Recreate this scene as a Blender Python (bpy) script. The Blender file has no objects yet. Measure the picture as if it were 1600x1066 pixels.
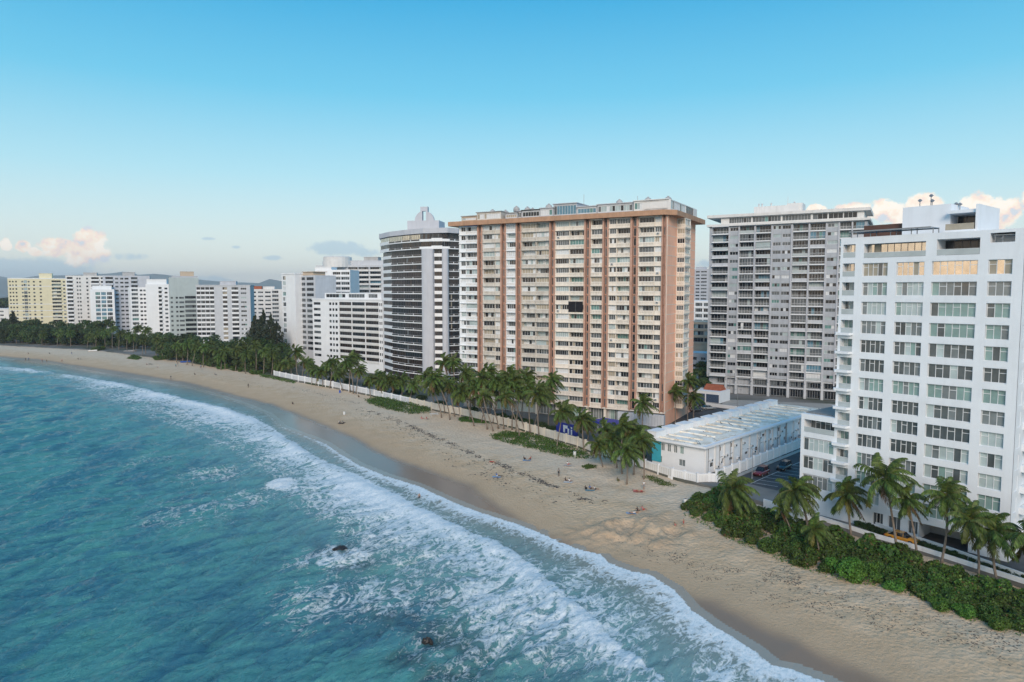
import bpy, math, random
import numpy as np
from mathutils import Vector, Matrix
random.seed(7)
SC = bpy.context.scene
COL = SC.collection
R = math.radians
PI = math.pi

# ------------------------------------------------------------------ camera, sky, sun, exposure
FPX, CX, CY, HOR, HC = 1080.0, 800.0, 533.0, 455.0, 40.0      # drone camera: 40 m up, pitched a little down
PITCH = math.atan((CY - HOR) / FPX)
cam = bpy.data.cameras.new('camera')
cam.sensor_width = 36.0
cam.lens = FPX / 1600.0 * 36.0
cam.clip_start = 0.5
cam.clip_end = 60000
camo = bpy.data.objects.new('camera', cam)
COL.objects.link(camo)
camo.location = (0, 0, HC)
camo.rotation_euler = (PI / 2 - PITCH, 0, 0)
SC.camera = camo

SUN_AZ = R(183)      # clockwise from +Y: low sun to the left and behind the camera
SUN_EL = R(27)
sl = bpy.data.lights.new('sun', 'SUN')
sl.energy = 2.75
sl.angle = R(28)
sl.color = (1.0, 0.82, 0.66)
so = bpy.data.objects.new('sun', sl)
COL.objects.link(so)
sd = Vector((math.sin(SUN_AZ) * math.cos(SUN_EL), math.cos(SUN_AZ) * math.cos(SUN_EL), math.sin(SUN_EL)))
so.rotation_euler = sd.to_track_quat('Z', 'Y').to_euler()
so.location = (-200, -200, 150)

SC.view_settings.view_transform = 'Standard'
SC.view_settings.look = 'None'
SC.view_settings.exposure = 0.14
SC.view_settings.gamma = 1.0
SC.view_settings.use_curve_mapping = False
SC.cycles.max_bounces = 6
SC.cycles.volume_bounces = 0
SC.cycles.caustics_reflective = False
SC.cycles.caustics_refractive = False


def node(nt, t, **kw):
    n = nt.nodes.new(t)
    for k, v in kw.items():
        setattr(n, k, v)
    return n


def mth(nt, op, a, b=None, c=None, clamp=False):
    n = nt.nodes.new('ShaderNodeMath')
    n.operation = op
    n.use_clamp = clamp
    for i, v in enumerate((a, b, c)):
        if v is None:
            continue
        if isinstance(v, (int, float)):
            n.inputs[i].default_value = v
        else:
            nt.links.new(v, n.inputs[i])
    return n.outputs[0]


def ramp(nt, fac, stops, interp='LINEAR'):
    n = nt.nodes.new('ShaderNodeValToRGB')
    n.color_ramp.interpolation = interp
    e = n.color_ramp.elements
    while len(e) < len(stops):
        e.new(0.5)
    for i, (p, c) in enumerate(stops):
        e[i].position = p
        e[i].color = (c[0], c[1], c[2], 1) if hasattr(c, '__len__') else (c, c, c, 1)
    nt.links.new(fac, n.inputs[0])
    return n.outputs[0]


def mixc(nt, fac, a, b, blend='MIX'):
    n = nt.nodes.new('ShaderNodeMix')
    n.data_type = 'RGBA'
    n.blend_type = blend
    for sock, v in ((n.inputs[0], fac), (n.inputs[6], a), (n.inputs[7], b)):
        if isinstance(v, (int, float)):
            sock.default_value = v
        elif isinstance(v, (tuple, list)):
            sock.default_value = (v[0], v[1], v[2], 1)
        else:
            nt.links.new(v, sock)
    return n.outputs[2]


def noise(nt, vec, scale, detail=4, rough=0.55, dist=0.0):
    n = nt.nodes.new('ShaderNodeTexNoise')
    n.inputs['Scale'].default_value = scale
    n.inputs['Detail'].default_value = detail
    n.inputs['Roughness'].default_value = rough
    n.inputs['Distortion'].default_value = dist
    if vec is not None:
        nt.links.new(vec, n.inputs['Vector'])
    return n.outputs[0]


def mapping(nt, vec, scale=(1, 1, 1), rot=(0, 0, 0)):
    n = nt.nodes.new('ShaderNodeMapping')
    n.inputs['Scale'].default_value = scale
    n.inputs['Rotation'].default_value = rot
    nt.links.new(vec, n.inputs['Vector'])
    return n.outputs[0]


# ---- world: Nishita sky graded to the clear evening blue, with cumulus along the horizon
world = bpy.data.worlds.new('World')
SC.world = world
world.use_nodes = True
world.cycles.sampling_method = 'MANUAL'
world.cycles.sample_map_resolution = 256
nt = world.node_tree
bg = nt.nodes['Background']
sky = node(nt, 'ShaderNodeTexSky', sky_type='NISHITA', sun_disc=False)
sky.sun_elevation = SUN_EL
sky.sun_rotation = SUN_AZ
sky.air_density = 1.0
sky.dust_density = 0.6
sky.ozone_density = 2.0
tc = node(nt, 'ShaderNodeTexCoord')
sep = node(nt, 'ShaderNodeSeparateXYZ')
nt.links.new(tc.outputs['Generated'], sep.inputs[0])
wx, wy, wz = sep.outputs
el = mth(nt, 'ARCSINE', wz)                          # elevation, radians
az = mth(nt, 'ARCTAN2', wx, wy)                      # azimuth from +Y, radians
eln = mth(nt, 'DIVIDE', el, PI / 2, clamp=True)
SKYK = 1.0
grad = ramp(nt, eln, [(0.0, (0.82, 0.79, 0.70)), (0.045, (0.64, 0.75, 0.73)), (0.10, (0.36, 0.66, 0.76)), (0.17, (0.11, 0.50, 0.72)),
                      (0.25, (0.010, 0.345, 0.64)), (0.34, (0.004, 0.27, 0.56)), (1.0, (0.02, 0.17, 0.40))])
nis = mixc(nt, 1.0, sky.outputs[0], (0.022, 0.020, 0.018), 'MULTIPLY')
base = mixc(nt, 1.0, grad, nis, 'ADD')
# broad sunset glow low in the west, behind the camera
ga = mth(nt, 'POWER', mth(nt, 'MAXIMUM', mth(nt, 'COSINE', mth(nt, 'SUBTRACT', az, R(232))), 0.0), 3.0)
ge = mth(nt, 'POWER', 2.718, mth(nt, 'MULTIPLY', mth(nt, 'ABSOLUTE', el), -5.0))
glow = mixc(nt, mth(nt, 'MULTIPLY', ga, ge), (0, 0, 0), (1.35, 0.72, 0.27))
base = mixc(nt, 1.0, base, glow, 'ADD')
CLOUDS = [  # px x, px y, half width, half height in photograph pixels
    (150, 388, 32, 30), (128, 399, 30, 20), (92, 388, 38, 16), (42, 386, 14, 11), (15, 383, 12, 11), (60, 394, 16, 8), (-60, 380, 60, 22),
    (1270, 330, 16, 9), (1330, 334, 34, 16), (1385, 330, 34, 20), (1432, 322, 34, 20), (1515, 325, 34, 24), (1556, 334, 36, 28), (1630, 320, 46, 40), (1480, 345, 120, 18),
    (1760, 330, 70, 40)]
GREY = [(527, 389, 48, 14), (575, 396, 26, 9), (430, 404, 18, 5), (208, 401, 32, 8), (330, 374, 12, 3), (1105, 412, 26, 9), (372, 387, 8, 3), (280, 440, 120, 10), (60, 425, 150, 26)]
gv = tc.outputs['Generated']
n1 = noise(nt, gv, 34, 8, 0.6)
n2 = noise(nt, gv, 90, 6, 0.65)
sh_ = node(nt, 'ShaderNodeVectorMath', operation='ADD')
sh_.inputs[1].default_value = (0.006, 0, -0.012)
nt.links.new(gv, sh_.inputs[0])
n3 = noise(nt, sh_.outputs[0], 34, 8, 0.6)
nn = mth(nt, 'ADD', mth(nt, 'MULTIPLY', mth(nt, 'SUBTRACT', n1, 0.5), 2.6), mth(nt, 'MULTIPLY', mth(nt, 'SUBTRACT', n2, 0.5), 1.3))


def blobs(lst):
    acc = None
    for (px, py, hw, hh) in lst:
        a0 = math.atan((px - CX) / FPX)
        e0 = math.atan((HOR - py) / FPX * math.cos(a0))
        ra = hw / FPX * math.cos(a0) ** 2
        re = hh / FPX * math.cos(a0)
        da = mth(nt, 'POWER', mth(nt, 'ABSOLUTE', mth(nt, 'MULTIPLY', mth(nt, 'SUBTRACT', az, a0), 1 / ra)), 2.0)
        de = mth(nt, 'POWER', mth(nt, 'ABSOLUTE', mth(nt, 'MULTIPLY', mth(nt, 'SUBTRACT', el, e0), 1 / re)), 2.0)
        m = mth(nt, 'SUBTRACT', 1.0, mth(nt, 'ADD', da, de))
        acc = m if acc is None else mth(nt, 'MAXIMUM', acc, m)
    return acc


cm = blobs(CLOUDS)
cdens = ramp(nt, mth(nt, 'ADD', mth(nt, 'ADD', cm, nn), 0.05), [(0.0, 0.0), (0.5, 1.0)], 'EASE')
gm = blobs(GREY)
gdens = ramp(nt, mth(nt, 'ADD', gm, mth(nt, 'MULTIPLY', nn, 1.0)), [(0.0, 0.0), (0.8, 0.75)], 'EASE')
lit = ramp(nt, mth(nt, 'ADD', mth(nt, 'MULTIPLY', mth(nt, 'SUBTRACT', n1, n3), -2.6), mth(nt, 'ADD', mth(nt, 'MULTIPLY', el, 3.0), 0.40)), [(0.20, (0.72, 0.78, 0.84)), (0.38, (1.0, 0.82, 0.74)), (0.55, (1.1, 0.93, 0.76)), (0.8, (1.15, 1.05, 0.92))])
c1 = mixc(nt, gdens, base, (0.48, 0.66, 0.77))
c2 = mixc(nt, cdens, c1, lit)
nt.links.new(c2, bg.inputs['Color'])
bg.inputs['Strength'].default_value = 1.0


# ------------------------------------------------------------------ photograph geometry -> metres
def plan(px, d):
    return Vector(((px - CX) / FPX * d, d))


def zat(py, d):
    return HC - (py - HOR) / FPX * d


def raydir(x, y):
    fy, fz = math.cos(PITCH), -math.sin(PITCH)
    uy, uz = math.sin(PITCH), math.cos(PITCH)
    a, b = (x - CX) / FPX, -(y - CY) / FPX
    return (a, fy + b * uy, fz + b * uz)


def Gz(x, y, z):
    a, b, c = raydir(x, y)
    t = (z - HC) / c
    return Vector((a * t, b * t, z))


WATER_PX = [(-150, 550), (0, 561), (50, 567.5), (95, 571), (135, 580), (200, 591), (250, 598), (300, 607), (332, 616), (380, 631), (420, 648), (441, 667),
            (480, 682), (510, 694), (534, 711), (561, 727), (600, 743), (654, 760), (700, 781), (744, 799), (811, 820), (862, 840), (902, 858), (939, 867),
            (950, 879), (987, 893), (1017, 899), (1054, 922), (1081, 953), (1118, 980), (1152, 1000), (1179, 1017), (1206, 1040), (1240, 1047), (1290, 1066), (1400, 1130), (1600, 1250)]
WET_PX = [(-150, 548), (0, 557), (60, 562), (135, 573), (200, 583), (300, 599), (360, 615), (424, 632), (450, 642), (510, 667), (555, 685), (600, 711), (654, 732), (690, 744), (735, 760),
          (760, 779), (811, 812), (862, 834), (920, 858), (960, 875), (1017, 897), (1064, 924), (1122, 941), (1172, 966), (1240, 1002), (1320, 1040), (1380, 1066), (1500, 1130), (1700, 1240)]
WATER = [Vector((-900, 780))] + [Gz(x, y, 0).to_2d() for x, y in WATER_PX] + [Vector((95, 10)), Vector((150, -80))]
WET = [Vector((-900, 784))] + [Gz(x, y, 0.5).to_2d() for x, y in WET_PX] + [Vector((105, 10)), Vector((160, -80))]


def arr(pl):
    return np.array([(p[0], p[1]) for p in pl], dtype=float)


def pdist(P, pl):
    """distance of points P (n,2) to polyline pl (m,2)"""
    best = np.full(len(P), 1e18)
    for i in range(len(pl) - 1):
        a, b = pl[i], pl[i + 1]
        ab = b - a
        t = np.clip(((P - a) @ ab) / max(ab @ ab, 1e-9), 0, 1)
        d = P - (a + t[:, None] * ab)
        best = np.minimum(best, (d * d).sum(1))
    return np.sqrt(best)


def sdist(P, pl):
    """signed distance: positive to the landward (+X) side of a shore-parallel polyline"""
    d = pdist(P, pl)
    o = np.argsort(pl[:, 1])
    xw = np.interp(P[:, 1], pl[o, 1], pl[o, 0])
    return np.where(P[:, 0] > xw, d, -d)


def inpoly(P, pg):
    c = np.zeros(len(P), bool)
    n = len(pg)
    for i in range(n):
        a, b = pg[i], pg[(i + 1) % n]
        if a[1] == b[1]:
            continue
        t = (P[:, 1] - a[1]) / (b[1] - a[1])
        c ^= ((a[1] > P[:, 1]) != (b[1] > P[:, 1])) & (P[:, 0] < a[0] + t * (b[0] - a[0]))
    return c


def smooth(a, b, x):
    t = np.clip((x - a) / (b - a), 0, 1)
    return t * t * (3 - 2 * t)


def vnoise(P, scale, seed=0):
    x, y = P[:, 0] / scale, P[:, 1] / scale
    xi, yi = np.floor(x).astype(np.int64), np.floor(y).astype(np.int64)
    fx, fy = x - xi, y - yi
    fx, fy = fx * fx * (3 - 2 * fx), fy * fy * (3 - 2 * fy)

    def h(i, j):
        v = np.sin(i * 127.1 + j * 311.7 + seed * 74.7) * 43758.5453
        return v - np.floor(v)
    return (h(xi, yi) * (1 - fx) + h(xi + 1, yi) * fx) * (1 - fy) + (h(xi, yi + 1) * (1 - fx) + h(xi + 1, yi + 1) * fx) * fy


def fbm(P, scale, oct=4, seed=0):
    v, a, t = 0, 1.0, 0
    for k in range(oct):
        v = v + a * vnoise(P, scale / 2 ** k, seed + k * 13)
        t += a
        a *= 0.5
    return v / t


AW, AWET = arr(WATER), arr(WET)
PITS = [(980, 818, 3.4, -0.55, 1), (940, 822, 3.2, 0.55, 0), (1030, 840, 2.6, 0.45, 0), (1055, 826, 2.2, -0.4, 1), (1015, 808, 3.4, 0.55, 0), (1000, 830, 2.4, 0.35, 0), (905, 820, 3, 0.25, 0), (960, 812, 2.4, 0.35, 0)]
PITW = [(Gz(a, b, 1.8).to_2d(), r, h, k) for a, b, r, h, k in PITS]


def terrain(P):
    s = sdist(P, AW)
    z = np.where(s < 0, 0.075 * s, 0.085 * s)
    z = np.where(s > 14, 1.19 + 0.055 * (s - 14), z)
    z = np.minimum(z, 2.62 + 0.0 * s)
    z = np.maximum(z, -4.0)
    up = smooth(6, 16, s)
    z = z + up * (0.35 * (fbm(P, 9, 3, 3) - 0.5) + 0.30 * (fbm(P, 2.2, 3, 5) - 0.5))
    for c, r, h, k in PITW:
        d0 = np.hypot(P[:, 0] - c.x, P[:, 1] - c.y)
        d = d0 * (0.6 + 0.9 * fbm(P, 2.4, 3, 9))
        z = z + 0.5 * np.exp(-(d0 / (r * 1.5)) ** 2) * (fbm(P, 1.1, 2, 19) - 0.5)
        if k:
            z = z + h * np.exp(-(d / r * 1.3) ** 4) - 0.5 * h * np.exp(-((d - r) / (r * 0.3)) ** 2)
        else:
            z = z + h * np.exp(-(d / r * 1.4) ** 2)
    return z


def tz(x, y):
    return float(terrain(np.array([[x, y]], float))[0])


def G(x, y):
    """photograph pixel on the sand -> point on the terrain"""
    z = 1.5
    for _ in range(6):
        p = Gz(x, y, z)
        z = tz(p.x, p.y)
    return Vector((p.x, p.y, z))


# ------------------------------------------------------------------ materials
MATS = {}


def mat(name, col, rough=0.7, var=0.12, scale=0.6, streak=0.0, bump=0.0, bscale=8.0, spec=0.4, metal=0.0, coat=0.0, objvar=0.0, dirt=None):
    if name in MATS:
        return MATS[name]
    m = bpy.data.materials.new(name)
    m.use_nodes = True
    nt = m.node_tree
    b = nt.nodes['Principled BSDF']
    b.inputs['Roughness'].default_value = rough
    b.inputs['Specular IOR Level'].default_value = spec
    b.inputs['Metallic'].default_value = metal
    b.inputs['Coat Weight'].default_value = coat
    geo = node(nt, 'ShaderNodeNewGeometry')
    pos = geo.outputs['Position']
    n = noise(nt, pos, scale, 5, 0.6)
    lo = tuple(c * (1 - var) for c in col)
    hi = tuple(min(1, c * (1 + var)) for c in col)
    c = ramp(nt, n, [(0.3, lo), (0.7, hi)])
    if streak:
        st = noise(nt, mapping(nt, pos, (1.3, 1.3, 0.07)), 1.0, 4, 0.65)
        f = ramp(nt, st, [(0.48, 0.0), (0.72, streak)])
        d = dirt or tuple(k * 0.55 for k in col)
        c = mixc(nt, f, c, d)
    if objvar:
        oi = node(nt, 'ShaderNodeObjectInfo')
        v = mth(nt, 'ADD', mth(nt, 'MULTIPLY', oi.outputs['Random'], 2 * objvar), 1 - objvar)
        hs = node(nt, 'ShaderNodeHueSaturation')
        nt.links.new(v, hs.inputs['Value'])
        nt.links.new(c, hs.inputs['Color'])
        c = hs.outputs[0]
    nt.links.new(c, b.inputs['Base Color'])
    if bump:
        bn = node(nt, 'ShaderNodeBump')
        bn.inputs['Strength'].default_value = bump
        bn.inputs['Distance'].default_value = 0.05
        nt.links.new(noise(nt, pos, bscale, 4, 0.6), bn.inputs['Height'])
        nt.links.new(bn.outputs[0], b.inputs['Normal'])
    MATS[name] = m
    return m


def leafmat(name, col, var=0.35, trans=0.25):
    if name in MATS:
        return MATS[name]
    m = bpy.data.materials.new(name)
    m.use_nodes = True
    nt = m.node_tree
    b = nt.nodes['Principled BSDF']
    b.inputs['Roughness'].default_value = 0.5
    b.inputs['Specular IOR Level'].default_value = 0.3
    geo = node(nt, 'ShaderNodeNewGeometry')
    oi = node(nt, 'ShaderNodeObjectInfo')
    n = noise(nt, geo.outputs['Position'], 0.9, 3, 0.6)
    r = mth(nt, 'ADD', mth(nt, 'MULTIPLY', geo.outputs['Random Per Island'], 0.5), mth(nt, 'MULTIPLY', n, 0.5))
    lo = tuple(c * (1 - var) for c in col)
    hi = (min(1, col[0] * (1 + 2.0 * var)), min(1, col[1] * (1 + 1.3 * var)), col[2] * (1 + 0.4 * var))
    c = ramp(nt, r, [(0.2, lo), (0.8, hi)])
    hs = node(nt, 'ShaderNodeHueSaturation')
    nt.links.new(mth(nt, 'ADD', mth(nt, 'MULTIPLY', oi.outputs['Random'], 0.5), 0.75), hs.inputs['Value'])
    nt.links.new(mth(nt, 'ADD', mth(nt, 'MULTIPLY', oi.outputs['Random'], 0.04), 0.48), hs.inputs['Hue'])
    nt.links.new(c, hs.inputs['Color'])
    nt.links.new(hs.outputs[0], b.inputs['Base Color'])
    tr = node(nt, 'ShaderNodeBsdfTranslucent')
    nt.links.new(hs.outputs[0], tr.inputs['Color'])
    ms = node(nt, 'ShaderNodeMixShader')
    ms.inputs[0].default_value = trans
    nt.links.new(b.outputs[0], ms.inputs[1])
    nt.links.new(tr.outputs[0], ms.inputs[2])
    nt.links.new(ms.outputs[0], nt.nodes['Material Output'].inputs['Surface'])
    MATS[name] = m
    return m


WHITE = mat('white_paint', (0.78, 0.80, 0.82), 0.6, 0.04, 0.3, streak=0.10)
CONDO = mat('condo_white', (0.76, 0.80, 0.84), 0.55, 0.05, 0.25, streak=0.16, dirt=(0.52, 0.54, 0.55))
OFFW = mat('off_white_paint', (0.68, 0.68, 0.67), 0.7, 0.07, 0.4, streak=0.25)
CREAM = mat('cream_paint', (0.75, 0.69, 0.61), 0.75, 0.08, 0.5, streak=0.35, dirt=(0.38, 0.33, 0.27))
BEIGE = mat('beige_grey_paint', (0.59, 0.555, 0.50), 0.75, 0.12, 0.5, streak=0.45, dirt=(0.28, 0.25, 0.22))
PINK = mat('pink_paint', (0.92, 0.50, 0.34), 0.75, 0.07, 0.4, streak=0.2)
BROWN = mat('terracotta_render', (0.50, 0.30, 0.225), 0.8, 0.18, 0.7, streak=0.5, dirt=(0.16, 0.09, 0.06))
FASCIA = mat('roof_fascia', (0.44, 0.26, 0.165), 0.8, 0.15, 0.6, streak=0.4, dirt=(0.2, 0.13, 0.09))
GREYP = mat('grey_paint', (0.47, 0.49, 0.53), 0.75, 0.08, 0.4, streak=0.3)
CGLASS = mat('condo_glass_dark', (0.085, 0.098, 0.10), 0.1, 0.4, 0.35, spec=0.9)
CGREY = mat('condo_glass_grey', (0.17, 0.195, 0.20), 0.12, 0.3, 0.35, spec=0.8)
CTEAL = mat('condo_glass_teal', (0.22, 0.335, 0.315), 0.15, 0.25, 0.35, spec=0.8)
CPALE = mat('condo_glass_pale', (0.42, 0.50, 0.50), 0.2, 0.2, 0.35, spec=0.8)
GREYT = mat('tower_grey_paint', (0.40, 0.43, 0.47), 0.75, 0.1, 0.4, streak=0.4)
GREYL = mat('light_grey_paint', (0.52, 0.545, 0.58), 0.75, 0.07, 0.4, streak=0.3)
LILAC = mat('lilac_grey_paint', (0.50, 0.52, 0.565), 0.75, 0.06, 0.3, streak=0.2)
CONC = mat('concrete', (0.42, 0.42, 0.42), 0.85, 0.12, 0.6, streak=0.3)
YELLOW = mat('pale_yellow_paint', (0.72, 0.66, 0.46), 0.75, 0.05, 0.3, streak=0.1)
SAGE = mat('sage_grey_paint', (0.42, 0.48, 0.48), 0.75, 0.06, 0.3, streak=0.15)
TANW = mat('tan_paint', (0.52, 0.42, 0.32), 0.75, 0.08, 0.3, streak=0.15)
ROOFG = mat('roof_grey', (0.36, 0.36, 0.36), 0.85, 0.2, 0.4)
FRAME = mat('window_frame_white', (0.72, 0.74, 0.75), 0.4, 0.04)
FRAMED = mat('window_frame_dark', (0.10, 0.10, 0.11), 0.4, 0.1)
FRAMEG = mat('window_frame_grey', (0.42, 0.44, 0.46), 0.4, 0.08)
GDARK = mat('glass_dark', (0.012, 0.015, 0.02), 0.12, 0.3, 0.4, spec=0.5)
GTINT = mat('glass_bronze', (0.03, 0.022, 0.02), 0.12, 0.3, 0.4, spec=0.6)
GGREY = mat('glass_grey', (0.10, 0.115, 0.125), 0.15, 0.3, 0.5)
GTEAL = mat('glass_teal_curtain', (0.11, 0.235, 0.225), 0.2, 0.2, 0.5)
GPALE = mat('glass_pale_curtain', (0.36, 0.44, 0.45), 0.25, 0.15, 0.5)
GRAIL = mat('railing_glass', (0.42, 0.47, 0.48), 0.2, 0.1)
MATTE = mat('matte_black_panel', (0.02, 0.02, 0.024), 0.95, 0.1, spec=0.1)
GBEIGE = mat('glass_beige_blind', (0.36, 0.32, 0.25), 0.3, 0.15, 0.5)
GWHITE = mat('white_shutter', (0.62, 0.65, 0.67), 0.5, 0.08, 0.8)
GBLUE = mat('glass_blue', (0.10, 0.22, 0.30), 0.15, 0.2, 0.5)
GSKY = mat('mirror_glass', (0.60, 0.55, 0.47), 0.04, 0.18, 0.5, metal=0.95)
ASPHALT = mat('asphalt', (0.055, 0.057, 0.062), 0.85, 0.25, 0.5, bump=0.2)
PAVE = mat('pavement', (0.34, 0.33, 0.31), 0.85, 0.15, 0.6)
PAINTW = mat('road_paint', (0.62, 0.62, 0.60), 0.7, 0.12, 1.5)
METALW = mat('white_metal', (0.66, 0.68, 0.69), 0.4, 0.05)
METALG = mat('grey_metal', (0.3, 0.31, 0.32), 0.45, 0.1, metal=0.4)
BLUE = mat('blue_paint', (0.02, 0.035, 0.30), 0.5, 0.1)
BLUET = mat('blue_tarp', (0.03, 0.10, 0.42), 0.5, 0.1)
TURQ = mat('turquoise_paint', (0.05, 0.38, 0.48), 0.5, 0.1)
BLACK = mat('black_plastic', (0.02, 0.02, 0.022), 0.5, 0.2)
RUBBER = mat('tyre_rubber', (0.02, 0.02, 0.02), 0.85, 0.2)
REDT = mat('red_roof_tile', (0.34, 0.10, 0.05), 0.8, 0.2, 1.0)
BROWNW = mat('brown_cladding', (0.10, 0.05, 0.035), 0.7, 0.15)
BARK = mat('palm_bark', (0.20, 0.165, 0.135), 0.9, 0.25, 3.0, bump=0.4)
BARKD = mat('tree_bark', (0.10, 0.08, 0.065), 0.9, 0.25, 2.0)
PALMG = leafmat('palm_leaf', (0.075, 0.130, 0.035), 0.45)
PALMY = leafmat('palm_leaf_yellow', (0.11, 0.115, 0.032), 0.35)
PALMB = leafmat('palm_leaf_dry', (0.12, 0.085, 0.04), 0.3)
GRAPE = leafmat('sea_grape_leaf', (0.052, 0.105, 0.028), 0.5)
GRAPEL = leafmat('bright_shrub_leaf', (0.075, 0.17, 0.03), 0.35)
TREEG = leafmat('tree_leaf', (0.045, 0.085, 0.030), 0.5)
PINEG = leafmat('casuarina_needles', (0.040, 0.058, 0.036), 0.35)
CREEP = leafmat('creeper_leaf', (0.065, 0.14, 0.03), 0.4)
HEDGEG = leafmat('hedge_leaf', (0.035, 0.075, 0.025), 0.35)


# ------------------------------------------------------------------ mesh helpers
class MB:
    def __init__(s):
        s.v, s.f, s.m = [], [], []

    def face(s, pts, m=0):
        i = len(s.v)
        s.v += [tuple(p) for p in pts]
        s.f.append(tuple(range(i, i + len(pts))))
        s.m.append(m)

    def box(s, x0, x1, y0, y1, z0, z1, m=0):
        i = len(s.v)
        s.v += [(x0, y0, z0), (x1, y0, z0), (x1, y1, z0), (x0, y1, z0), (x0, y0, z1), (x1, y0, z1), (x1, y1, z1), (x0, y1, z1)]
        for q in ((0, 3, 2, 1), (4, 5, 6, 7), (0, 1, 5, 4), (1, 2, 6, 5), (2, 3, 7, 6), (3, 0, 4, 7)):
            s.f.append(tuple(i + k for k in q))
            s.m.append(m)

    def prism(s, poly, z0, z1, m=0):
        """poly: counter-clockwise plan points"""
        n = len(poly)
        a = sum(poly[k][0] * poly[(k + 1) % n][1] - poly[(k + 1) % n][0] * poly[k][1] for k in range(n))
        if a < 0:
            poly = poly[::-1]
        i = len(s.v)
        s.v += [(p[0], p[1], z0) for p in poly] + [(p[0], p[1], z1) for p in poly]
        s.f.append(tuple(i + k for k in range(n))[::-1])
        s.f.append(tuple(i + n + k for k in range(n)))
        s.m += [m, m]
        for k in range(n):
            s.f.append((i + k, i + (k + 1) % n, i + n + (k + 1) % n, i + n + k))
            s.m.append(m)

    def tube(s, pts, rad, n=8, m=0, cap=True):
        rings = []
        prev = None
        for k, p in enumerate(pts):
            p = Vector(p)
            d = (Vector(pts[min(k + 1, len(pts) - 1)]) - Vector(pts[max(k - 1, 0)])).normalized()
            a = d.orthogonal().normalized() if prev is None else (prev - d * prev.dot(d)).normalized()
            prev = a
            b = d.cross(a)
            r = rad[k] if hasattr(rad, '__len__') else rad
            i = len(s.v)
            for q in range(n):
                t = 2 * PI * q / n
                s.v.append(tuple(p + (a * math.cos(t) + b * math.sin(t)) * r))
            rings.append(i)
        for a, b in zip(rings, rings[1:]):
            for q in range(n):
                s.f.append((a + q, a + (q + 1) % n, b + (q + 1) % n, b + q))
                s.m.append(m)
        if cap:
            s.f.append(tuple(rings[0] + q for q in range(n))[::-1])
            s.f.append(tuple(rings[-1] + q for q in range(n)))
            s.m += [m, m]

    def lathe(s, prof, n=16, m=0, c=(0, 0)):
        rings = []
        for r, z in prof:
            i = len(s.v)
            for q in range(n):
                t = 2 * PI * q / n
                s.v.append((c[0] + r * math.cos(t), c[1] + r * math.sin(t), z))
            rings.append(i)
        for a, b in zip(rings, rings[1:]):
            for q in range(n):
                s.f.append((a + q, a + (q + 1) % n, b + (q + 1) % n, b + q))
                s.m.append(m)
        s.f.append(tuple(rings[0] + q for q in range(n))[::-1])
        s.f.append(tuple(rings[-1] + q for q in range(n)))
        s.m += [m, m]

    def mesh(s, name, mats, smooth=False):
        me = bpy.data.meshes.new(name)
        me.from_pydata(s.v, [], s.f)
        for m in (mats if isinstance(mats, (list, tuple)) else [mats]):
            me.materials.append(m)
        me.polygons.foreach_set('material_index', s.m)
        if smooth:
            me.polygons.foreach_set('use_smooth', [True] * len(s.f))
        me.update()
        return me

    def build(s, name, mats, parent=None, smooth=False):
        return link(name, s.mesh(name, mats, smooth), parent)


def link(name, data, parent=None, loc=None, rz=None):
    o = bpy.data.objects.new(name, data)
    COL.objects.link(o)
    if parent:
        o.parent = parent
    if loc is not None:
        o.location = loc
    if rz is not None:
        o.rotation_euler = (0, 0, rz)
    return o


def tag(o, label, cat, group=None):
    o['label'] = label
    o['category'] = cat
    if group:
        o['group'] = group
    return o


def thing(name, label, cat, loc=(0, 0, 0), rz=0, group=None):
    return tag(link(name, None, None, loc, rz), label, cat, group)


def struct(o):
    o['kind'] = 'structure'
    return o


def npmesh(name, V, F, mats, attrs=None, smooth=True):
    me = bpy.data.meshes.new(name)
    V = np.asarray(V, np.float32)
    F = np.asarray(F, np.int32)
    me.vertices.add(len(V))
    me.vertices.foreach_set('co', V.ravel())
    k = F.shape[1]
    me.loops.add(F.size)
    me.loops.foreach_set('vertex_index', F.ravel())
    me.polygons.add(len(F))
    me.polygons.foreach_set('loop_start', np.arange(0, F.size, k, dtype=np.int32))
    me.polygons.foreach_set('loop_total', np.full(len(F), k, np.int32))
    if smooth:
        me.polygons.foreach_set('use_smooth', np.ones(len(F), bool))
    for m in mats:
        me.materials.append(m)
    for nm, vals in (attrs or {}).items():
        a = me.attributes.new(nm, 'FLOAT', 'POINT')
        a.data.foreach_set('value', np.asarray(vals, np.float32))
    me.update(calc_edges=True)
    return me


def gridfaces(nr, nc, keep=None):
    i = np.arange(nr * nc).reshape(nr, nc)
    F = np.stack([i[:-1, :-1], i[:-1, 1:], i[1:, 1:], i[1:, :-1]], -1).reshape(-1, 4)
    if keep is not None:
        F = F[keep[F].any(1)]
    return F


def compact(V, F, attrs):
    used = np.unique(F)
    m = np.full(len(V), -1, np.int64)
    m[used] = np.arange(len(used))
    return V[used], m[F], {k: v[used] for k, v in attrs.items()}


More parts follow.
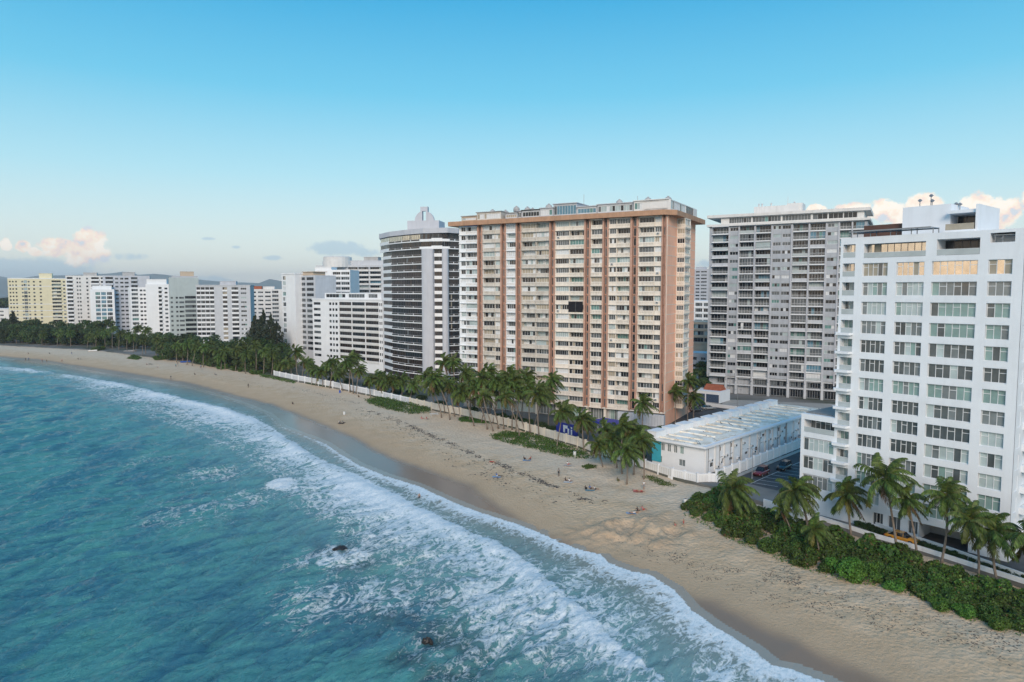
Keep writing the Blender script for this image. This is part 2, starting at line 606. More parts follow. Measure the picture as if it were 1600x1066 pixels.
# ------------------------------------------------------------------ sea
INNER_PX = [(-40, 571), (40, 577), (120, 588), (200, 602), (280, 622), (350, 638), (400, 655), (425, 668), (447, 684), (500, 715), (540, 734), (575, 751), (620, 775), (680, 805), (750, 836), (810, 863),
            (845, 896), (880, 930), (920, 962), (960, 1000), (1000, 1032), (1040, 1070), (1090, 1110)]
OUTER_PX = [(-40, 576), (60, 586), (150, 612), (230, 645), (300, 668), (360, 694), (400, 722), (445, 740), (470, 772), (510, 797), (560, 832), (590, 857), (640, 886), (690, 897), (750, 905),
            (790, 930), (820, 965), (855, 1000), (910, 1030), (960, 1056), (1000, 1090), (1050, 1130)]
AIN = arr([Gz(x, y, 0).to_2d() for x, y in INNER_PX])
AOUT = arr([Gz(x, y, 0).to_2d() for x, y in OUTER_PX])
nr, nc = 620, 860
rr = 46 * (780 / 46.0) ** (np.arange(nr) / (nr - 1))
aa = np.radians(np.linspace(-54, 40, nc))
P = np.stack([(rr[:, None] * np.sin(aa)[None, :]).ravel(), (rr[:, None] * np.cos(aa)[None, :]).ravel()], 1)
s = sdist(P, AW)
keep = s < 1.2
F = gridfaces(nr, nc, keep)
P, F, _ = compact(P, F, {})
s = sdist(P, AW)
s = s + 0.9 * (fbm(P, 5, 3, 21) - 0.5) * smooth(0, 4, -s)
rng = np.random.default_rng(4)
rad = np.hypot(P[:, 0], P[:, 1])
h = np.zeros(len(P))
for k in range(46):
    lam = 1.0 * (14 / 1.0) ** (k / 45.0) * rng.uniform(0.9, 1.1)
    th = math.atan2(-0.50, 0.86) + rng.normal(0, 0.42)
    amp = 0.0225 * lam ** 0.55
    ok = smooth(1.3, 2.6, lam / (rad * 0.0048))                 # leave out waves finer than the mesh
    wob = 1.6 * fbm(P, lam * 3.5, 2, 40 + k)
    ph = 2 * PI * (P[:, 0] * math.cos(th) + P[:, 1] * math.sin(th)) / lam + rng.uniform(0, 7) + 2 * wob
    sn = np.sin(ph)
    gust = 0.25 + 1.5 * vnoise(P, lam * 4, 90 + k)
    h += ok * amp * gust * (sn + 0.35 * np.cos(2 * ph))
h += 0.14 * np.sin(2 * PI * (P[:, 0] * 0.83 - P[:, 1] * 0.56) / 17 + 7 * fbm(P, 45, 3, 71)) * (0.3 + 1.2 * fbm(P, 30, 2, 73))
h *= smooth(0.0, 26, -s) * 0.9 + 0.1 * smooth(0, 2, -s)
h += 0.16 * np.sin(2 * PI * (-s) / 19 + 3 * fbm(P, 40, 2, 7)) * smooth(8, 30, -s) * (1 - smooth(60, 110, -s))
di = pdist(P, AIN)
do = pdist(P, AOUT)
oi = np.argsort(AIN[:, 1])
sgn = np.where(P[:, 0] > np.interp(P[:, 1], AIN[oi, 1], AIN[oi, 0]), -1, 1)       # + seaward of the leading edge
dis = di * sgn + 2.2 * (fbm(P, 7, 3, 31) - 0.5)
PG = np.concatenate([AIN, AOUT[::-1]])
inside = inpoly(P, PG)
band = np.where(inside, 0.84 - 0.50 * di / (di + do + 1e-6), np.where(sgn > 0, 0.46 * np.exp(-do / 5.0), 0.0))
lead = smooth(-0.8, 0.6, dis)
foam = band * np.where(sgn > 0, lead, 0) + np.where(sgn < 0, 0.46 * np.exp(-di / 4.0), 0) * 0.8
mod = fbm(P, 22, 3, 55)
foam *= (0.36 + 1.0 * mod) * (0.72 + 0.28 * smooth(-170, -60, P[:, 0]))
h += 0.55 * np.exp(-((dis - 1.8) / 2.0) ** 2) * (0.4 + 0.9 * fbm(P, 12, 2, 17)) * smooth(3, 10, -s)
# swash fringe along the sand
nearx = smooth(-75, -10, P[:, 0])
sw = smooth(0.2, -0.3, s) * np.exp(-np.maximum(-s, 0) / (1.0 + 2.9 * nearx * (0.5 + fbm(P, 14, 2, 3)))) * (0.40 + 0.48 * nearx)
foam = np.maximum(foam, sw)
for (px, py, ra, dd) in [(520, 872, 6, .52), (555, 868, 4, .5), (490, 880, 5, .42), (600, 925, 9, .40), (520, 940, 9, .38), (660, 935, 8, .34), (700, 1000, 7, .30), (850, 960, 14, .50), (780, 935, 10, .5),
                         (900, 900, 6, .36), (960, 960, 6, .36), (1000, 1000, 6, .36), (1130, 1058, 4, .5), (442, 757, 3.4, .95), (380, 782, 9, .33), (300, 800, 12, .30), (330, 740, 10, .34), (235, 720, 10, .25),
                         (800, 900, 7, .45), (740, 1010, 10, .33), (700, 860, 12, .3)]:
    c = Gz(px, py, 0)
    d2 = ((P[:, 0] - c.x) ** 2 + (P[:, 1] - c.y) ** 2) / (ra * ra)
    foam = np.maximum(foam, dd * np.exp(-d2 * 0.8))
c = Gz(440, 752, 0)
h += 0.45 * np.exp(-(((P[:, 0] - c.x) ** 2 + (P[:, 1] - c.y) ** 2) / 12.0))
reef = np.zeros(len(P))
for (px, py, ra) in [(530, 858, 5), (670, 1000, 7), (645, 960, 5), (690, 1030, 8), (610, 940, 5), (560, 880, 4)]:
    c = Gz(px, py, 0)
    reef = np.maximum(reef, 0.7 * np.exp(-((P[:, 0] - c.x) ** 2 + (P[:, 1] - c.y) ** 2) / (ra * ra)) * smooth(0.3, 0.6, fbm(P, 4, 3, 77)))
z = h + 0.02 + np.minimum(0, s * 0.0)
z = np.where(s > -1.0, np.maximum(z, 0.075 * s + 0.02), z)
dband = np.where(inside, 0, np.minimum(di, do))
milk = np.exp(-dband / 11.0) * (0.55 + 0.5 * fbm(P, 18, 3, 61)) * smooth(0, 3, -s)
film = smooth(3, -6, s)
sea_me = npmesh('sea', np.column_stack([P, z]), F, [], {'foam': np.clip(foam, 0, 1), 'shoal': np.clip(-s / 80, 0, 1), 'reef': reef, 'milk': np.clip(milk, 0, 1)})

m = bpy.data.materials.new('sea_water')
m.use_nodes = True
nt = m.node_tree
b = nt.nodes['Principled BSDF']
geo = node(nt, 'ShaderNodeNewGeometry')
pos = geo.outputs['Position']
afoam = node(nt, 'ShaderNodeAttribute', attribute_name='foam').outputs['Fac']
ashoal = node(nt, 'ShaderNodeAttribute', attribute_name='shoal').outputs['Fac']
areef = node(nt, 'ShaderNodeAttribute', attribute_name='reef').outputs['Fac']
big = noise(nt, pos, 0.035, 3, 0.5)
sh = mth(nt, 'ADD', ashoal, mth(nt, 'MULTIPLY', mth(nt, 'SUBTRACT', big, 0.5), mth(nt, 'MULTIPLY', ashoal, 0.9)), clamp=True)
wc = ramp(nt, sh, [(0.0, (0.34, 0.31, 0.26)), (0.05, (0.24, 0.275, 0.24)), (0.14, (0.14, 0.315, 0.30)), (0.32, (0.105, 0.325, 0.315)), (0.7, (0.080, 0.28, 0.285)), (1.0, (0.070, 0.26, 0.27))])
tone = noise(nt, mapping(nt, pos, (0.10, 0.035, 1), (0, 0, R(33))), 1.0, 5, 0.6, 0.6)
wc = mixc(nt, mth(nt, 'MULTIPLY', ramp(nt, tone, [(0.46, 0.0), (0.62, 1.0)]), mth(nt, 'MULTIPLY', ashoal, 2.5, None, True)), wc, (0.045, 0.175, 0.235))
wc = mixc(nt, mth(nt, 'MULTIPLY', ramp(nt, tone, [(0.36, 0.9), (0.48, 0.0)]), mth(nt, 'MULTIPLY', ashoal, 2.5, None, True)), wc, (0.08, 0.30, 0.285))
wc = mixc(nt, areef, wc, (0.02, 0.03, 0.045))
# aerated water under the foam is paler
amilk = node(nt, 'ShaderNodeAttribute', attribute_name='milk').outputs['Fac']
aer = mth(nt, 'MULTIPLY', amilk, 0.62, clamp=True)
wc = mixc(nt, aer, wc, (0.23, 0.37, 0.385))
rot = mapping(nt, pos, (1, 1, 1), (0, 0, R(33)))
st = mapping(nt, rot, (1.0, 0.55, 1.0))
w1 = noise(nt, st, 0.55, 6, 0.62, 1.2)
w2 = noise(nt, st, 1.9, 5, 0.65, 0.8)
ridge = mth(nt, 'SUBTRACT', 1.0, mth(nt, 'MULTIPLY', mth(nt, 'ABSOLUTE', mth(nt, 'SUBTRACT', noise(nt, st, 0.32, 4, 0.55, 1.8), 0.5)), 5.0), clamp=True)
ridge2 = mth(nt, 'SUBTRACT', 1.0, mth(nt, 'MULTIPLY', mth(nt, 'ABSOLUTE', mth(nt, 'SUBTRACT', noise(nt, st, 1.0, 4, 0.55, 1.4), 0.5)), 4.5), clamp=True)
lace = mth(nt, 'ADD', mth(nt, 'MULTIPLY', ridge, 0.55), mth(nt, 'MULTIPLY', ridge2, 0.45))
fld = mth(nt, 'ADD', mth(nt, 'MULTIPLY', lace, 0.62), mth(nt, 'ADD', mth(nt, 'MULTIPLY', w1, 0.34), mth(nt, 'MULTIPLY', w2, 0.20)))
fm = mth(nt, 'ADD', mth(nt, 'MULTIPLY', mth(nt, 'SUBTRACT', fld, 0.5), 1.5), mth(nt, 'SUBTRACT', mth(nt, 'MULTIPLY', afoam, 1.40), 0.62))
fmask = ramp(nt, fm, [(0.10, 0.0), (0.34, 0.80), (0.6, 1.0)])
fmask = mth(nt, 'MULTIPLY', fmask, mth(nt, 'GREATER_THAN', afoam, 0.03))
fcol = ramp(nt, noise(nt, st, 2.6, 5, 0.7, 0.5), [(0.30, (0.50, 0.62, 0.66)), (0.55, (0.86, 0.88, 0.88))])
col = mixc(nt, fmask, wc, fcol)
nt.links.new(col, b.inputs['Base Color'])
nt.links.new(mth(nt, 'ADD', mth(nt, 'MULTIPLY', fmask, 0.6), 0.13), b.inputs['Roughness'])
b.inputs['IOR'].default_value = 1.40
nt.links.new(mth(nt, 'SUBTRACT', 0.5, mth(nt, 'MULTIPLY', fmask, 0.4)), b.inputs['Specular IOR Level'])
bn = node(nt, 'ShaderNodeBump')
bn.inputs['Strength'].default_value = 0.9
bn.inputs['Distance'].default_value = 0.30
an1 = mapping(nt, rot, (1.0, 0.30, 1.0))
rd1 = mth(nt, 'SUBTRACT', 1.0, mth(nt, 'ABSOLUTE', mth(nt, 'MULTIPLY', mth(nt, 'SUBTRACT', noise(nt, an1, 0.75, 5, 0.62, 0.7), 0.5), 4.0)))
rd2 = mth(nt, 'SUBTRACT', 1.0, mth(nt, 'ABSOLUTE', mth(nt, 'MULTIPLY', mth(nt, 'SUBTRACT', noise(nt, an1, 2.2, 4, 0.62, 0.7), 0.5), 4.0)))
rip = mth(nt, 'ADD', mth(nt, 'MULTIPLY', rd1, 0.55), mth(nt, 'ADD', mth(nt, 'MULTIPLY', rd2, 0.26), mth(nt, 'MULTIPLY', noise(nt, an1, 2.4, 7, 0.7, 0.8), 0.8)))
fine = mth(nt, 'ADD', rip, mth(nt, 'MULTIPLY', fmask, 0.5))
fine = mth(nt, 'MULTIPLY', fine, mth(nt, 'ADD', mth(nt, 'MULTIPLY', ashoal, 3.0, None, True), 0.12, None, True))
nt.links.new(fine, bn.inputs['Height'])
nt.links.new(bn.outputs[0], b.inputs['Normal'])
SEAM = m
sea_me.materials.append(SEAM)
struct(link('sea', sea_me))
S = 30000.0
far_me = npmesh('far_sea', np.array([(-S, -S, -0.9), (S, -S, -0.9), (S, S, -0.9), (-S, S, -0.9)]), np.array([(0, 1, 2, 3)]), [SEAM],
                {'foam': [0] * 4, 'shoal': [1] * 4, 'reef': [0] * 4, 'milk': [0] * 4}, False)
struct(link('sea_beyond', far_me))

# ------------------------------------------------------------------ beach
nr, nc = 560, 620
rr = 44 * (800 / 44.0) ** (np.arange(nr) / (nr - 1))
aa = np.radians(np.linspace(-54, 46, nc))
P = np.stack([(rr[:, None] * np.sin(aa)[None, :]).ravel(), (rr[:, None] * np.cos(aa)[None, :]).ravel()], 1)
s = sdist(P, AW)
keep = (s > -14) & (s < 95)
F = gridfaces(nr, nc, keep)
P, F, _ = compact(P, F, {})
s = sdist(P, AW)
sw_ = sdist(P, AWET)
dug = np.zeros(len(P))
for c, r, hh, k in PITW:
    dug = np.maximum(dug, np.exp(-(np.hypot(P[:, 0] - c.x, P[:, 1] - c.y) / (r * 1.2)) ** 2))
wet = smooth(2.2, -1.6, sw_ + 1.6 * (fbm(P, 4, 3, 2) - 0.5))
damp = smooth(13, 0, sw_)
filmw = smooth(1.2, -1.2, sw_) * smooth(12, -14, P[:, 0]) * smooth(-150, -60, P[:, 0])
beach_me = npmesh('beach', np.column_stack([P, terrain(P)]), F, [], {'wet': wet, 'damp': damp, 'shore': np.clip(s / 60, 0, 1), 'dug': dug, 'film': filmw})
m = bpy.data.materials.new('sand')
m.use_nodes = True
nt = m.node_tree
b = nt.nodes['Principled BSDF']
pos = node(nt, 'ShaderNodeNewGeometry').outputs['Position']
awet = node(nt, 'ShaderNodeAttribute', attribute_name='wet').outputs['Fac']
adamp = node(nt, 'ShaderNodeAttribute', attribute_name='damp').outputs['Fac']
ashore = node(nt, 'ShaderNodeAttribute', attribute_name='shore').outputs['Fac']
adug = node(nt, 'ShaderNodeAttribute', attribute_name='dug').outputs['Fac']
n1 = noise(nt, pos, 0.25, 5, 0.6)
n2 = noise(nt, pos, 1.6, 5, 0.65)
dry = ramp(nt, mth(nt, 'ADD', mth(nt, 'MULTIPLY', n1, 0.6), mth(nt, 'MULTIPLY', n2, 0.4)), [(0.35, (0.56, 0.40, 0.25)), (0.65, (0.68, 0.51, 0.345))])
pale = ramp(nt, n2, [(0.3, (0.61, 0.485, 0.355)), (0.7, (0.71, 0.585, 0.445))])
c = mixc(nt, ramp(nt, mth(nt, 'ADD', ashore, mth(nt, 'MULTIPLY', mth(nt, 'SUBTRACT', n1, 0.5), 0.35)), [(0.28, 0.0), (0.50, 1.0)]), dry, pale)
c = mixc(nt, mth(nt, 'MULTIPLY', adug, 0.55), c, (0.44, 0.32, 0.215))
c = mixc(nt, mth(nt, 'MULTIPLY', adamp, 0.6), c, (0.50, 0.345, 0.215))
c = mixc(nt, awet, c, (0.27, 0.185, 0.125))
nt.links.new(c, b.inputs['Base Color'])
afilm = node(nt, 'ShaderNodeAttribute', attribute_name='film').outputs['Fac']
nt.links.new(mth(nt, 'SUBTRACT', ramp(nt, awet, [(0.0, 0.9), (1.0, 0.32)]), mth(nt, 'MULTIPLY', afilm, 0.13)), b.inputs['Roughness'])
nt.links.new(mth(nt, 'ADD', ramp(nt, awet, [(0.0, 0.15), (1.0, 0.38)]), mth(nt, 'MULTIPLY', afilm, 0.5)), b.inputs['Specular IOR Level'])
bn = node(nt, 'ShaderNodeBump')
bn.inputs['Distance'].default_value = 0.22
nt.links.new(mth(nt, 'SUBTRACT', 0.9, mth(nt, 'MULTIPLY', awet, 0.89)), bn.inputs['Strength'])
vo = node(nt, 'ShaderNodeTexVoronoi')
vo.inputs['Scale'].default_value = 1.5
nt.links.new(pos, vo.inputs['Vector'])
foot = mth(nt, 'ADD', mth(nt, 'MULTIPLY', mth(nt, 'MULTIPLY', vo.outputs['Distance'], mth(nt, 'SUBTRACT', 1.0, adamp)), 0.8), noise(nt, pos, 2.6, 6, 0.7))
nt.links.new(foot, bn.inputs['Height'])
nt.links.new(bn.outputs[0], b.inputs['Normal'])
SAND = m
beach_me.materials.append(SAND)
struct(link('beach', beach_me))

# ------------------------------------------------------------------ land behind the sea walls
WALL_PX = [(-160, 538), (0, 540), (150, 548), (230, 558), (300, 568), (360, 577), (400, 583), (466, 596), (520, 606), (572, 617), (625, 630), (674, 641), (719, 650), (766, 661), (808, 671), (850, 684), (902, 699), (926, 709), (1007, 734),
           (1060, 751), (1108, 762), (1150, 775), (1215, 795), (1300, 823), (1370, 846), (1440, 866), (1520, 892), (1600, 918), (1700, 952), (1900, 1015)]
LZ = 3.0
WALLP = [Gz(x, y, LZ - 0.4).to_2d() for x, y in WALL_PX]
lb = MB()
poly = [Vector((-9000, 1500)), Vector((-950, 800))] + WALLP + [Vector((190, -60)), Vector((12000, -200)), Vector((26000, 26000)), Vector((-26000, 26000))]
from mathutils.geometry import tessellate_polygon
tess = tessellate_polygon([[Vector((p.x, p.y, 0)) for p in poly]])
lme = bpy.data.meshes.new('land')
fs = []
for t in tess:
    a, b_, c_ = [poly[i] for i in t]
    fs.append(t if (b_ - a).cross(c_ - a) > 0 else t[::-1])
nP = len(poly)
side = [(i, i + nP, (i + 1) % nP + nP, (i + 1) % nP) for i in range(nP)]
lme.from_pydata([(p.x, p.y, LZ) for p in poly] + [(p.x, p.y, LZ - 4) for p in poly], [], fs + side)
m = bpy.data.materials.new('town_ground')
m.use_nodes = True
nt = m.node_tree
b = nt.nodes['Principled BSDF']
b.inputs['Roughness'].default_value = 0.9
pos = node(nt, 'ShaderNodeNewGeometry').outputs['Position']
g = ramp(nt, noise(nt, pos, 0.03, 5, 0.6), [(0.42, (0.045, 0.06, 0.03)), (0.5, (0.12, 0.12, 0.11)), (0.62, (0.20, 0.195, 0.185))])
nt.links.new(g, b.inputs['Base Color'])
lme.materials.append(m)
lme.update()
struct(link('land', lme))

# far hills
HB = [(-300, 436), (-120, 425), (-20, 432), (30, 438), (80, 436), (120, 430), (160, 424), (215, 427), (250, 433), (275, 429), (310, 437), (350, 441), (400, 443), (440, 437), (480, 444), (560, 447), (700, 449), (900, 448), (1000, 446), (1098, 440), (1200, 444), (1500, 440), (1900, 436), (2600, 445)]
D0 = 9000.0
xs = np.linspace(-300, 2600, 260)
ys = np.interp(xs, [q[0] for q in HB], [q[1] for q in HB]) - 2.2 * (fbm(np.stack([xs, xs * 0], 1), 40, 4, 3) - 0.5)
V = []
for k, (off, fr) in enumerate([(-2200, 0.0), (-1300, 0.42), (-600, 0.75), (0, 1.0), (2200, 0.0)]):
    for x, y in zip(xs, ys):
        d = D0 + off + 500 * math.sin(x * 0.031 + k)
        V.append(((x - CX) / FPX * D0, d, 2 + max(0, zat(y, D0)) * fr * (1 + 0.15 * math.sin(x * 0.13 + k * 2) * (0 < k < 3))))
hm = npmesh('hills', V, gridfaces(5, len(xs)), [mat('hill_forest', (0.05, 0.075, 0.055), 0.9, 0.3, 0.004)])
struct(link('hills', hm))


# ------------------------------------------------------------------ building kit
class Face:
    """a vertical facade between two plan points; u runs along it, v goes into the building"""

    def __init__(s, root, A, B):
        s.root = root
        s.A, s.B = Vector(A).to_2d() if len(A) > 2 else Vector(A), Vector(B).to_2d() if len(B) > 2 else Vector(B)
        s.W = (s.B - s.A).length
        s.d = (s.B - s.A).normalized()
        s.n = Vector((-s.d.y, s.d.x))
        s.rz = math.atan2(s.d.y, s.d.x)

    def u(s, px, v=0.0):
        k = (px - CX) / FPX
        return (k * (s.A.y + s.n.y * v) - s.A.x - s.n.x * v) / (s.d.x - k * s.d.y)

    def pt(s, u, v=0.0):
        return s.A + s.d * u + s.n * v

    def put(s, name, me, u, v, z, parent=None, sub=None):
        p = s.pt(u, v)
        o = link(name, me, s.root, (p.x - s.root.location.x, p.y - s.root.location.y, z - s.root.location.z), s.rz)
        return o

    def build(s, mb, name, mats, u=0, v=0, z=0):
        return s.put(name, mb.mesh(name, mats), u, v, z)


def wall_mesh(mb, u0, u1, z0, z1, ops, depth=0.0, matfn=None, rm=0):
    """front plane with real openings (a, b, za, zb, reveal)"""
    us = sorted({round(x, 4) for x in [u0, u1] + [c for o in ops for c in o[:2]] if u0 - 1e-6 <= x <= u1 + 1e-6})
    zs = sorted({round(x, 4) for x in [z0, z1] + [c for o in ops for c in o[2:4]] if z0 - 1e-6 <= x <= z1 + 1e-6})
    ui = {x: i for i, x in enumerate(us)}
    zi = {x: i for i, x in enumerate(zs)}
    hole = np.zeros((len(us) - 1, len(zs) - 1), bool)
    for a, b, za, zb, dp in ops:
        hole[ui[round(a, 4)]:ui[round(b, 4)], zi[round(za, 4)]:zi[round(zb, 4)]] = True
    for i in range(len(us) - 1):
        j = 0
        mi = matfn((us[i] + us[i + 1]) / 2) if matfn else 0
        while j < len(zs) - 1:
            if hole[i, j]:
                j += 1
                continue
            k = j
            while k + 1 < len(zs) - 1 and not hole[i, k + 1]:
                k += 1
            mb.face([(us[i], 0, zs[j]), (us[i + 1], 0, zs[j]), (us[i + 1], 0, zs[k + 1]), (us[i], 0, zs[k + 1])], mi)
            j = k + 1
    for a, b, za, zb, dp in ops:
        mi = matfn((a + b) / 2) if matfn else rm
        mb.face([(a, 0, za), (a, dp, za), (b, dp, za), (b, 0, za)][::-1], mi)
        mb.face([(a, 0, zb), (b, 0, zb), (b, dp, zb), (a, dp, zb)][::-1], mi)
        mb.face([(a, 0, za), (a, 0, zb), (a, dp, zb), (a, dp, za)][::-1], mi)
        mb.face([(b, 0, za), (b, dp, za), (b, dp, zb), (b, 0, zb)][::-1], mi)
    if depth:
        for q in ([(u0, 0, z0), (u0, 0, z1), (u0, depth, z1), (u0, depth, z0)], [(u1, 0, z0), (u1, depth, z0), (u1, depth, z1), (u1, 0, z1)],
                  [(u0, depth, z0), (u0, depth, z1), (u1, depth, z1), (u1, depth, z0)], [(u0, 0, z1), (u1, 0, z1), (u1, depth, z1), (u0, depth, z1)]):
            mb.face(q, rm)


PAL = {
    'old': [(GDARK, 5), (GGREY, 5), (GPALE, 2), (GBEIGE, 2.5), (GWHITE, 2), (GTEAL, 0.8)],
    'oldw': [(GDARK, 4), (GGREY, 3), (GPALE, 4), (GWHITE, 3), (GTEAL, 1)],
    'oldb': [(GDARK, 3), (GGREY, 3), (GPALE, 3), (GBEIGE, 4), (GWHITE, 4)],
    'grey': [(GDARK, 7), (GGREY, 6), (GPALE, 2), (GBLUE, 1), (GWHITE, 0.5), (GTEAL, 0.5)],
    'condo': [(CGLASS, 4), (CGREY, 4), (CTEAL, 3), (CPALE, 2.5)],
    'dark': [(GTINT, 6), (GDARK, 5), (GGREY, 0.8), (GBEIGE, 0.25)],
    'far': [(GDARK, 5), (GGREY, 3)],
    'blue': [(GBLUE, 3), (GTEAL, 1), (GGREY, 2)],
    'gold': [(GSKY, 6), (GBEIGE, 1.0)],
    'vent': [(GDARK, 3), (GGREY, 3), (BROWN, 2)],
}
WCACHE = {}
wr = random.Random(11)


def pick(pal, r):
    t = r.uniform(0, sum(w for _, w in pal))
    for i, (_, w) in enumerate(pal):
        t -= w
        if t <= 0:
            return i
    return 0


def win(w, h, n, pal='old', frame=FRAME, nvar=7, t=0.07, mixp=0.25):
    """shared window mesh: frame, mullions and n panes; several differently glazed variants of each size"""
    key = (round(w, 1), round(h, 2), n, pal, frame.name, wr.randrange(nvar))
    if key in WCACHE:
        return WCACHE[key]
    w = round(w, 1) - 0.01
    h = h - 0.01
    mb = MB()
    P = PAL[pal]
    e = 0.006
    mb.box(e, w - e, 0, 0.08, e, t)
    mb.box(e, w - e, 0, 0.08, h - t, h - e)
    mb.box(e, t, 0.001, 0.079, t, h - t)
    mb.box(w - t, w - e, 0.001, 0.079, t, h - t)
    base = pick(P, wr)
    pw = (w - 2 * t) / n
    for k in range(n):
        m = base if wr.random() > mixp else pick(P, wr)
        a, b = t + k * pw, t + (k + 1) * pw
        y = 0.05 + 0.015 * (k % 2)
        mb.face([(a, y, t), (b, y, t), (b, y, h - t), (a, y, h - t)], 1 + m)
        if k:
            mb.box(a - t * 0.45, a + t * 0.45, 0.002, 0.078, t, h - t)
    me = mb.mesh('window', [frame] + [q[0] for q in P])
    WCACHE[key] = me
    return me


PCACHE = {}


def parapet(w, h, style, m, th=0.14):
    key = (round(w, 1), h, style, m.name)
    if key in PCACHE:
        return PCACHE[key]
    w = round(w, 1)
    mb = MB()
    if style == 'slot':          # pierced concrete balustrade
        mb.box(0, w, 0, th, 0, h * 0.26)
        mb.box(0, w, 0, th, h * 0.80, h)
        n = max(2, int(w / 0.46))
        for k in range(n + 1):
            x = (w - 0.24) * k / n
            mb.box(x, x + 0.24, 0.004, th - 0.004, h * 0.26, h * 0.80)
        mb.face([(0.02, th - 0.03, h * 0.26), (w - 0.02, th - 0.03, h * 0.26), (w - 0.02, th - 0.03, h * 0.80), (0.02, th - 0.03, h * 0.80)], 1)
    elif style == 'rail':
        mb.box(0, w, 0, 0.06, h - 0.07, h)
        mb.box(0, w, 0.0, 0.06, 0.0, 0.12)
        n = max(2, int(w / 0.38))
        for k in range(n + 1):
            x = (w - 0.06) * k / n
            mb.box(x, x + 0.05, 0.005, 0.055, 0.12, h - 0.07)
    elif style == 'glass':
        mb.box(0, w, 0, 0.05, h - 0.05, h)
        mb.box(0, w, 0.01, 0.04, 0.02, h - 0.05, 1)
    else:
        mb.box(0, w, 0, th, 0, h)
    me = mb.mesh('parapet', [m, GRAIL if style != 'slot' else BEIGE])
    PCACHE[key] = me
    return me


def root_at(name, label, A, group=None, cat='building', z=LZ):
    return thing(name, label, cat, (A[0], A[1], z), 0, group)


def tower(name, label, pL, pR, depth, zt, cols, nf, fh, wallm, z0=LZ - 0.1, zf=None, roof=(), matcols=None, slabm=None, cap=0.0):
    """a block with one worked facade; cols: (px0, px1, kind, palette, panes, frame)"""
    root = root_at(name, label, pL)
    fc = Face(root, pL, pR)
    zf = zt - 0.9 if zf is None else zf          # top of the topmost storey
    ops, todo = [], []
    for (pa, pb, kind, pal, n, fr) in cols:
        a, b = fc.u(pa), fc.u(pb)
        a, b = round(max(a, 0.15), 2), round(min(b, fc.W - 0.15), 2)
        for i in range(nf):
            zb = round(zf - (i + 1) * fh, 3)
            if zb < z0 + 0.3:
                continue
            if kind == 'w':
                o = (a, b, round(zb + 0.95, 3), round(zb + 2.2, 3), 0.16)
            elif kind == 'b':
                o = (a, b, round(zb + 0.25, 3), round(zb + fh - 0.22, 3), 1.25)
            elif kind == 'tall':
                o = (a, b, round(zb + 0.5, 3), round(zb + fh - 0.25, 3), 0.16)
            else:
                o = (a, b, round(zb + 0.98, 3), round(zb + fh - 0.28, 3), 0.30)
            ops.append(o)
            todo.append((o, kind, pal, n, fr, zb))
    mb = MB()
    wall_mesh(mb, 0, fc.W, z0, zt, ops, depth)
    fc.build(mb, 'wall', [wallm])
    for (o, kind, pal, n, fr, zb) in todo:
        fc.put('window', win(o[1] - o[0], round(o[3] - o[2], 2), n, pal, fr), o[0], o[4] - 0.05, o[2])
        if kind == 'b':
            fc.put('balcony', parapet(o[1] - o[0] + 0.3, 1.15, 'solid', slabm or wallm, 0.6), o[0] - 0.15, -0.55, zb + 0.02)
        elif kind == 'band':
            fc.put('spandrel', parapet(o[1] - o[0] + 0.2, 1.0, 'solid', slabm or wallm, 0.25), o[0] - 0.1, -0.22, zb - 0.04)
    if cap:
        mb = MB()
        mb.box(-0.25, fc.W + 0.25, -0.25, 0.1, zt - 0.3, zt + cap)
        mb.box(-0.25, fc.W + 0.25, depth - 0.1, depth + 0.25, zt - 0.3, zt + cap)
        mb.box(-0.25, 0.05, 0.1, depth - 0.1, zt - 0.299, zt + cap - 0.001)
        mb.box(fc.W - 0.05, fc.W + 0.25, 0.1, depth - 0.1, zt - 0.299, zt + cap - 0.001)
        fc.build(mb, 'roof_parapet', [wallm])
    for (pa, pb, v0, v1, hh, m_, nm) in roof:
        mb = MB()
        a, b = fc.u(pa, v0), fc.u(pb, v0)
        mb.box(a, b, v0, v1, zt - 0.02, zt + hh)
        mb.box(a - 0.15, b + 0.15, v0 - 0.15, v1 + 0.15, zt + hh - 0.25, zt + hh + 0.02)
        fc.build(mb, nm, [m_])
    return root, fc


# ------------------------------------------------------------------ the long pink and cream slab
pL, pR = plan(718, 219.6), plan(1041, 187.0)
root = root_at('apartment_tower', 'tall cream slab with terracotta ribs, pink end wall and brown overhanging roof', pL)
PK = Face(root, pL, pR)
NF, FH, ZB = 20, 2.665, 7.0
ZT = ZB + NF * FH
BAYS = [(721, 728, 'w', 2), (728.5, 746, 'b', 4), (755.5, 773, 'b', 4), (773.8, 781.5, 'w', 2), (792, 805.5, 'b', 4), (815.5, 836.5, 'b', 5), (837.5, 857.5, 'b', 5), (868, 888.5, 'w', 6), (889.5, 911.5, 'b', 5),
        (923, 940, 'b', 4), (951, 961.5, 'w', 3), (962.5, 983, 'b', 5), (997, 1020.5, 'b', 5), (1021.5, 1031.5, 'w', 3)]
PIERS = [(747, 754.5), (782.5, 791), (806.5, 814.5), (858.5, 867), (912.5, 922), (941, 950), (984, 996), (1032.5, 1040)]
WC = [(755, 0), (788, 1), (811, 0), (863, 1), (1100, 2)]
ub = [(PK.u(p), m_) for p, m_ in WC]


def pkmat(u):
    for lim, m_ in ub:
        if u < lim:
            return m_
    return 2


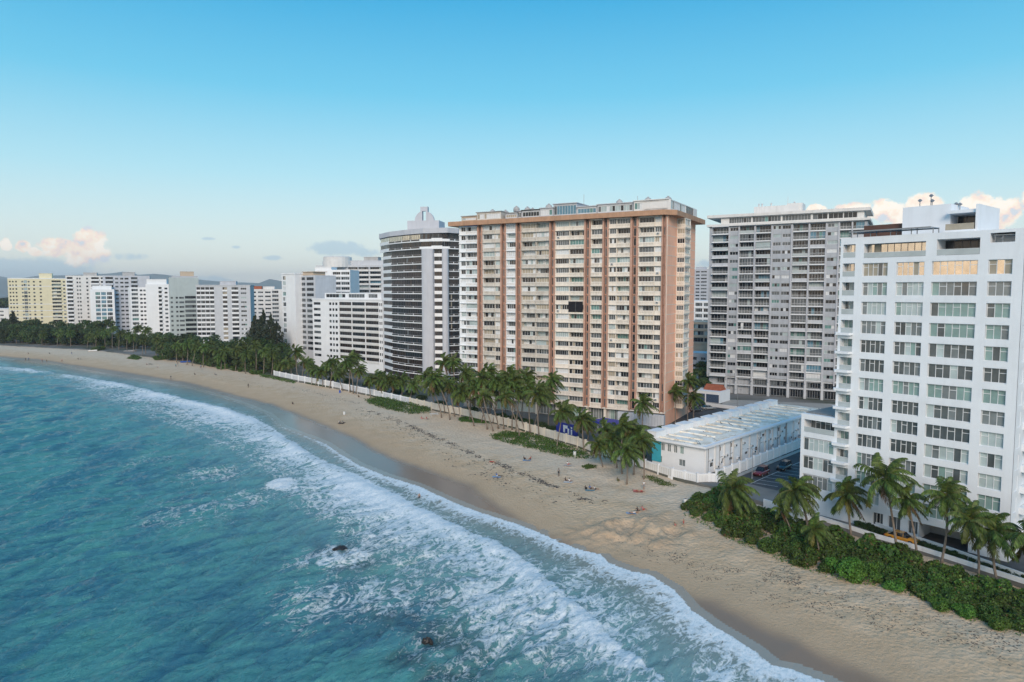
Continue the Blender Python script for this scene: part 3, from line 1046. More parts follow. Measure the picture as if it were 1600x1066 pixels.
ops = []
for pa, pb in PIERS:
    ops.append((round(PK.u(pa), 2), round(PK.u(pb), 2), ZB, ZT, 0.9))
wins = []
pr = random.Random(5)
for (pa, pb, k, n) in BAYS:
    a, b = round(PK.u(pa), 2), round(PK.u(pb), 2)
    for i in range(NF):
        zb = round(ZB + i * FH, 3)
        dp = 0.3 if k == 'w' else pr.choice((0.3, 0.35, 0.45, 1.2, 1.4, 1.4))
        o = (a, b, round(zb + 0.97, 3), round(zb + 2.37, 3), dp)
        ops.append(o)
        wins.append((o, k, n, zb, pa))
mb = MB()
wall_mesh(mb, 0, PK.W, ZB, ZT, ops, 0, pkmat)
mb.box(0.3, PK.W - 0.3, 1.6, 28.9, 3, ZT - 0.05, 3)
mb.face([(0, 0, ZB), (0, 0, ZT), (0, 24, ZT), (0, 24, ZB)], 0)
mb.face([(0, 0, ZB), (0, 1.7, ZB), (PK.W, 1.7, ZB), (PK.W, 0, ZB)], 2)
PK.build(mb, 'wall', [WHITE, BEIGE, CREAM, CONC])
for (o, k, n, zb, pa) in wins:
    pal = 'oldw' if pkmat(o[0] + 0.1) == 0 else ('oldb' if pkmat(o[0] + 0.1) == 1 else 'old')
    PK.put('window', win(o[1] - o[0], 1.4, n, pal, FRAME if pr.random() < 0.7 else FRAMEG, 14), o[0], o[4] - 0.06, o[2])
    if k == 'b':
        PK.put('balustrade', parapet(o[1] - o[0] - 0.1, 0.95, 'slot', (WHITE, BEIGE, CREAM)[pkmat(o[0] + 0.1)]), o[0] + 0.05, -0.30, zb - 0.04)
    elif pr.random() < 0.12:
        mb = PCACHE.get('ac')
        if mb is None:
            q = MB()
            q.box(0, 0.75, -0.35, 0, 0, 0.5)
            q.box(0.1, 0.65, -0.36, -0.351, 0.07, 0.43, 1)
            PCACHE['ac'] = mb = q.mesh('air_conditioner', [METALW, GGREY])
        PK.put('air_conditioner', mb, o[0] + 0.5, 0.0, zb + 0.3)
mb = MB()
mb.box(0.02, PK.W - 0.02, -0.12, 0.06, -0.10, 0.06)
ub0 = 0.0
for pa, pb in list(PIERS) + [(1040.5, 1041)]:
    u1_ = PK.u(pa)
    if u1_ - ub0 > 0.6:
        q = MB()
        q.box(0.03, u1_ - ub0 - 0.03, -0.34, -0.01, -0.16, 0.0)
        qm = q.mesh('floor_slab', [(WHITE, BEIGE, CREAM)[pkmat((u1_ + ub0) / 2)]])
        for i in range(NF + 1):
            PK.put('floor_slab', qm, ub0, 0, ZB + i * FH - 0.05)
    ub0 = PK.u(pb)
PVM = {}
for pa, pb in PIERS:
    a, b = PK.u(pa), PK.u(pb)
    w = b - a
    mb = MB()
    mb.box(a + 0.01, a + w * 0.26, -0.40, 0.89, ZB - 0.3, ZT - 0.02)
    mb.box(b - w * 0.22, b - 0.01, -0.36, 0.885, ZB - 0.3, ZT - 0.02)
    mb.box(a + w * 0.26, b - w * 0.22, 0.62, 0.88, ZB - 0.29, ZT - 0.03)
    for i in range(NF):
        mb.box(a + w * 0.30, b - w * 0.26, 0.3, 0.62, ZB + i * FH - 0.12, ZB + i * FH + 0.12)
    PK.build(mb, 'pier', [BROWN])
    kk = round(w, 1)
    if kk not in PVM:
        PVM[kk] = []
        for _ in range(4):
            PVM[kk].append(win(round(kk * 0.42, 1), 2.1, 1, 'vent', FRAMEG, 60, 0.05))
    for i in range(NF):
        PK.put('grille', pr.choice(PVM[kk]), a + w * 0.31, 0.52, ZB + i * FH + 0.2)
# big matte black panel, blue awning and other tell-tale patches
for (pa, pb, y0, y1, m_, nm) in [(889, 911.5, 471, 487.5, MATTE, 'dark_panel'), (728, 747, 348, 355, BLUET, 'awning')]:
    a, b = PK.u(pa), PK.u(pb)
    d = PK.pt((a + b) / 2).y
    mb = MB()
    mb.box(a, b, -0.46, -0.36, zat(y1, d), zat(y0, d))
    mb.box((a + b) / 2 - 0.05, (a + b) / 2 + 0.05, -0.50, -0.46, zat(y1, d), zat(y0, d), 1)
    o = PK.build(mb, nm, [m_, GGREY if nm == 'dark_panel' else m_])
    if nm == 'awning':
        o['label'] = 'blue awning below the roof slab'
# end wall
B2 = PK.pt(PK.W, 29)
SD = Face(root, pR, B2)
ua, ub_ = 9.0, 14.8
mb = MB()
sops = [(round(ua, 2), round(ub_, 2), ZB, ZT, 1.0)]
wall_mesh(mb, 0, SD.W, 3.0, ZT, sops, 0)
for i in range(NF + 1):
    mb.box(0.0, ua - 0.02, -0.03, 0.02, ZB + i * FH - 0.08, ZB + i * FH + 0.06, 1)
    mb.box(ub_ + 0.02, SD.W, -0.03, 0.02, ZB + i * FH - 0.08, ZB + i * FH + 0.06, 1)
SD.build(mb, 'end_wall', [PINK, CREAM])['label'] = 'salmon pink end wall with cream floor lines'
A = SD.pt(ua, 0)
OUT = 2.3
C1 = A + PK.d * OUT
BF = Face(root, A, C1)
BS = Face(root, C1, C1 + SD.d * (ub_ - ua))
for fc, nm in ((BF, 'bay_front'), (BS, 'bay_side')):
    ops = [(0.12, round(fc.W - 0.12, 2), round(ZB + i * FH + 1.0, 3), round(ZB + i * FH + 2.35, 3), 0.2) for i in range(NF)]
    mb = MB()
    wall_mesh(mb, 0, fc.W, ZB - 0.2, ZT, ops, 0)
    fc.build(mb, nm, [CREAM])
    for i, o in enumerate(ops):
        fc.put('bay_window', win(o[1] - o[0], 1.35, 3 if nm == 'bay_front' else 6, 'old', FRAME, 9), o[0], 0.14, o[2])
        fc.put('balustrade', parapet(fc.W - 0.1, 1.0, 'slot', CREAM), 0.05, -0.13, ZB + i * FH - 0.06)
# ground storey
for px in (730, 770, 800, 838, 870, 890, 918, 946):
    mb = MB()
    u = PK.u(px)
    mb.box(u - 0.35, u + 0.35, 0.2, 0.9, 2.9, ZB - 0.01)
    PK.build(mb, 'ground_column', [CREAM])
for pa, pb in ((731, 769), (771, 799), (801, 837), (839, 869), (871, 889), (891, 917), (919, 945), (948, 968)):
    a, b = PK.u(pa) + 0.4, PK.u(pb) - 0.4
    PK.put('lobby_glazing', win(b - a, 3.4, 5, 'condo', FRAME, 3), a, 1.4, 3.2)
mb = MB()
a, b = PK.u(969), PK.W + 0.2
n = 16
for k in range(n):
    x = a + (b - a) * k / n
    mb.box(x, x + (b - a) / n * 0.93, -1.2 - 0.05 * (k % 2), 0.2, 2.9, 6.6 - 0.4)
PK.build(mb, 'service_wall', [GREYL])
mb = MB()
mb.box(-0.2, PK.W + 0.1, -0.35, 0.4, ZB - 0.45, ZB - 0.08)
PK.build(mb, 'first_floor_slab', [CREAM])
# roof slab with its chamfered corner
ov = 1.9
W = PK.W
mb = MB()
mb.prism([(-2.9, -ov), (W - 0.5, -ov), (W + ov + 0.4, 0.8), (W + ov + 0.4, 31.5), (-2.9, 31.5)], ZT, ZT + 1.35)
PK.build(mb, 'roof_slab', [FASCIA])
ZR = ZT + 1.35
PH = [(722, 745, 1.9, 9, 2.1, TANW, 'oldb', 4), (745.5, 783, 1.6, 9, 3.1, BEIGE, 'oldb', 10), (790, 808, 1.8, 9, 2.3, GREYL, 'old', 5), (808.5, 815, 2.5, 9, 2.9, GREYP, 'grey', 2), (815.5, 843, 1.9, 9, 2.9, GREYL, 'grey', 6), (843.5, 863, 1.5, 9, 3.2, GREYL, 'oldw', 4),
      (864, 900, 2.4, 12, 4.4, GREYP, 'blue', 8), (900.5, 931, 2.0, 10, 2.9, GREYL, 'blue', 6), (932, 987, 1.7, 10, 3.2, GREYL, 'grey', 12), (988, 1041, 0.6, 10, 3.4, OFFW, 'oldw', 12)]
for i, (pa, pb, v0, v1, hh, m_, pal, n) in enumerate(PH):
    hh *= 0.86
    a, b = PK.u(pa, v0), PK.u(pb, v0)
    ops = [(round(a + 0.2, 2), round(b - 0.2, 2), round(ZR + 0.7, 2), round(ZR + hh - 0.45, 2), 0.12)]
    mb = MB()
    wall_mesh(mb, a, b, ZR, ZR + hh, ops, v1 - v0)
    mb.box(a - 0.2, b + 0.2, -0.35, v1 - v0, ZR + hh + 0.01, ZR + hh + 0.22, 1)
    p = PK.build(mb, 'penthouse', [m_, GDARK if i in (4,) else ROOFG if i in (0, 1, 2) else m_], 0, v0)
    w_ = link('penthouse_window', win(ops[0][1] - ops[0][0], ops[0][3] - ops[0][2], n, pal, FRAME), p, (ops[0][0], 0.06, ops[0][2]))
e = Face(root, PK.pt(W + 0.6, 0.6), PK.pt(W + 0.6, 28))
mb = MB()
wall_mesh(mb, 0, e.W, ZR, ZR + 2.9, [(0.3, 14.7, ZR + 0.5, ZR + 2.6, 0.12), (15.2, 23.2, ZR + 0.2, ZR + 2.7, 0.12)], 8)
e.build(mb, 'penthouse', [OFFW])
e.put('penthouse_window', win(14.4, 2.1, 10, 'oldw', FRAME), 0.3, 0.06, ZR + 0.5)
e.put('penthouse_window', win(8.0, 2.5, 4, 'far', FRAMED), 15.2, 0.06, ZR + 0.2)
tank = MB()
tank.lathe([(0.95, 0), (1.0, 0.7), (0.92, 1.1), (0.6, 1.45), (0.25, 1.6)], 14)
tank.lathe([(0.3, 1.6), (0.3, 1.75), (0.05, 1.82)], 8)
tank = tank.mesh('roof_tank', [CONC], True)
for px, v, hh in ((770, 6, 2.9), (790, 7, 2.6), (807, 6, 3.4), (824, 6, 3.0), (857, 5, 3.3), (832, 8, 2.8), (966, 5, 3.2), (1010, 5, 3.3), (1041, 6, 3.3), (905, 8, 2.8)):
    PK.put('roof_tank', tank, PK.u(px, v), v, ZR + hh - 0.55)
mb = MB()
for px in (911, 994):
    u = PK.u(px, 5)
    mb.tube([(u, 5, ZR + 2), (u, 5, ZR + (6.5 if px == 911 else 5))], 0.06, 5)
PK.build(mb, 'antenna', [METALG])

# ------------------------------------------------------------------ grey gridded tower behind
pL, pR = plan(1106, 252.6), plan(1350, 227.3)
root = root_at('apartment_tower', 'pale grey gridded tower with mixed balconies behind the parking lot', pL)
GT = Face(root, pL, pR)
GZT = zat(341, 250)
FH2 = 2.83
NF2 = 19
GZ0 = GZT - 3.3 - NF2 * FH2
GC = [(1111, 1136, 'b', 5), (1138, 1151, 'w', 3), (1153, 1175, 'b', 5), (1178, 1201, 'b', 5), (1204.5, 1217, 'w', 3), (1219, 1232, 'w', 3), (1235.5, 1259, 'b', 5), (1262, 1285.5, 'b', 5), (1289, 1305, 'w', 3), (1308, 1326, 'b', 4), (1328, 1346, 'b', 4)]
ops, todo = [], []
for ci, (pa, pb, k, n) in enumerate(GC):
    a, b = round(GT.u(pa), 2), round(GT.u(pb), 2)
    for i in range(NF2):
        zb = round(GZ0 + i * FH2, 3)
        if k == 'b':
            dp = pr.choice((0.25, 1.4, 1.4))
            o = (a, b, round(zb + 0.15, 3), round(zb + FH2 - 0.28, 3), dp)
        else:
            o = (a, b, round(zb + 1.05, 3), round(zb + 2.25, 3), 0.14)
        ops.append(o)
        todo.append((o, k, n, zb, ci))
mb = MB()
wall_mesh(mb, 0, GT.W, GZ0, GZ0 + NF2 * FH2, ops, 20)
mb.box(0.5, GT.W - 0.5, 1.6, 20, LZ - 0.1, GZ0, 0)
mb.face([(0, 0, GZ0), (0, 1.6, GZ0), (GT.W, 1.6, GZ0), (GT.W, 0, GZ0)])
GT.build(mb, 'wall', [GREYT])
for (o, k, n, zb, ci) in todo:
    GT.put('window', win(o[1] - o[0], round(o[3] - o[2], 2), n, 'grey' if k == 'b' else 'oldw', FRAMEG if pr.random() < 0.6 else FRAME, 12), o[0], o[4] - 0.05, o[2])
    if k == 'b':
        st = 'rail' if pr.random() < 0.6 else ('glass' if pr.random() < 0.4 else 'solid')
        GT.put('railing', parapet(o[1] - o[0], 0.95, st, GREYL if st != 'rail' else METALW, 0.1), o[0], -0.14 if ci else -0.75, zb + 0.12)
for (pa, pb, k, n) in GC:
    if k == 'b':
        a, b = GT.u(pa), GT.u(pb)
        mb = MB()
        mb.box(-0.1, b - a + 0.1, -0.2 if pa > 1112 else -1.0, 0.0, -0.14, 0.1)
        sm_ = mb.mesh('floor_slab', [WHITE])
        for i in range(NF2 + 1):
            GT.put('floor_slab', sm_, a, 0, GZ0 + i * FH2)
for px in (1136.8, 1152, 1176.5, 1203, 1233.7, 1260.5, 1287.2, 1306.5, 1327):
    mb = MB()
    u = GT.u(px)
    mb.box(u - 0.22, u + 0.22, -0.3, 0.0, 8.0, GZ0 + NF2 * FH2)
    GT.build(mb, 'column', [GREYP])
zp = GZ0 + NF2 * FH2
mb = MB()
mb.box(-0.8, GT.W + 0.8, -1.0, 21, zp, zp + 0.75)
mb.box(-0.8, GT.W + 0.8, -1.0, 21, zp + 3.1, zp + 4.1)
GT.build(mb, 'roof_slab', [OFFW])
ops = [(round(GT.u(a), 2), round(GT.u(b), 2), zp + 1.0, zp + 2.9, 0.15) for a, b in ((1136, 1170), (1172, 1216), (1218, 1262), (1265, 1288), (1289.5, 1312), (1313, 1334))]
mb = MB()
wall_mesh(mb, 4.0, GT.W - 1, zp + 0.75, zp + 3.1, ops, 18)
GT.build(mb, 'penthouse_wall', [OFFW], 0, 0)
for i, o in enumerate(ops):
    GT.put('penthouse_window', win(o[1] - o[0], 1.9, 9 if i < 3 else 3, 'grey' if i < 3 else 'far', FRAME), o[0], 0.1, o[2])
mb = MB()
a, b = GT.u(1174, 6), GT.u(1243, 6)
mb.box(a, b, 6, 14, zp + 4.1, zp + 7.0)
mb.box(b - 4, b + 1.2, 6.5, 14, zp + 4.1, zp + 7.6)
for px in (1181, 1186, 1200, 1236):
    u = GT.u(px, 7)
    mb.lathe([(0.25, zp + 6.9), (0.25, zp + 7.9), (0.45, zp + 7.95), (0.1, zp + 8.3)], 8, 0, (u, 7.5))
mb.tube([(GT.u(1226, 7), 7, zp + 7), (GT.u(1226, 7), 7, zp + 10)], 0.07, 5)
GT.build(mb, 'roof_plant_room', [OFFW])
# two ground storeys
zs = [(LZ + 0.1, 3.0), (LZ + 3.6, zp * 0 + GZ0 - LZ - 4.2)]
mb = MB()
for z_, h_ in zs:
    mb.box(0, GT.W, 0.3, 1.4, z_ + h_, z_ + h_ + 0.5)
for px in (1136, 1152, 1177, 1203, 1234, 1261, 1288, 1320, 1346):
    u = GT.u(px)
    mb.box(u - 0.4, u + 0.4, 0.1, 1.3, LZ - 0.1, GZ0)
GT.build(mb, 'ground_frame', [GREYL])
for (pa, pb) in ((1178, 1202), (1204, 1233), (1235, 1260), (1262, 1287), (1289, 1319), (1321, 1345), (1120, 1135)):
    for z_, h_ in zs:
        a, b = GT.u(pa) + 0.5, GT.u(pb) - 0.5
        GT.put('ground_glazing', win(b - a, round(h_ - 0.3, 1), 5, 'far', FRAMEG, 3), a, 1.0, z_ + 0.2)

# ------------------------------------------------------------------ the near white condominium
pL, pR = plan(1310, 110.6), plan(1595, 92.15)
root = root_at('apartment_tower', 'bright white modern condominium with golden upper windows and square window grid', pL)
WC_ = Face(root, pL, pR)
W = WC_.W
ZROOF = 48.35
PITCHF = 2.97
COLS = [(1345, 1384, 5), (1397.5, 1441, 5), (1452.5, 1524, 6), (1540, 1578, 3)]
ops, todo = [], []
for r in range(13):
    zt_ = round(44.3 - PITCHF * r, 3)
    for ci, (pa, pb, n) in enumerate(COLS):
        o = (round(WC_.u(pa), 2), round(WC_.u(pb), 2), round(zt_ - 2.02, 3), zt_, 0.38)
        ops.append(o)
        todo.append((o, n, r, ci))
bal = []
for r in range(-1, 13):
    zt_ = round(44.3 - PITCHF * r, 3)
    o = (round(WC_.u(1314), 2), round(WC_.u(1333), 2), round(zt_ - 2.02, 3), round(zt_ + 0.05, 3), 1.3)
    ops.append(o)
    bal.append((o, r))
top1 = (round(WC_.u(1346), 2), round(WC_.u(1442), 2), 45.1, 47.25, 1.5)
top2 = (round(WC_.u(1459), 2), round(WC_.u(1526), 2), 45.1, 47.4, 3.5)
top3 = (round(WC_.u(1541), 2), round(WC_.u(1580), 2), 46.6, 47.9, 2.5)
ops += [top1, top2, top3]
gops = [(round(WC_.u(a), 2), round(WC_.u(b), 2), 3.6, 5.6, 0.4) for a, b in ((1375, 1392), (1400, 1420), (1432, 1448))]
gar = (round(WC_.u(1449.5), 2), round(WC_.u(1530), 2), 2.9, 5.6, 5.0)
ops += gops + [gar]
mb = MB()
wall_mesh(mb, 0, W, 2.8, ZROOF, ops, 16)
WC_.build(mb, 'wall', [CONDO])
PCOL = {'dark': GDARK, 'grey': GGREY, 'teal': GTEAL, 'pale': GPALE, 'gold': GSKY}
PSTY = ['gggg', 'ppaa', 'pptt', 'aatt', 'dddt', 'dddd', 'tttt', 'ddda', 'dddp', 'ddpp', 'aapp', 'tptt', 'ppta']
pq = random.Random(9)
FRC, PNC = {}, {}


def condo_window(fc, o, n, code, r):
    w, h = o[1] - o[0], o[3] - o[2]
    key = (round(w, 2), n)
    t = 0.075
    pw = (w - 2 * t) / n
    if key not in FRC:
        mb = MB()
        mb.box(0.004, w - 0.004, 0, 0.1, 0.004, t)
        mb.box(0.004, w - 0.004, 0, 0.1, h - t, h - 0.004)
        for k in range(n + 1):
            x = t + pw * k
            x = min(max(x, t / 2 + 0.004), w - t / 2 - 0.004)
            mb.box(x - t / 2, x + t / 2, 0.003, 0.097, t, h - t)
        for k in range(n):
            if k % 2 == (1 if n % 2 == 0 else 0):
                mb.box(t + pw * k + t / 2, t + pw * (k + 1) - t / 2, 0.005, 0.095, h * 0.66, h * 0.66 + t)
        FRC[key] = mb.mesh('window_frame', [FRAME])
        mb = MB()
        mb.box(0.02, pw - 0.02, 0, 0.02, 0, h - 2 * t - 0.01)
        PNC[key] = {}
        for c_, m_ in (('d', CGLASS), ('a', CGREY), ('t', CTEAL), ('p', CPALE), ('g', GSKY), ('b', GBEIGE)):
            PNC[key][c_] = mb.mesh('pane', [m_])
    f = fc.put('window', FRC[key], o[0], o[4] - 0.12, o[2])
    for k in range(n):
        c_ = code if pq.random() < 0.72 else pq.choice('daatp' if code != 'g' else 'bggg')
        link('pane', PNC[key][c_], f, (t + pw * k, 0.06 + 0.004 * (k % 2), t + 0.005))


for (o, n, r, ci) in todo:
    code = 'g' if r == 0 and ci else ('b' if r == 0 else PSTY[r][ci])
    condo_window(WC_, o, n, code, r)
for (o, r) in bal:
    WC_.put('balcony_window', win(o[1] - o[0], round(o[3] - o[2], 2), 3, 'gold' if r < 1 else 'condo', FRAME, 6), o[0], o[4] - 0.08, o[2])
    WC_.put('balcony_railing', parapet(o[1] - o[0] - 0.02, 0.85, 'glass', METALW), o[0] + 0.01, 0.02, o[2])
    if r > 2:
        mb = PCACHE.get('cbal')
        if mb is None:
            q = MB()
            q.prism([(-0.9, -0.15), (-0.5, -0.85), (o[1] - o[0] - 0.3, -0.85), (o[1] - o[0], -0.15), (o[1] - o[0], -0.01), (-0.9, -0.01)], -0.28, 0.10)
            PCACHE['cbal'] = mb = q.mesh('balcony', [CONDO])
        WC_.put('balcony', mb, o[0] + 0.1, 0, o[2] - 0.05)
WC_.put('terrace_glazing', win(top1[1] - top1[0], 2.15, 9, 'gold', FRAMED, 1), top1[0], 1.42, 45.1)
WC_.put('terrace_railing', parapet(top1[1] - top1[0] - 0.02, 0.8, 'glass', METALW), top1[0] + 0.01, 0.05, 45.12)
WC_.put('terrace_glazing', win(top2[1] - top2[0], 2.3, 5, 'far', FRAMED, 1), top2[0], 3.4, 45.1)
WC_.put('terrace_railing', parapet(top2[1] - top2[0] - 0.02, 0.85, 'glass', METALW), top2[0] + 0.01, 0.05, 45.12)
for o in gops:
    WC_.put('ground_window', win(o[1] - o[0], 2.0, 3, 'far', FRAME, 3), o[0], 0.3, o[2])
mb = MB()
mb.box(gar[0], gar[1], 4.9, 5.0, 2.9, 5.6)
WC_.build(mb, 'garage_back', [CONC])
# roof structures
mb = MB()
v0 = 5.0
a, b, c_ = WC_.u(1404, v0), WC_.u(1478, v0), WC_.u(1527, v0)
mb.box(a, b, v0, v0 + 8, ZROOF, 52.9)
mb.box(c_ - 0.35, c_, v0 - 1.6, v0 + 8, ZROOF, 52.4)
mb.box(b, c_ - 0.35, v0 + 3, v0 + 8, ZROOF + 0.01, 52.2)
mb.box(b, c_ - 0.35, v0 - 1.2, v0 + 3, 51.3, 51.75)
mb.box(b - 0.2, c_ - 0.36, v0 - 1.9, v0 + 3, 48.36, 48.85)
WC_.build(mb, 'roof_house', [CONDO])
WC_.put('roof_house_glazing', win(c_ - b - 0.6, 2.3, 3, 'far', FRAMED, 1), b + 0.1, v0 + 2.9, 48.9)
mb = MB()
mb.box(b, c_ - 0.4, v0 - 1.88, v0 - 1.82, 48.86, 49.75)
WC_.build(mb, 'roof_terrace_parapet', [GBEIGE])
mb = MB()
a2, b2 = WC_.u(1345, 6), WC_.u(1404, 6)
mb.box(a2, b2, 6, 12, ZROOF + 0.01, 50.6, 0)
WC_.build(mb, 'roof_house', [BROWNW])
mb = MB()
a3, b3 = WC_.u(1330, 1.2), WC_.u(1456, 1.2)
for k in range(14):
    x = a3 + (b3 - a3) * k / 14
    mb.box(x + 0.02, x + (b3 - a3) / 14 - 0.02, -0.6, 2.6, 49.2, 49.26)
mb.box(a3, b3, -0.7, -0.6, 49.1, 49.3, 1)
mb.box(a3, b3, 2.6, 2.7, 49.1, 49.3, 1)
for k in range(5):
    x = a3 + (b3 - a3) * k / 4
    mb.box(x - 0.05, x + 0.05, 0.2, 0.3, ZROOF, 49.2, 1)
    mb.box(x - 0.05, x + 0.05, 2.4, 2.5, ZROOF, 49.2, 1)
WC_.build(mb, 'pergola_roof', [GBLUE, METALG])
mb = MB()
mb.box(top3[0], top3[1], 2.45, 2.5, 46.6, 47.9, 1)
mb.box(top3[0] + 0.3, top3[1] - 0.05, 0.4, 2.4, 47.55, 47.68)
for x in (top3[0] + 0.4, top3[0] + 1.3):
    mb.box(x, x + 0.1, 0.5, 0.6, 46.6, 47.55)
WC_.build(mb, 'terrace_canopy', [METALG, CONDO])
for px, hh in ((1430, 1.0), (1447, 1.6), (1449, 0.8), (1486, 0.7), (1492, 0.6)):
    mb = MB()
    u = WC_.u(px, 8)
    zz = 52.9 if px < 1470 else 52.2
    mb.tube([(u, 8, zz), (u, 8, zz + hh)], 0.07, 6)
    mb.lathe([(0.1, zz + hh), (0.35, zz + hh + 0.2), (0.1, zz + hh + 0.45)], 8, 0, (u, 8))
    WC_.build(mb, 'roof_vent', [METALG])
# right end with its windows and balconies
ES = Face(root, pR, WC_.pt(W, 14))
mb = MB()
ops = []
for r in range(13):
    zt_ = round(44.3 - PITCHF * r, 3)
    ops.append((0.8, 2.4, round(zt_ - 2.0, 3), zt_, 0.2))
    ops.append((4.0, 9.0, round(zt_ - 2.2, 3), zt_, 1.2))
wall_mesh(mb, 0, 14, 2.8, ZROOF, ops, 0)
o_ = ES.build(mb, 'end_wall', [CONDO], 0, -0.06)
for o in ops:
    ES.put('end_window', win(o[1] - o[0], round(o[3] - o[2], 2), 2 if o[1] < 3 else 4, 'condo', FRAME), o[0], o[4] - 0.14, o[2])
    if o[1] > 3:
        ES.put('balcony', parapet(5.4, 0.95, 'solid', CONDO, 1.2), 3.8, -1.26, o[2] - 0.5)
# lower wing towards the street
wA = plan(1257, 115.2)
WG = Face(root, wA, WC_.pt(0.0))
mb = MB()
wo = [(0.5, round(WG.W - 0.05, 2), 16.5, 18.6, 2.2), (0.5, round(WG.W - 0.05, 2), 13.4, 15.6, 0.2), (0.5, round(WG.W - 0.05, 2), 10.3, 12.5, 0.2), (0.5, round(WG.W - 0.05, 2), 7.2, 9.4, 0.2)]
wall_mesh(mb, 0, WG.W, 2.8, 19.5, wo, 13)
WG.build(mb, 'wing_wall', [CONDO])
for i, o in enumerate(wo):
    condo_window(WG, (o[0], o[1], o[2], round(o[2] + 2.1, 2), o[4]), 6, 'dpda'[i], i)
WG.put('terrace_railing', parapet(wo[0][1] - wo[0][0] - 0.02, 0.85, 'glass', METALW), 0.51, 0.05, 16.52)
mb = MB()
n = 14
for k in range(n):
    mb.box(0.3 + k * (WG.W - 0.4) / n, 0.3 + (k + 0.62) * (WG.W - 0.4) / n, 1.0, 12, 19.51, 19.72)
mb.box(0.2, WG.W - 0.05, 0.9, 12.1, 19.45, 19.56)
WG.build(mb, 'wing_roof', [METALG])

# ------------------------------------------------------------------ dark banded round tower
PTS = [(599, 290), (612, 280), (634, 271), (662, 264.5)]
A = plan(599, 290)
root = root_at('apartment_tower', 'tall tower of dark bronze glass bands with rounded pillars and an arched rooftop crown', A)
FH3, NF3 = 2.75, 20
Z3 = 5.0
ZT3 = zat(363, 268)
NF3 = int((ZT3 - 1.1 - Z3) / FH3)
FH3 = (ZT3 - 1.1 - Z3) / NF3
secs = [(plan(599, 291), plan(612, 281), 2, 'plain'), (plan(612, 281), plan(632, 273), 4, 'slot'), (plan(632, 273), plan(660, 265.5), 5, 'slot'),
        (plan(677, 263.5), plan(692, 263), 5, 'plain'), (plan(701, 263.5), plan(717, 266), 4, 'slot'), (plan(717, 266), plan(740, 276), 5, 'slot')]
mb = MB()
core = [plan(601.5, 293), plan(613, 283.5), plan(634, 275.5), plan(661, 267.7), plan(677, 266), plan(693, 265.5), plan(716, 268.5), plan(738, 279), plan(735, 300), plan(640, 312), plan(604, 305)]
mb.prism([(p.x - A.x, p.y - A.y) for p in core], 0, ZT3 - LZ - 1.0)
mb.build('core_wall', [GREYP], root)
for k, (a, b, n, st) in enumerate(secs):
    fc = Face(root, a, b)
    for i in range(NF3):
        z_ = Z3 + i * FH3
        top = i >= NF3 - 2
        v = -1.0 if top else 0.0
        hs_ = 1.25 if st == 'plain' else 0.95
        fc.put('spandrel', parapet(fc.W + (0.5 if top else 0.0), hs_, 'solid', WHITE, 0.3), -0.25 if top else 0, v, z_ - 0.2)
        pal = 'gold' if (top and k < 3 and i == NF3 - 1) else 'dark'
        fc.put('window', win(fc.W, round(FH3 - hs_, 2), n * 2, pal, FRAMED, 8, 0.05), 0, v + 0.32, z_ - 0.2 + hs_)
        if st == 'slot':
            key = ('sl', round(fc.W, 1))
            if key not in PCACHE:
                q = MB()
                m2 = fc.W / n
                for j in range(max(2, n // 2)):
                    w2 = fc.W / max(2, n // 2)
                    q.box(j * w2 + 0.25, (j + 1) * w2 - 0.15, -0.02, 0.05, -0.06, 0.46)
                PCACHE[key] = q.mesh('railing_slot', [GTINT])
            fc.put('railing_slot', PCACHE[key], 0, v - 0.02, z_ + 0.25)
for a, b in ((plan(660, 265.5), plan(677, 263.5)), (plan(692, 263), plan(701, 263.5))):
    fc = Face(root, a, b)
    for i in (NF3 - 2, NF3 - 1):
        z_ = Z3 + i * FH3
        fc.put('spandrel', parapet(fc.W + 0.3, 0.95, 'solid', WHITE, 0.3), -0.15, -1.0, z_ - 0.2)
        fc.put('window', win(fc.W, round(FH3 - 0.95, 2), 5, 'dark', FRAMED, 8, 0.05), 0, -0.68, z_ + 0.75)
for (pa, da, pb, db) in ((659.5, 264.3, 677.5, 262.6), (691.5, 261.8, 701.5, 262.2)):
    mb = MB()
    a, b = plan(pa, da) - A, plan(pb, db) - A
    w = (b - a).length
    dd = (b - a) / w
    nn_ = Vector((-dd.y, dd.x))
    pts = []
    for q in range(9):
        t = PI * q / 8
        pts.append(a + dd * (w / 2 - w / 2 * math.cos(t)) - nn_ * 1.0 * math.sin(t))
    pts += [b + nn_ * 3, a + nn_ * 3]
    mb.prism([(p.x, p.y) for p in pts], 0, ZT3 - LZ - 2 * FH3 - 1.2)
    mb.build('pillar', [LILAC], root)
mb = MB()
ring = [plan(594, 291), plan(610, 279.5), plan(634, 271), plan(662, 264), plan(700, 261), plan(717, 264), plan(742, 275), plan(738, 300), plan(640, 312), plan(598, 306)]
mb.prism([(p.x - A.x, p.y - A.y) for p in ring], ZT3 - LZ - 1.0, ZT3 - LZ + 0.9)
mb.build('roof_parapet', [LILAC], root)
crown = Face(root, plan(638, 276), plan(687, 274))
mb = MB()
mb.box(0, crown.W, 0, 9, ZT3 + 0.7, ZT3 + 4.9)
crown.build(mb, 'crown_base', [LILAC])
mb = MB()
cw, rr_ = crown.W / 2 - 0.1, 3.95
zc = ZT3 + 4.9
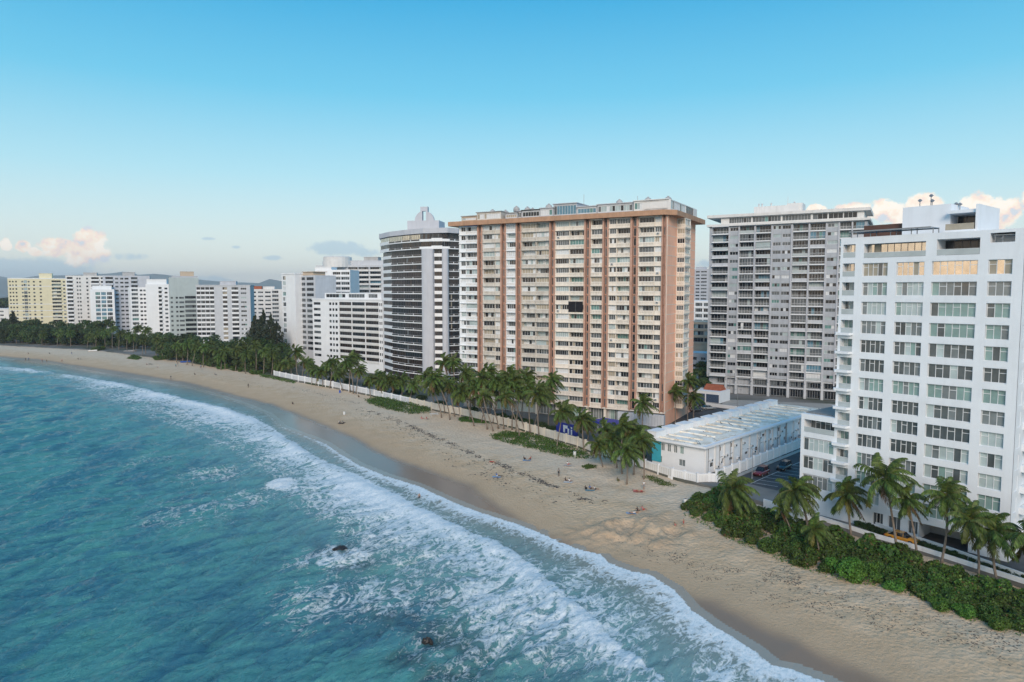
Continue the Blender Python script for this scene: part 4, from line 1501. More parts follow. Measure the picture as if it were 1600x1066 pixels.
for sgn_ in (-1, 1):
    pts = [(cw + sgn_ * 1.15, 0)]
    for q in range(13):
        t = math.acos(1.15 / rr_) * (1 - q / 12) if False else (PI / 2 - math.asin(1.15 / rr_)) * (1 - q / 12)
        pts.append((cw + sgn_ * rr_ * math.cos(t), rr_ * math.sin(t)))
    i0 = len(mb.v)
    nP_ = len(pts)
    mb.v += [(p[0], 2.0, zc + p[1]) for p in pts] + [(p[0], 3.2, zc + p[1]) for p in pts]
    mb.f += [tuple(i0 + k for k in range(nP_)), tuple(i0 + nP_ + k for k in range(nP_))] + [(i0 + k, i0 + (k + 1) % nP_, i0 + nP_ + (k + 1) % nP_, i0 + nP_ + k) for k in range(nP_)]
    mb.m += [0] * (nP_ + 2)
crown.build(mb, 'crown_arch', [LILAC])
mb = MB()
mb.box(cw - 1.5, cw - 0.75, 1.7, 3.5, zc, zc + 5.6)
mb.box(cw + 0.75, cw + 1.5, 1.7, 3.5, zc, zc + 5.6)
mb.box(cw - 0.75, cw + 0.75, 1.7, 3.5, zc + 3.9, zc + 5.6)
crown.build(mb, 'crown_portal', [LILAC])


# ------------------------------------------------------------------ middle-distance and far blocks
FD, FW_, FG = FRAMED, FRAME, FRAMEG
# white banded block
root, fc = tower('apartment_block', 'white block with long dark window bands beside the round dark tower', plan(488.5, 338), plan(598, 306), 18, zat(468, 322), 
                 [(490.5, 501, 'w', 'far', 2, FD), (514.5, 518, 'w', 'far', 1, FD), (519.5, 522.5, 'w', 'far', 1, FD), (524, 527.5, 'w', 'far', 1, FD), (530, 549, 'band', 'dark', 5, FD), (550, 570, 'band', 'dark', 5, FD),
                  (571, 591.5, 'band', 'dark', 5, FD), (592.5, 594.5, 'w', 'far', 1, FD), (595.5, 597.2, 'w', 'far', 1, FD)], 10, 2.78, WHITE, slabm=OFFW, cap=0.3)
zt = zat(468, 322)
mb = MB()
a, b = fc.u(508, 2), fc.u(596, 2)
wall_mesh(mb, a, b, zt, zt + 3.0, [(a + 1, fc.u(540, 2), zt + 0.8, zt + 2.5, .2), (fc.u(545, 2), fc.u(570, 2), zt + 0.8, zt + 2.5, .2), (fc.u(576, 2), fc.u(590, 2), zt + 0.8, zt + 2.5, .2)], 12)
fc.build(mb, 'penthouse', [WHITE], 0, 2)
for pa, pb in ((fc.u(508, 2) + 1, fc.u(540, 2)), (fc.u(545, 2), fc.u(570, 2)), (fc.u(576, 2), fc.u(590, 2))):
    fc.put('penthouse_window', win(pb - pa, 1.7, 6, 'grey', FW_), pa, 2.15, zt + 0.8)
# tall slender white block
root, fc = tower('apartment_block', 'slender white slab with a blank bright flank and shaded window wall', plan(441.5, 362), plan(462.5, 353), 16, zat(428, 356),
                 [(443, 447.5, 'tall', 'old', 2, FW_)], 15, 2.72, WHITE, cap=0.3)
f2 = Face(root, fc.pt(fc.u(462.5, 3.5), 3.5), fc.pt(fc.u(462.5, 3.5), 3.5) + fc.d * 19)
zt2 = zat(431, 356)
ops = []
for (pa, pb, n) in ((464, 469.5, 2), (471, 478, 3), (480, 491, 4)):
    for i in range(14):
        z_ = round(zt2 - 2.4 - i * 2.72, 3)
        ops.append((round(f2.u(pa), 2), round(f2.u(pb), 2), z_, round(z_ + 1.5, 3), 0.2))
mb = MB()
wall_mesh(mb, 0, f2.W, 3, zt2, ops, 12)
f2.build(mb, 'side_wall', [GREYL])  # grey paint puts the shade of this white block's window wall into its colour
for o in ops:
    f2.put('window', win(o[1] - o[0], 1.5, 3, 'far', FD), o[0], 0.15, o[2])
mb = MB()
mb.box(f2.u(472), f2.u(488), 1, 8, zt2, zt2 + 1.7)
mb.prism([(f2.u(470), 0.5), (f2.u(490), 0.5), (f2.u(490), 8.5), (f2.u(470), 8.5)], zt2 + 1.7, zt2 + 2.0)
f2.build(mb, 'roof_pavilion', [TANW])
# white blocks behind
tower('apartment_block', 'white stepped block with a tall blank stair tower behind the banded block', plan(494, 386), plan(548, 384), 16, zat(422, 385),
      [(521, 533, 'band', 'far', 4, FW_), (534, 547, 'band', 'far', 4, FW_)], 13, 2.8, WHITE, roof=[(494, 519, 0.2, 9, 1.6, WHITE, 'stair_tower')])
tower('apartment_block', 'large pale block with open galleries and round roof drum behind the dark tower', plan(495, 428), plan(640, 420), 20, zat(415, 425),
      [(497, 512, 'b', 'far', 5, FG), (514, 526, 'b', 'far', 4, FG), (545, 560, 'b', 'grey', 4, FG), (561, 577, 'b', 'grey', 4, FG), (579, 596, 'b', 'grey', 5, FG)], 12, 2.8, GREYL, slabm=OFFW,
      roof=[(545, 600, 3, 12, 3.0, GREYL, 'roof_house'), (570, 592, 4, 10, 5.2, CONC, 'roof_plant_room')])
dr = MB()
p = plan(529, 430)
dr.lathe([(9, zat(418, 425)), (9, zat(409, 425)), (8.6, zat(409, 425)), (8.6, zat(402, 425)), (7.5, zat(401, 425))], 24, 0, (0, 0))
o = dr.build('roof_drum', [OFFW], bpy.data.objects['apartment_block.003'] if 'apartment_block.003' in bpy.data.objects else None)
par = o.parent
if par:
    o.location = (p.x - par.location.x, p.y - par.location.y, -par.location.z)
# low block with red roof beyond the pines
tower('apartment_block', 'low pale blue block with a red roof box beyond the pines', plan(390, 508), plan(445, 514), 18, zat(452, 510), [(394, 401, 'w', 'far', 2, FW_), (404, 412, 'w', 'far', 3, FW_), (415, 424, 'w', 'far', 3, FW_), (426, 436, 'band', 'far', 3, FW_)], 10, 3.0, OFFW,
      roof=[(396, 410, 2, 8, 2.2, REDT, 'roof_house'), (412, 430, 4, 10, 2.0, OFFW, 'roof_plant_room')])
# grey block with white wave balconies
root, fc = tower('apartment_block', 'grey block with wavy white balconies and a plain concrete shaft', plan(307.5, 427), plan(392, 434), 17, zat(446, 430),
                 [(308.5, 314, 'band', 'far', 2, FD), (315, 321, 'band', 'far', 2, FD), (322, 328, 'band', 'far', 2, FD), (329, 335.5, 'band', 'far', 2, FD), (349, 356, 'band', 'dark', 3, FD), (363, 373.5, 'band', 'far', 4, FD), (377, 386, 'w', 'oldw', 3, FW_)], 12, 2.8, GREYL, slabm=WHITE, cap=0.25,
                 roof=[(345, 370, 3, 9, 2.6, GREYP, 'roof_plant_room')])
# sage block with tan top
tower('apartment_block', 'sage grey block with dark strip windows and tan roof house', plan(266, 449), plan(312, 457), 16, zat(434, 452), 
      [(267.5, 271, 'w', 'far', 2, FD), (275.5, 279, 'w', 'far', 2, FD), (281, 288.5, 'w', 'far', 3, FD), (290, 307, 'band', 'far', 6, FD)], 13, 3.0, SAGE, zf=zat(462, 452), roof=[(284, 305, 2, 9, 4.0, TANW, 'roof_house'), (270, 311, 1, 10, 1.0, LILAC, 'roof_parapet')])
# white slab
tower('apartment_block', 'white blank sided slab with one narrow column of balconies', plan(229, 478), plan(268, 484), 18, zat(444, 480),
      [(249, 254, 'b', 'far', 2, FD), (258.5, 263, 'w', 'far', 2, FD)], 13, 2.9, WHITE, zf=zat(448, 480), roof=[(231, 262, 1, 12, 3.4, WHITE, 'roof_house')])
# grey lilac tower and its white front
tower('apartment_block', 'lilac grey tower with open roof gallery beside the white slab', plan(163, 499), plan(236, 512), 18, zat(431, 505),
      [(167, 179, 'b', 'far', 4, FD), (182, 187, 'w', 'far', 1, FD), (190, 195, 'w', 'far', 2, FD), (197, 203, 'w', 'far', 2, FD), (207, 217, 'b', 'far', 3, FD)], 14, 2.9, LILAC, slabm=GREYL, roof=[(194, 213, 3, 10, 2.6, CONC, 'roof_plant_room')])
tower('apartment_block', 'narrow white block with small square windows before the lilac tower', plan(205, 480), plan(231, 486), 12, zat(449, 482), [(207, 217, 'band', 'grey', 3, FW_), (220, 224, 'w', 'far', 1, FD), (225.5, 229.5, 'w', 'far', 1, FD)], 12, 2.9, WHITE)
# white block with slit windows
tower('apartment_block', 'white block with slit windows and grey balconies next to the yellow block', plan(105, 518), plan(180, 530), 18, zat(431, 522),
      [(107, 116, 'b', 'far', 3, FD), (122, 124.5, 'w', 'far', 1, FD), (126, 128.5, 'w', 'far', 1, FD), (137, 140, 'w', 'far', 1, FD), (145, 157, 'b', 'far', 3, FD), (160, 176, 'b', 'far', 4, FD)], 13, 2.9, OFFW, slabm=WHITE, roof=[(133, 154, 3, 9, 2.4, CONC, 'roof_plant_room')])
tower('apartment_block', 'small white block with blue glazing before the slit windowed block', plan(142, 490), plan(180, 497), 12, zat(452, 492), [(150.5, 158, 'tall', 'blue', 3, FW_), (159.5, 167, 'tall', 'blue', 3, FW_), (168.5, 176.5, 'tall', 'grey', 3, FW_)], 10, 2.9, WHITE, zf=zat(456, 492), roof=[(146, 176, 2, 8, 2.6, WHITE, 'roof_house')])
# yellow block
root, fc = tower('apartment_block', 'pale yellow block with white floor lines and arched window bay', plan(14.5, 554), plan(105.5, 572), 20, zat(436, 560),
                 [(17, 19.5, 'w', 'far', 1, FD), (21.5, 24, 'w', 'far', 1, FD), (26.5, 29, 'w', 'far', 1, FD), (36, 39, 'w', 'far', 1, FW_), (39.5, 45, 'tall', 'grey', 2, FW_), (46, 49, 'w', 'far', 1, FW_), (54, 57, 'w', 'far', 1, FD), (64, 67, 'w', 'far', 1, FD), (83, 97.5, 'b', 'grey', 4, FW_), (100.5, 104, 'w', 'grey', 1, FW_)], 14, 2.95, YELLOW, slabm=mat('pale_yellow_trim', (0.74, 0.70, 0.55), 0.7, 0.04),
                 roof=[(64, 84, 3, 10, 4.6, YELLOW, 'roof_house'), (15, 105, 0.5, 18, 0.6, WHITE, 'roof_parapet')])
mb = MB()
for y_ in (447, 475, 485, 495):
    mb.box(0.05, fc.W - 0.05, -0.12, 0.0, zat(y_ + 0.9, 560), zat(y_, 560))
fc.build(mb, 'cornice_line', [WHITE])
# far left scraps, far right background blocks
tower('apartment_block', 'low white house among the trees left of the yellow block', plan(-40, 600), plan(14, 585), 12, zat(482, 590), [(-20, -8, 'w', 'far', 2, FW_), (0, 6, 'w', 'far', 2, FW_)], 4, 3.2, OFFW)
tower('apartment_block', 'hazy pale tower in the gap right of the pink end wall', plan(1084, 620), plan(1106, 610), 16, zat(421, 615), [(1086, 1092, 'w', 'far', 2, FG), (1094, 1103, 'w', 'far', 3, FG)], 14, 3.0, LILAC, roof=[(1086, 1098, 2, 8, 2, LILAC, 'roof_house')])
tower('apartment_block', 'low white house beyond the parking lot', plan(1070, 395), plan(1125, 385), 20, zat(470, 390), [(1073, 1084, 'band', 'far', 4, FW_), (1086, 1097, 'band', 'far', 4, FW_), (1099, 1112, 'band', 'far', 4, FW_)], 8, 3.2, WHITE)
tower('apartment_block', 'pale low block with long terraces beyond the parking lot', plan(1060, 330), plan(1140, 322), 16, zat(503, 326), [(1064, 1100, 'band', 'grey', 8, FG), (1101, 1135, 'band', 'grey', 8, FG)], 3, 3.2, TANW)
tower('apartment_block', 'small pale house under trees behind the parking lot', plan(1078, 290), plan(1112, 286), 10, zat(552, 288), [(1084, 1090, 'w', 'far', 2, FW_), (1096, 1104, 'w', 'far', 2, FW_)], 3, 3.0, GREYL)
root, fc = tower('garage', 'low garage with two dark blue shutters and a red tiled roof', plan(1084, 232), plan(1127, 226), 9, zat(612, 229), [], 1, 3, WHITE)
for pa, pb in ((1085.5, 1104), (1106, 1126)):
    mb = MB()
    w = fc.u(pb) - fc.u(pa)
    for k in range(9):
        mb.box(0, w, -0.04 - 0.015 * (k % 2), 0.0, 0.1 + k * 0.3, 0.39 + k * 0.3)
    fc.build(mb, 'shutter', [mat('navy_shutter', (0.05, 0.08, 0.14), 0.5, 0.1)], fc.u(pa), -0.01, LZ)
mb = MB()
a, b = fc.u(1103, 4), fc.u(1130, 4)
zt = zat(612, 229)
mb.face([(a, 3, zt), (b, 3, zt), (b, 5.5, zt + 1.8), (a, 5.5, zt + 1.8)])
mb.face([(b, 8, zt), (a, 8, zt), (a, 5.5, zt + 1.8), (b, 5.5, zt + 1.8)])
mb.face([(a, 3, zt), (a, 5.5, zt + 1.8), (a, 8, zt)])
mb.face([(b, 3, zt), (b, 8, zt), (b, 5.5, zt + 1.8)])
fc.build(mb, 'tiled_roof', [REDT])

# ------------------------------------------------------------------ long low white hotel block
PC = Vector((38.6, 136.7))
al = Vector((0.70, 0.714)).normalized()          # along the street side, away from the sea
root = root_at('low_hotel', 'long two storey white hotel with weathered flat roof and stepped parapet blocks', PC)
LS = Face(root, PC, PC + al * 62)                 # street side
FS = Face(root, PC + LS.n * 12.2, PC)             # sea front
HZ = 9.0
mb = MB()
ops = []
hr = random.Random(3)
for k in range(15):
    u0 = 2.2 + k * 3.9
    for zz in (4.2, 6.9):
        if hr.random() < 0.62:
            w = hr.choice((0.7, 0.9, 1.4))
            uu = u0 + hr.uniform(0, 1.4)
            ops.append((round(uu, 2), round(uu + w, 2), zz, round(zz + hr.choice((0.6, 0.9)), 2), 0.15))
wall_mesh(mb, 0, 62, LZ - 0.1, HZ - 0.4, ops, 0)
LS.build(mb, 'street_wall', [WHITE])
for o in ops:
    LS.put('window', win(o[1] - o[0], round(o[3] - o[2], 2), 2, 'far', FRAMEG, 3, 0.05), o[0], 0.1, o[2])
mb = MB()
for k in range(16):
    mb.box(0.3 + k * 3.9, 0.62 + k * 3.9, -0.22, 0.0, LZ, HZ - 0.4)
LS.build(mb, 'pilaster', [OFFW])
for k in range(46):
    if hr.random() < 0.55:
        q = PCACHE.get('ac')
        LS.put('air_conditioner', q, 1 + k * 1.3, -0.02, hr.choice((3.6, 3.9, 5.2, 6.4)) + hr.uniform(0, 0.5))
for k in range(13):
    mb = MB()
    u0 = 1.5 + k * 4.7
    mb.tube([(u0, -0.08, 3.2), (u0, -0.08, 8.2)], 0.06, 6)
    mb.tube([(u0, -0.08, 5.6), (u0 + 1.3, -0.08, 5.7)], 0.05, 6)
    LS.build(mb, 'drain_pipe', [METALG])
mb = MB()
fo = [(0.6 + i * 1.5, 1.5 + i * 1.5, 6.5, 8.1, 0.2) for i in range(5)] + [(1.0, 2.4, 3.9, 5.3, 0.2), (6.4, 7.9, 4.0, 5.4, 0.2)]
wall_mesh(mb, 0, FS.W, LZ - 0.1, HZ - 0.4, fo, 0)
FS.build(mb, 'front_wall', [WHITE])
for o in fo:
    FS.put('window', win(o[1] - o[0], round(o[3] - o[2], 2), 2, 'condo', FRAME, 5), o[0], 0.14, o[2])
mb = MB()
mb.box(-0.9, 62.0, -0.75, 13.0, HZ - 0.4, HZ)
LS.build(mb, 'roof_slab', [WHITE])
rm = bpy.data.materials.new('weathered_roof')
rm.use_nodes = True
nt = rm.node_tree
b_ = nt.nodes['Principled BSDF']
b_.inputs['Roughness'].default_value = 0.85
pos = node(nt, 'ShaderNodeNewGeometry').outputs['Position']
nn1 = noise(nt, mapping(nt, pos, (1, 1, 1), (0, 0, 0)), 0.35, 6, 0.7, 0.8)
c_ = ramp(nt, nn1, [(0.36, (0.90, 0.88, 0.83)), (0.50, (0.84, 0.77, 0.66)), (0.60, (0.62, 0.53, 0.42)), (0.66, (0.86, 0.84, 0.79))])
crk = noise(nt, mapping(nt, pos, (0.9, 0.25, 1), (0, 0, R(-45))), 0.55, 5, 0.65, 1.5)
c_ = mixc(nt, ramp(nt, crk, [(0.63, 0.0), (0.65, 1.0)]), c_, (0.07, 0.075, 0.085))
nt.links.new(c_, b_.inputs['Base Color'])
mb = MB()
mb.box(-0.6, 61.8, 0.3, 11.5, HZ + 0.001, HZ + 0.05)
n = 15
for k in range(n):
    u0 = 0.5 + k * 4.1 + hr.uniform(-0.6, 0.6)
    mb.box(u0, u0 + hr.uniform(0.25, 0.5), 0.4 + hr.uniform(0, 3), 10.8, HZ + 0.05, HZ + 0.30)
    mb.box(u0 + 0.5, u0 + hr.uniform(0.9, 2.4), hr.uniform(5, 8), 10.7, HZ + 0.05, HZ + 0.09)
LS.build(mb, 'roof_membrane', [rm])
for k in range(11):
    mb = MB()
    u0 = -0.5 + k * 5.6
    mb.box(0, 3.9, 0, 2.2, 0, 1.35)
    mb.box(-0.1, 4.0, -0.1, 2.3, 1.35, 1.47)
    LS.build(mb, 'parapet_block', [WHITE], u0, 10.9, HZ - 0.02)
# turquoise flank panel
mb = MB()
mb.box(0, 2.2, -0.12, -0.02, 0, 4.6)
FS.build(mb, 'blue_door_panel', [TURQ], 0.0, 0, 4.0)

# ------------------------------------------------------------------ sea walls: one thing per property, each bay a part


def seawall(name, label, pts, h, m, post=True, bay=4.0, panel=True, zbase=None, pm=None):
    pts = [Vector(p).to_2d() for p in pts]
    root = thing(name, label, 'wall', (pts[0].x, pts[0].y, (zbase if zbase is not None else tz(pts[0].x, pts[0].y))))
    z0 = root.location.z
    for a, b in zip(pts, pts[1:]):
        fc = Face(root, a, b)
        n = max(1, round(fc.W / bay))
        w = fc.W / n
        for k in range(n):
            mb = MB()
            mb.box(0.02, w - 0.02, 0.06, 0.26, -1.0, h)
            if panel:
                mb.box(0.35, w - 0.35, 0.02, 0.06, 0.35, h - 0.30, 1)
                for j in range(5):
                    x = 0.4 + (w - 0.8) * (j + 0.5) / 5
                    mb.box(x - 0.07, x + 0.07, 0.0, 0.02, 0.4, h - 0.35)
            fc.build(mb, 'wall_panel', [m, pm or OFFW], k * w, 0, z0)
            if post:
                mb = MB()
                mb.box(-0.18, 0.18, -0.06, 0.34, -1.0, h + 0.12)
                mb.box(-0.23, 0.23, -0.11, 0.39, h + 0.12, h + 0.22)
                fc.build(mb, 'wall_post', [m], k * w, 0, z0)
    return root


def wpts(lst):
    return [Gz(x, y, LZ - 0.4) for x, y in lst]


CREAMW = mat('cream_wall_paint', (0.66, 0.61, 0.52), 0.8, 0.07, 0.6, streak=0.3)
seawall('sea_wall', 'white panelled wall behind the palm row of the banded block', wpts([(428, 588), (466, 596), (520, 606), (572, 617), (640, 633)]), 2.7, WHITE, bay=6, pm=GREYL)
seawall('sea_wall', 'cream pierced wall along the palms before the pink slab', wpts([(640, 633), (674, 641), (719, 650), (766, 661), (808, 671), (850, 684), (902, 699), (926, 709)]), 2.3, CREAMW, bay=4.2, pm=BEIGE)
seawall('sea_wall', 'white panelled wall around the hotel sea front', wpts([(926, 709), (1007, 734), (1050, 748), (1090, 757)]) + [LS.pt(-3.4, -3.0).to_3d(), LS.pt(-2.5, -4.2).to_3d()], 2.0, WHITE, bay=3.4, pm=OFFW)
seawall('sea_wall', 'white panelled wall along the street side of the hotel', [LS.pt(-2.5, -4.2), LS.pt(30, -4.0), LS.pt(58, -4.0)], 2.2, WHITE, bay=3.4, pm=OFFW, zbase=LZ)
seawall('garden_wall', 'plain white garden wall behind the sea grape hedge', wpts([(1192, 789), (1300, 823), (1370, 846), (1440, 866), (1520, 892), (1600, 918), (1700, 952)]), 1.5, WHITE, post=False, panel=False, bay=5)
gp = [Gz(x, y, LZ + 1.2) for x, y in [(1330, 800), (1400, 826), (1480, 852), (1560, 880), (1660, 915)]]
seawall('garden_wall', 'raised white terrace wall below the condominium', gp, 1.0, WHITE, post=False, panel=False, bay=5, zbase=LZ)
seawall('boundary_wall', 'white wall along the far side of the parking lot', [Gz(1085, 632, LZ), Gz(1130, 638, LZ), Gz(1200, 646, LZ), Gz(1300, 657, LZ)], 1.1, WHITE, post=False, panel=False, bay=8, zbase=LZ)
# blue court wall with white shapes
bl = [Gz(869, 680, LZ), Gz(902, 688, LZ)]
root = thing('mural_wall', 'bright blue wall with white letter shapes behind the cream sea wall', 'wall', (bl[0].x, bl[0].y, LZ))
fc = Face(root, bl[0], bl[1])
mb = MB()
mb.box(0, fc.W, 0, 0.2, 0, 3.6)
fc.build(mb, 'wall_panel', [BLUE], 0, 0, LZ)
mb = MB()
x = fc.u(881)
mb.box(x, x + 0.7, -0.03, -0.002, 1.2, 3.1)
mb.box(x + 0.7, x + 1.6, -0.03, -0.002, 2.3, 3.1)
mb.box(x + 1.6, x + 2.2, -0.03, -0.002, 1.0, 2.4)
mb.box(x + 2.8, x + 3.3, -0.03, -0.002, 1.0, 2.3)
mb.box(x + 2.8, x + 3.3, -0.03, -0.002, 2.55, 2.95)
fc.build(mb, 'painted_letters', [WHITE], 0, 0, LZ)
bl = [Gz(924, 672, LZ), Gz(966, 680, LZ)]
root = thing('blue_canopy', 'flat royal blue canopy at the foot of the pink slab', 'canopy', (bl[0].x, bl[0].y, LZ))
fc = Face(root, bl[0], bl[1])
mb = MB()
mb.box(0, fc.W, 0, 5.5, 2.5, 2.62)
mb.box(0, fc.W, -0.03, 0.05, 2.0, 2.62)
fc.build(mb, 'canopy_top', [BLUE], 0, 0, LZ)
for u in np.linspace(0.3, fc.W - 0.3, 6):
    mb = MB()
    mb.tube([(0, 0.3, 0), (0, 0.3, 2.5)], 0.06, 6)
    mb.tube([(0, 5.2, 0), (0, 5.2, 2.5)], 0.06, 6)
    fc.build(mb, 'canopy_post', [METALW], u, 0, LZ)
pt = Gz(1026, 693, LZ)
root = thing('parasol', 'folded royal blue parasol beside the hotel corner', 'parasol', (pt.x, pt.y, LZ))
mb = MB()
mb.tube([(0, 0, 0), (0, 0, 3.4)], 0.05, 6)
mb.build('pole', [METALW], root)
mb = MB()
mb.lathe([(0.6, 0.8), (0.75, 1.2), (0.5, 2.4), (0.1, 3.5)], 10)
mb.build('canopy', [BLUE], root)

# ------------------------------------------------------------------ roads and parking


def sheet(name, pts, m, z):
    mb = MB()
    p = [(q.x, q.y, z) for q in pts]
    a = sum(p[k][0] * p[(k + 1) % len(p)][1] - p[(k + 1) % len(p)][0] * p[k][1] for k in range(len(p)))
    mb.face(p if a > 0 else p[::-1])
    return struct(mb.build(name, [m]))


sheet('parking_lot', [Gz(x, y, LZ) for x, y in ((1060, 640), (1085, 632), (1200, 646), (1330, 659), (1400, 690), (1280, 720), (1130, 700), (1040, 690))], ASPHALT, LZ + 0.004)
sheet('street', [LS.pt(1, -4.6), LS.pt(60, -4.6), LS.pt(60, -15), LS.pt(0, -15)], ASPHALT, LZ + 0.008)
sheet('grey_forecourt', [Gz(x, y, LZ) for x, y in ((1130, 624), (1320, 632), (1330, 645), (1128, 634))], PAVE, LZ + 0.006)
mb = MB()
mb.box(0, 62, 0, 0.9, 0, 0.13)
o = LS.build(mb, 'pavement', [PAVE], -2.5, -5.5, LZ)
wm = o.matrix_basis.copy()
o.parent = None
p = LS.pt(-2.5, -5.5)
o.location = (p.x, p.y, LZ)
struct(o)
mb = MB()
for k in range(9):
    a, b = LS.pt(2.0 + 2.7 * k, -9.5), LS.pt(2.6 + 2.7 * k, -14)
    d = (b - a).normalized()
    nn_ = Vector((-d.y, d.x)) * 0.06
    mb.face([(a.x - nn_.x, a.y - nn_.y, LZ + 0.013), (b.x - nn_.x, b.y - nn_.y, LZ + 0.013), (b.x + nn_.x, b.y + nn_.y, LZ + 0.013), (a.x + nn_.x, a.y + nn_.y, LZ + 0.013)])
a, b = LS.pt(1.0, -9.4), LS.pt(27, -9.4)
mb.face([(a.x, a.y, LZ + 0.012), (b.x, b.y, LZ + 0.012), (b.x - 0.08, b.y + 0.08, LZ + 0.012), (a.x - 0.08, a.y + 0.08, LZ + 0.012)][::-1])
struct(mb.build('parking_line', [PAINTW]))
# forecourt and lawn under the condominium
sheet('driveway', [Gz(x, y, LZ) for x, y in ((1330, 800), (1400, 800), (1650, 880), (1700, 930), (1480, 860), (1330, 812))], ASPHALT, LZ + 0.004)


def street_lamp(px, py, h, label, z=LZ):
    p = Gz(px, py, z)
    root = thing('street_lamp', label, 'lamp', (p.x, p.y, z))
    mb = MB()
    mb.tube([(0, 0, 0), (0, 0, h)], [0.09, 0.05], 8)
    mb.lathe([(0.16, 0), (0.16, 0.3), (0.09, 0.35)], 8)
    mb.build('pole', [METALG], root)
    for s_ in (-1, 1):
        mb = MB()
        mb.tube([(0, 0, h - 0.1), (s_ * 0.5, 0, h + 0.1), (s_ * 0.9, 0, h + 0.05)], 0.035, 6)
        mb.build('arm', [METALG], root)
        mb = MB()
        mb.lathe([(0.08, h + 0.08), (0.2, h - 0.02), (0.16, h - 0.1)], 8, 0, (s_ * 0.95, 0))
        mb.build('lamp_head', [METALG], root)


street_lamp(1175, 748, 6.0, 'twin headed street lamp on the pavement beside the hotel wall')
street_lamp(1152, 648, 7.5, 'tall slim lamp post in the parking lot')
street_lamp(1140, 622, 9.0, 'dark lamp post before the grey tower entrance')


# ------------------------------------------------------------------ vegetation
WIND = Vector((0.90, -0.25, 0.0))
_o1 = 'first second third fourth fifth sixth seventh eighth ninth tenth eleventh twelfth thirteenth fourteenth fifteenth sixteenth seventeenth eighteenth nineteenth'.split()
ORD = _o1 + ['twentieth'] + ['twenty ' + w for w in _o1[:9]] + ['thirtieth'] + ['thirty ' + w for w in _o1[:9]]


def frond_mesh(az_, el0, L, seed, nl=34, wind=0.085, mats=None, lw=0.072):
    r = random.Random(seed)
    steps = 10
    d = Vector((math.cos(az_) * math.cos(el0), math.sin(az_) * math.cos(el0), math.sin(el0)))
    p = Vector((0, 0, 0))
    pts, dirs = [p.copy()], [d.copy()]
    droop = r.uniform(0.14, 0.24)
    for k in range(steps):
        f = (k + 1) / steps
        d = (d + Vector((0, 0, -droop * (0.35 + 1.1 * f))) + WIND * wind * (0.5 + f)).normalized()
        p = p + d * (L / steps)
        pts.append(p.copy())
        dirs.append(d.copy())
    mb = MB()
    mb.tube(pts, [0.045 * (1 - 0.8 * k / steps) for k in range(steps + 1)], 3, 1)
    for k in range(nl):
        t = 0.10 + 0.90 * k / (nl - 1)
        q = t * steps
        i = min(int(q), steps - 1)
        c = pts[i].lerp(pts[i + 1], q - i)
        dd = dirs[i].lerp(dirs[i + 1], q - i).normalized()
        side = dd.cross(Vector((0, 0, 1)))
        side = side.normalized() if side.length > 1e-3 else Vector((1, 0, 0))
        up = side.cross(dd).normalized()
        ll = L * 0.25 * (0.35 + 0.75 * math.sin(PI * (0.12 + 0.83 * t))) * r.uniform(0.85, 1.12)
        for s_ in (-1, 1):
            ld = (side * s_ * 0.80 + dd * 0.50 + up * r.uniform(-0.45, 0.10) + Vector((0, 0, -0.38)) + WIND * 0.26).normalized()
            mid = c + ld * ll * 0.55
            tip = c + (ld + Vector((0, 0, -0.35)) + WIND * 0.10).normalized() * ll
            wv = dd * lw * r.uniform(0.8, 1.2)
            mb.face([c - wv * 0.6, c + wv * 0.6, mid + wv, mid - wv], 0)
            mb.face([mid - wv, mid + wv, tip], 0)
    return mb.mesh('frond', mats or [PALMG, PALMY])


def palm_variant(k, nf, L):
    r = random.Random(100 + k)
    out = []
    for i in range(nf):
        az_ = i * 2.39996 + r.uniform(-0.25, 0.25)
        f = i / (nf - 1)
        el0 = R(80) - f * R(125) + r.uniform(-0.15, 0.15)
        m_ = [PALMG, PALMY]
        if f > 0.86 and r.random() < 0.5:
            m_ = [PALMY if r.random() < 0.6 else PALMB, PALMB]
        out.append(frond_mesh(az_, el0, L * r.uniform(0.82, 1.08) * (0.82 + 0.18 * min(1, f * 3)), 1000 * k + i, 34, r.uniform(0.07, 0.16), m_))
    return out


def merged_crown(fronds, name):
    V, F, M = [], [], []
    for me in fronds:
        o = len(V)
        V += [v.co[:] for v in me.vertices]
        for p in me.polygons:
            F.append(tuple(o + q for q in p.vertices))
            M.append(p.material_index)
    me = bpy.data.meshes.new(name)
    me.from_pydata(V, [], F)
    me.materials.append(PALMG)
    me.materials.append(PALMY)
    me.polygons.foreach_set('material_index', M)
    me.update()
    return me


PV = [palm_variant(k, (25, 27, 24, 26, 28)[k], (3.7, 4.0, 3.4, 3.8, 4.1)[k]) for k in range(5)]
PCROWN = [merged_crown(PV[k], 'crown') for k in range(3)]
nutm = mat('coconut', (0.14, 0.12, 0.03), 0.5, 0.3)
nb = MB()
for k in range(6):
    t = k * 1.05
    nb.lathe([(0.03, -0.42), (0.11, -0.34), (0.12, -0.24), (0.04, -0.16)], 6, 0, (0.22 * math.cos(t), 0.22 * math.sin(t)))
NUTS = nb.mesh('coconuts', [nutm])
vr = random.Random(21)
TRUNKS = {}


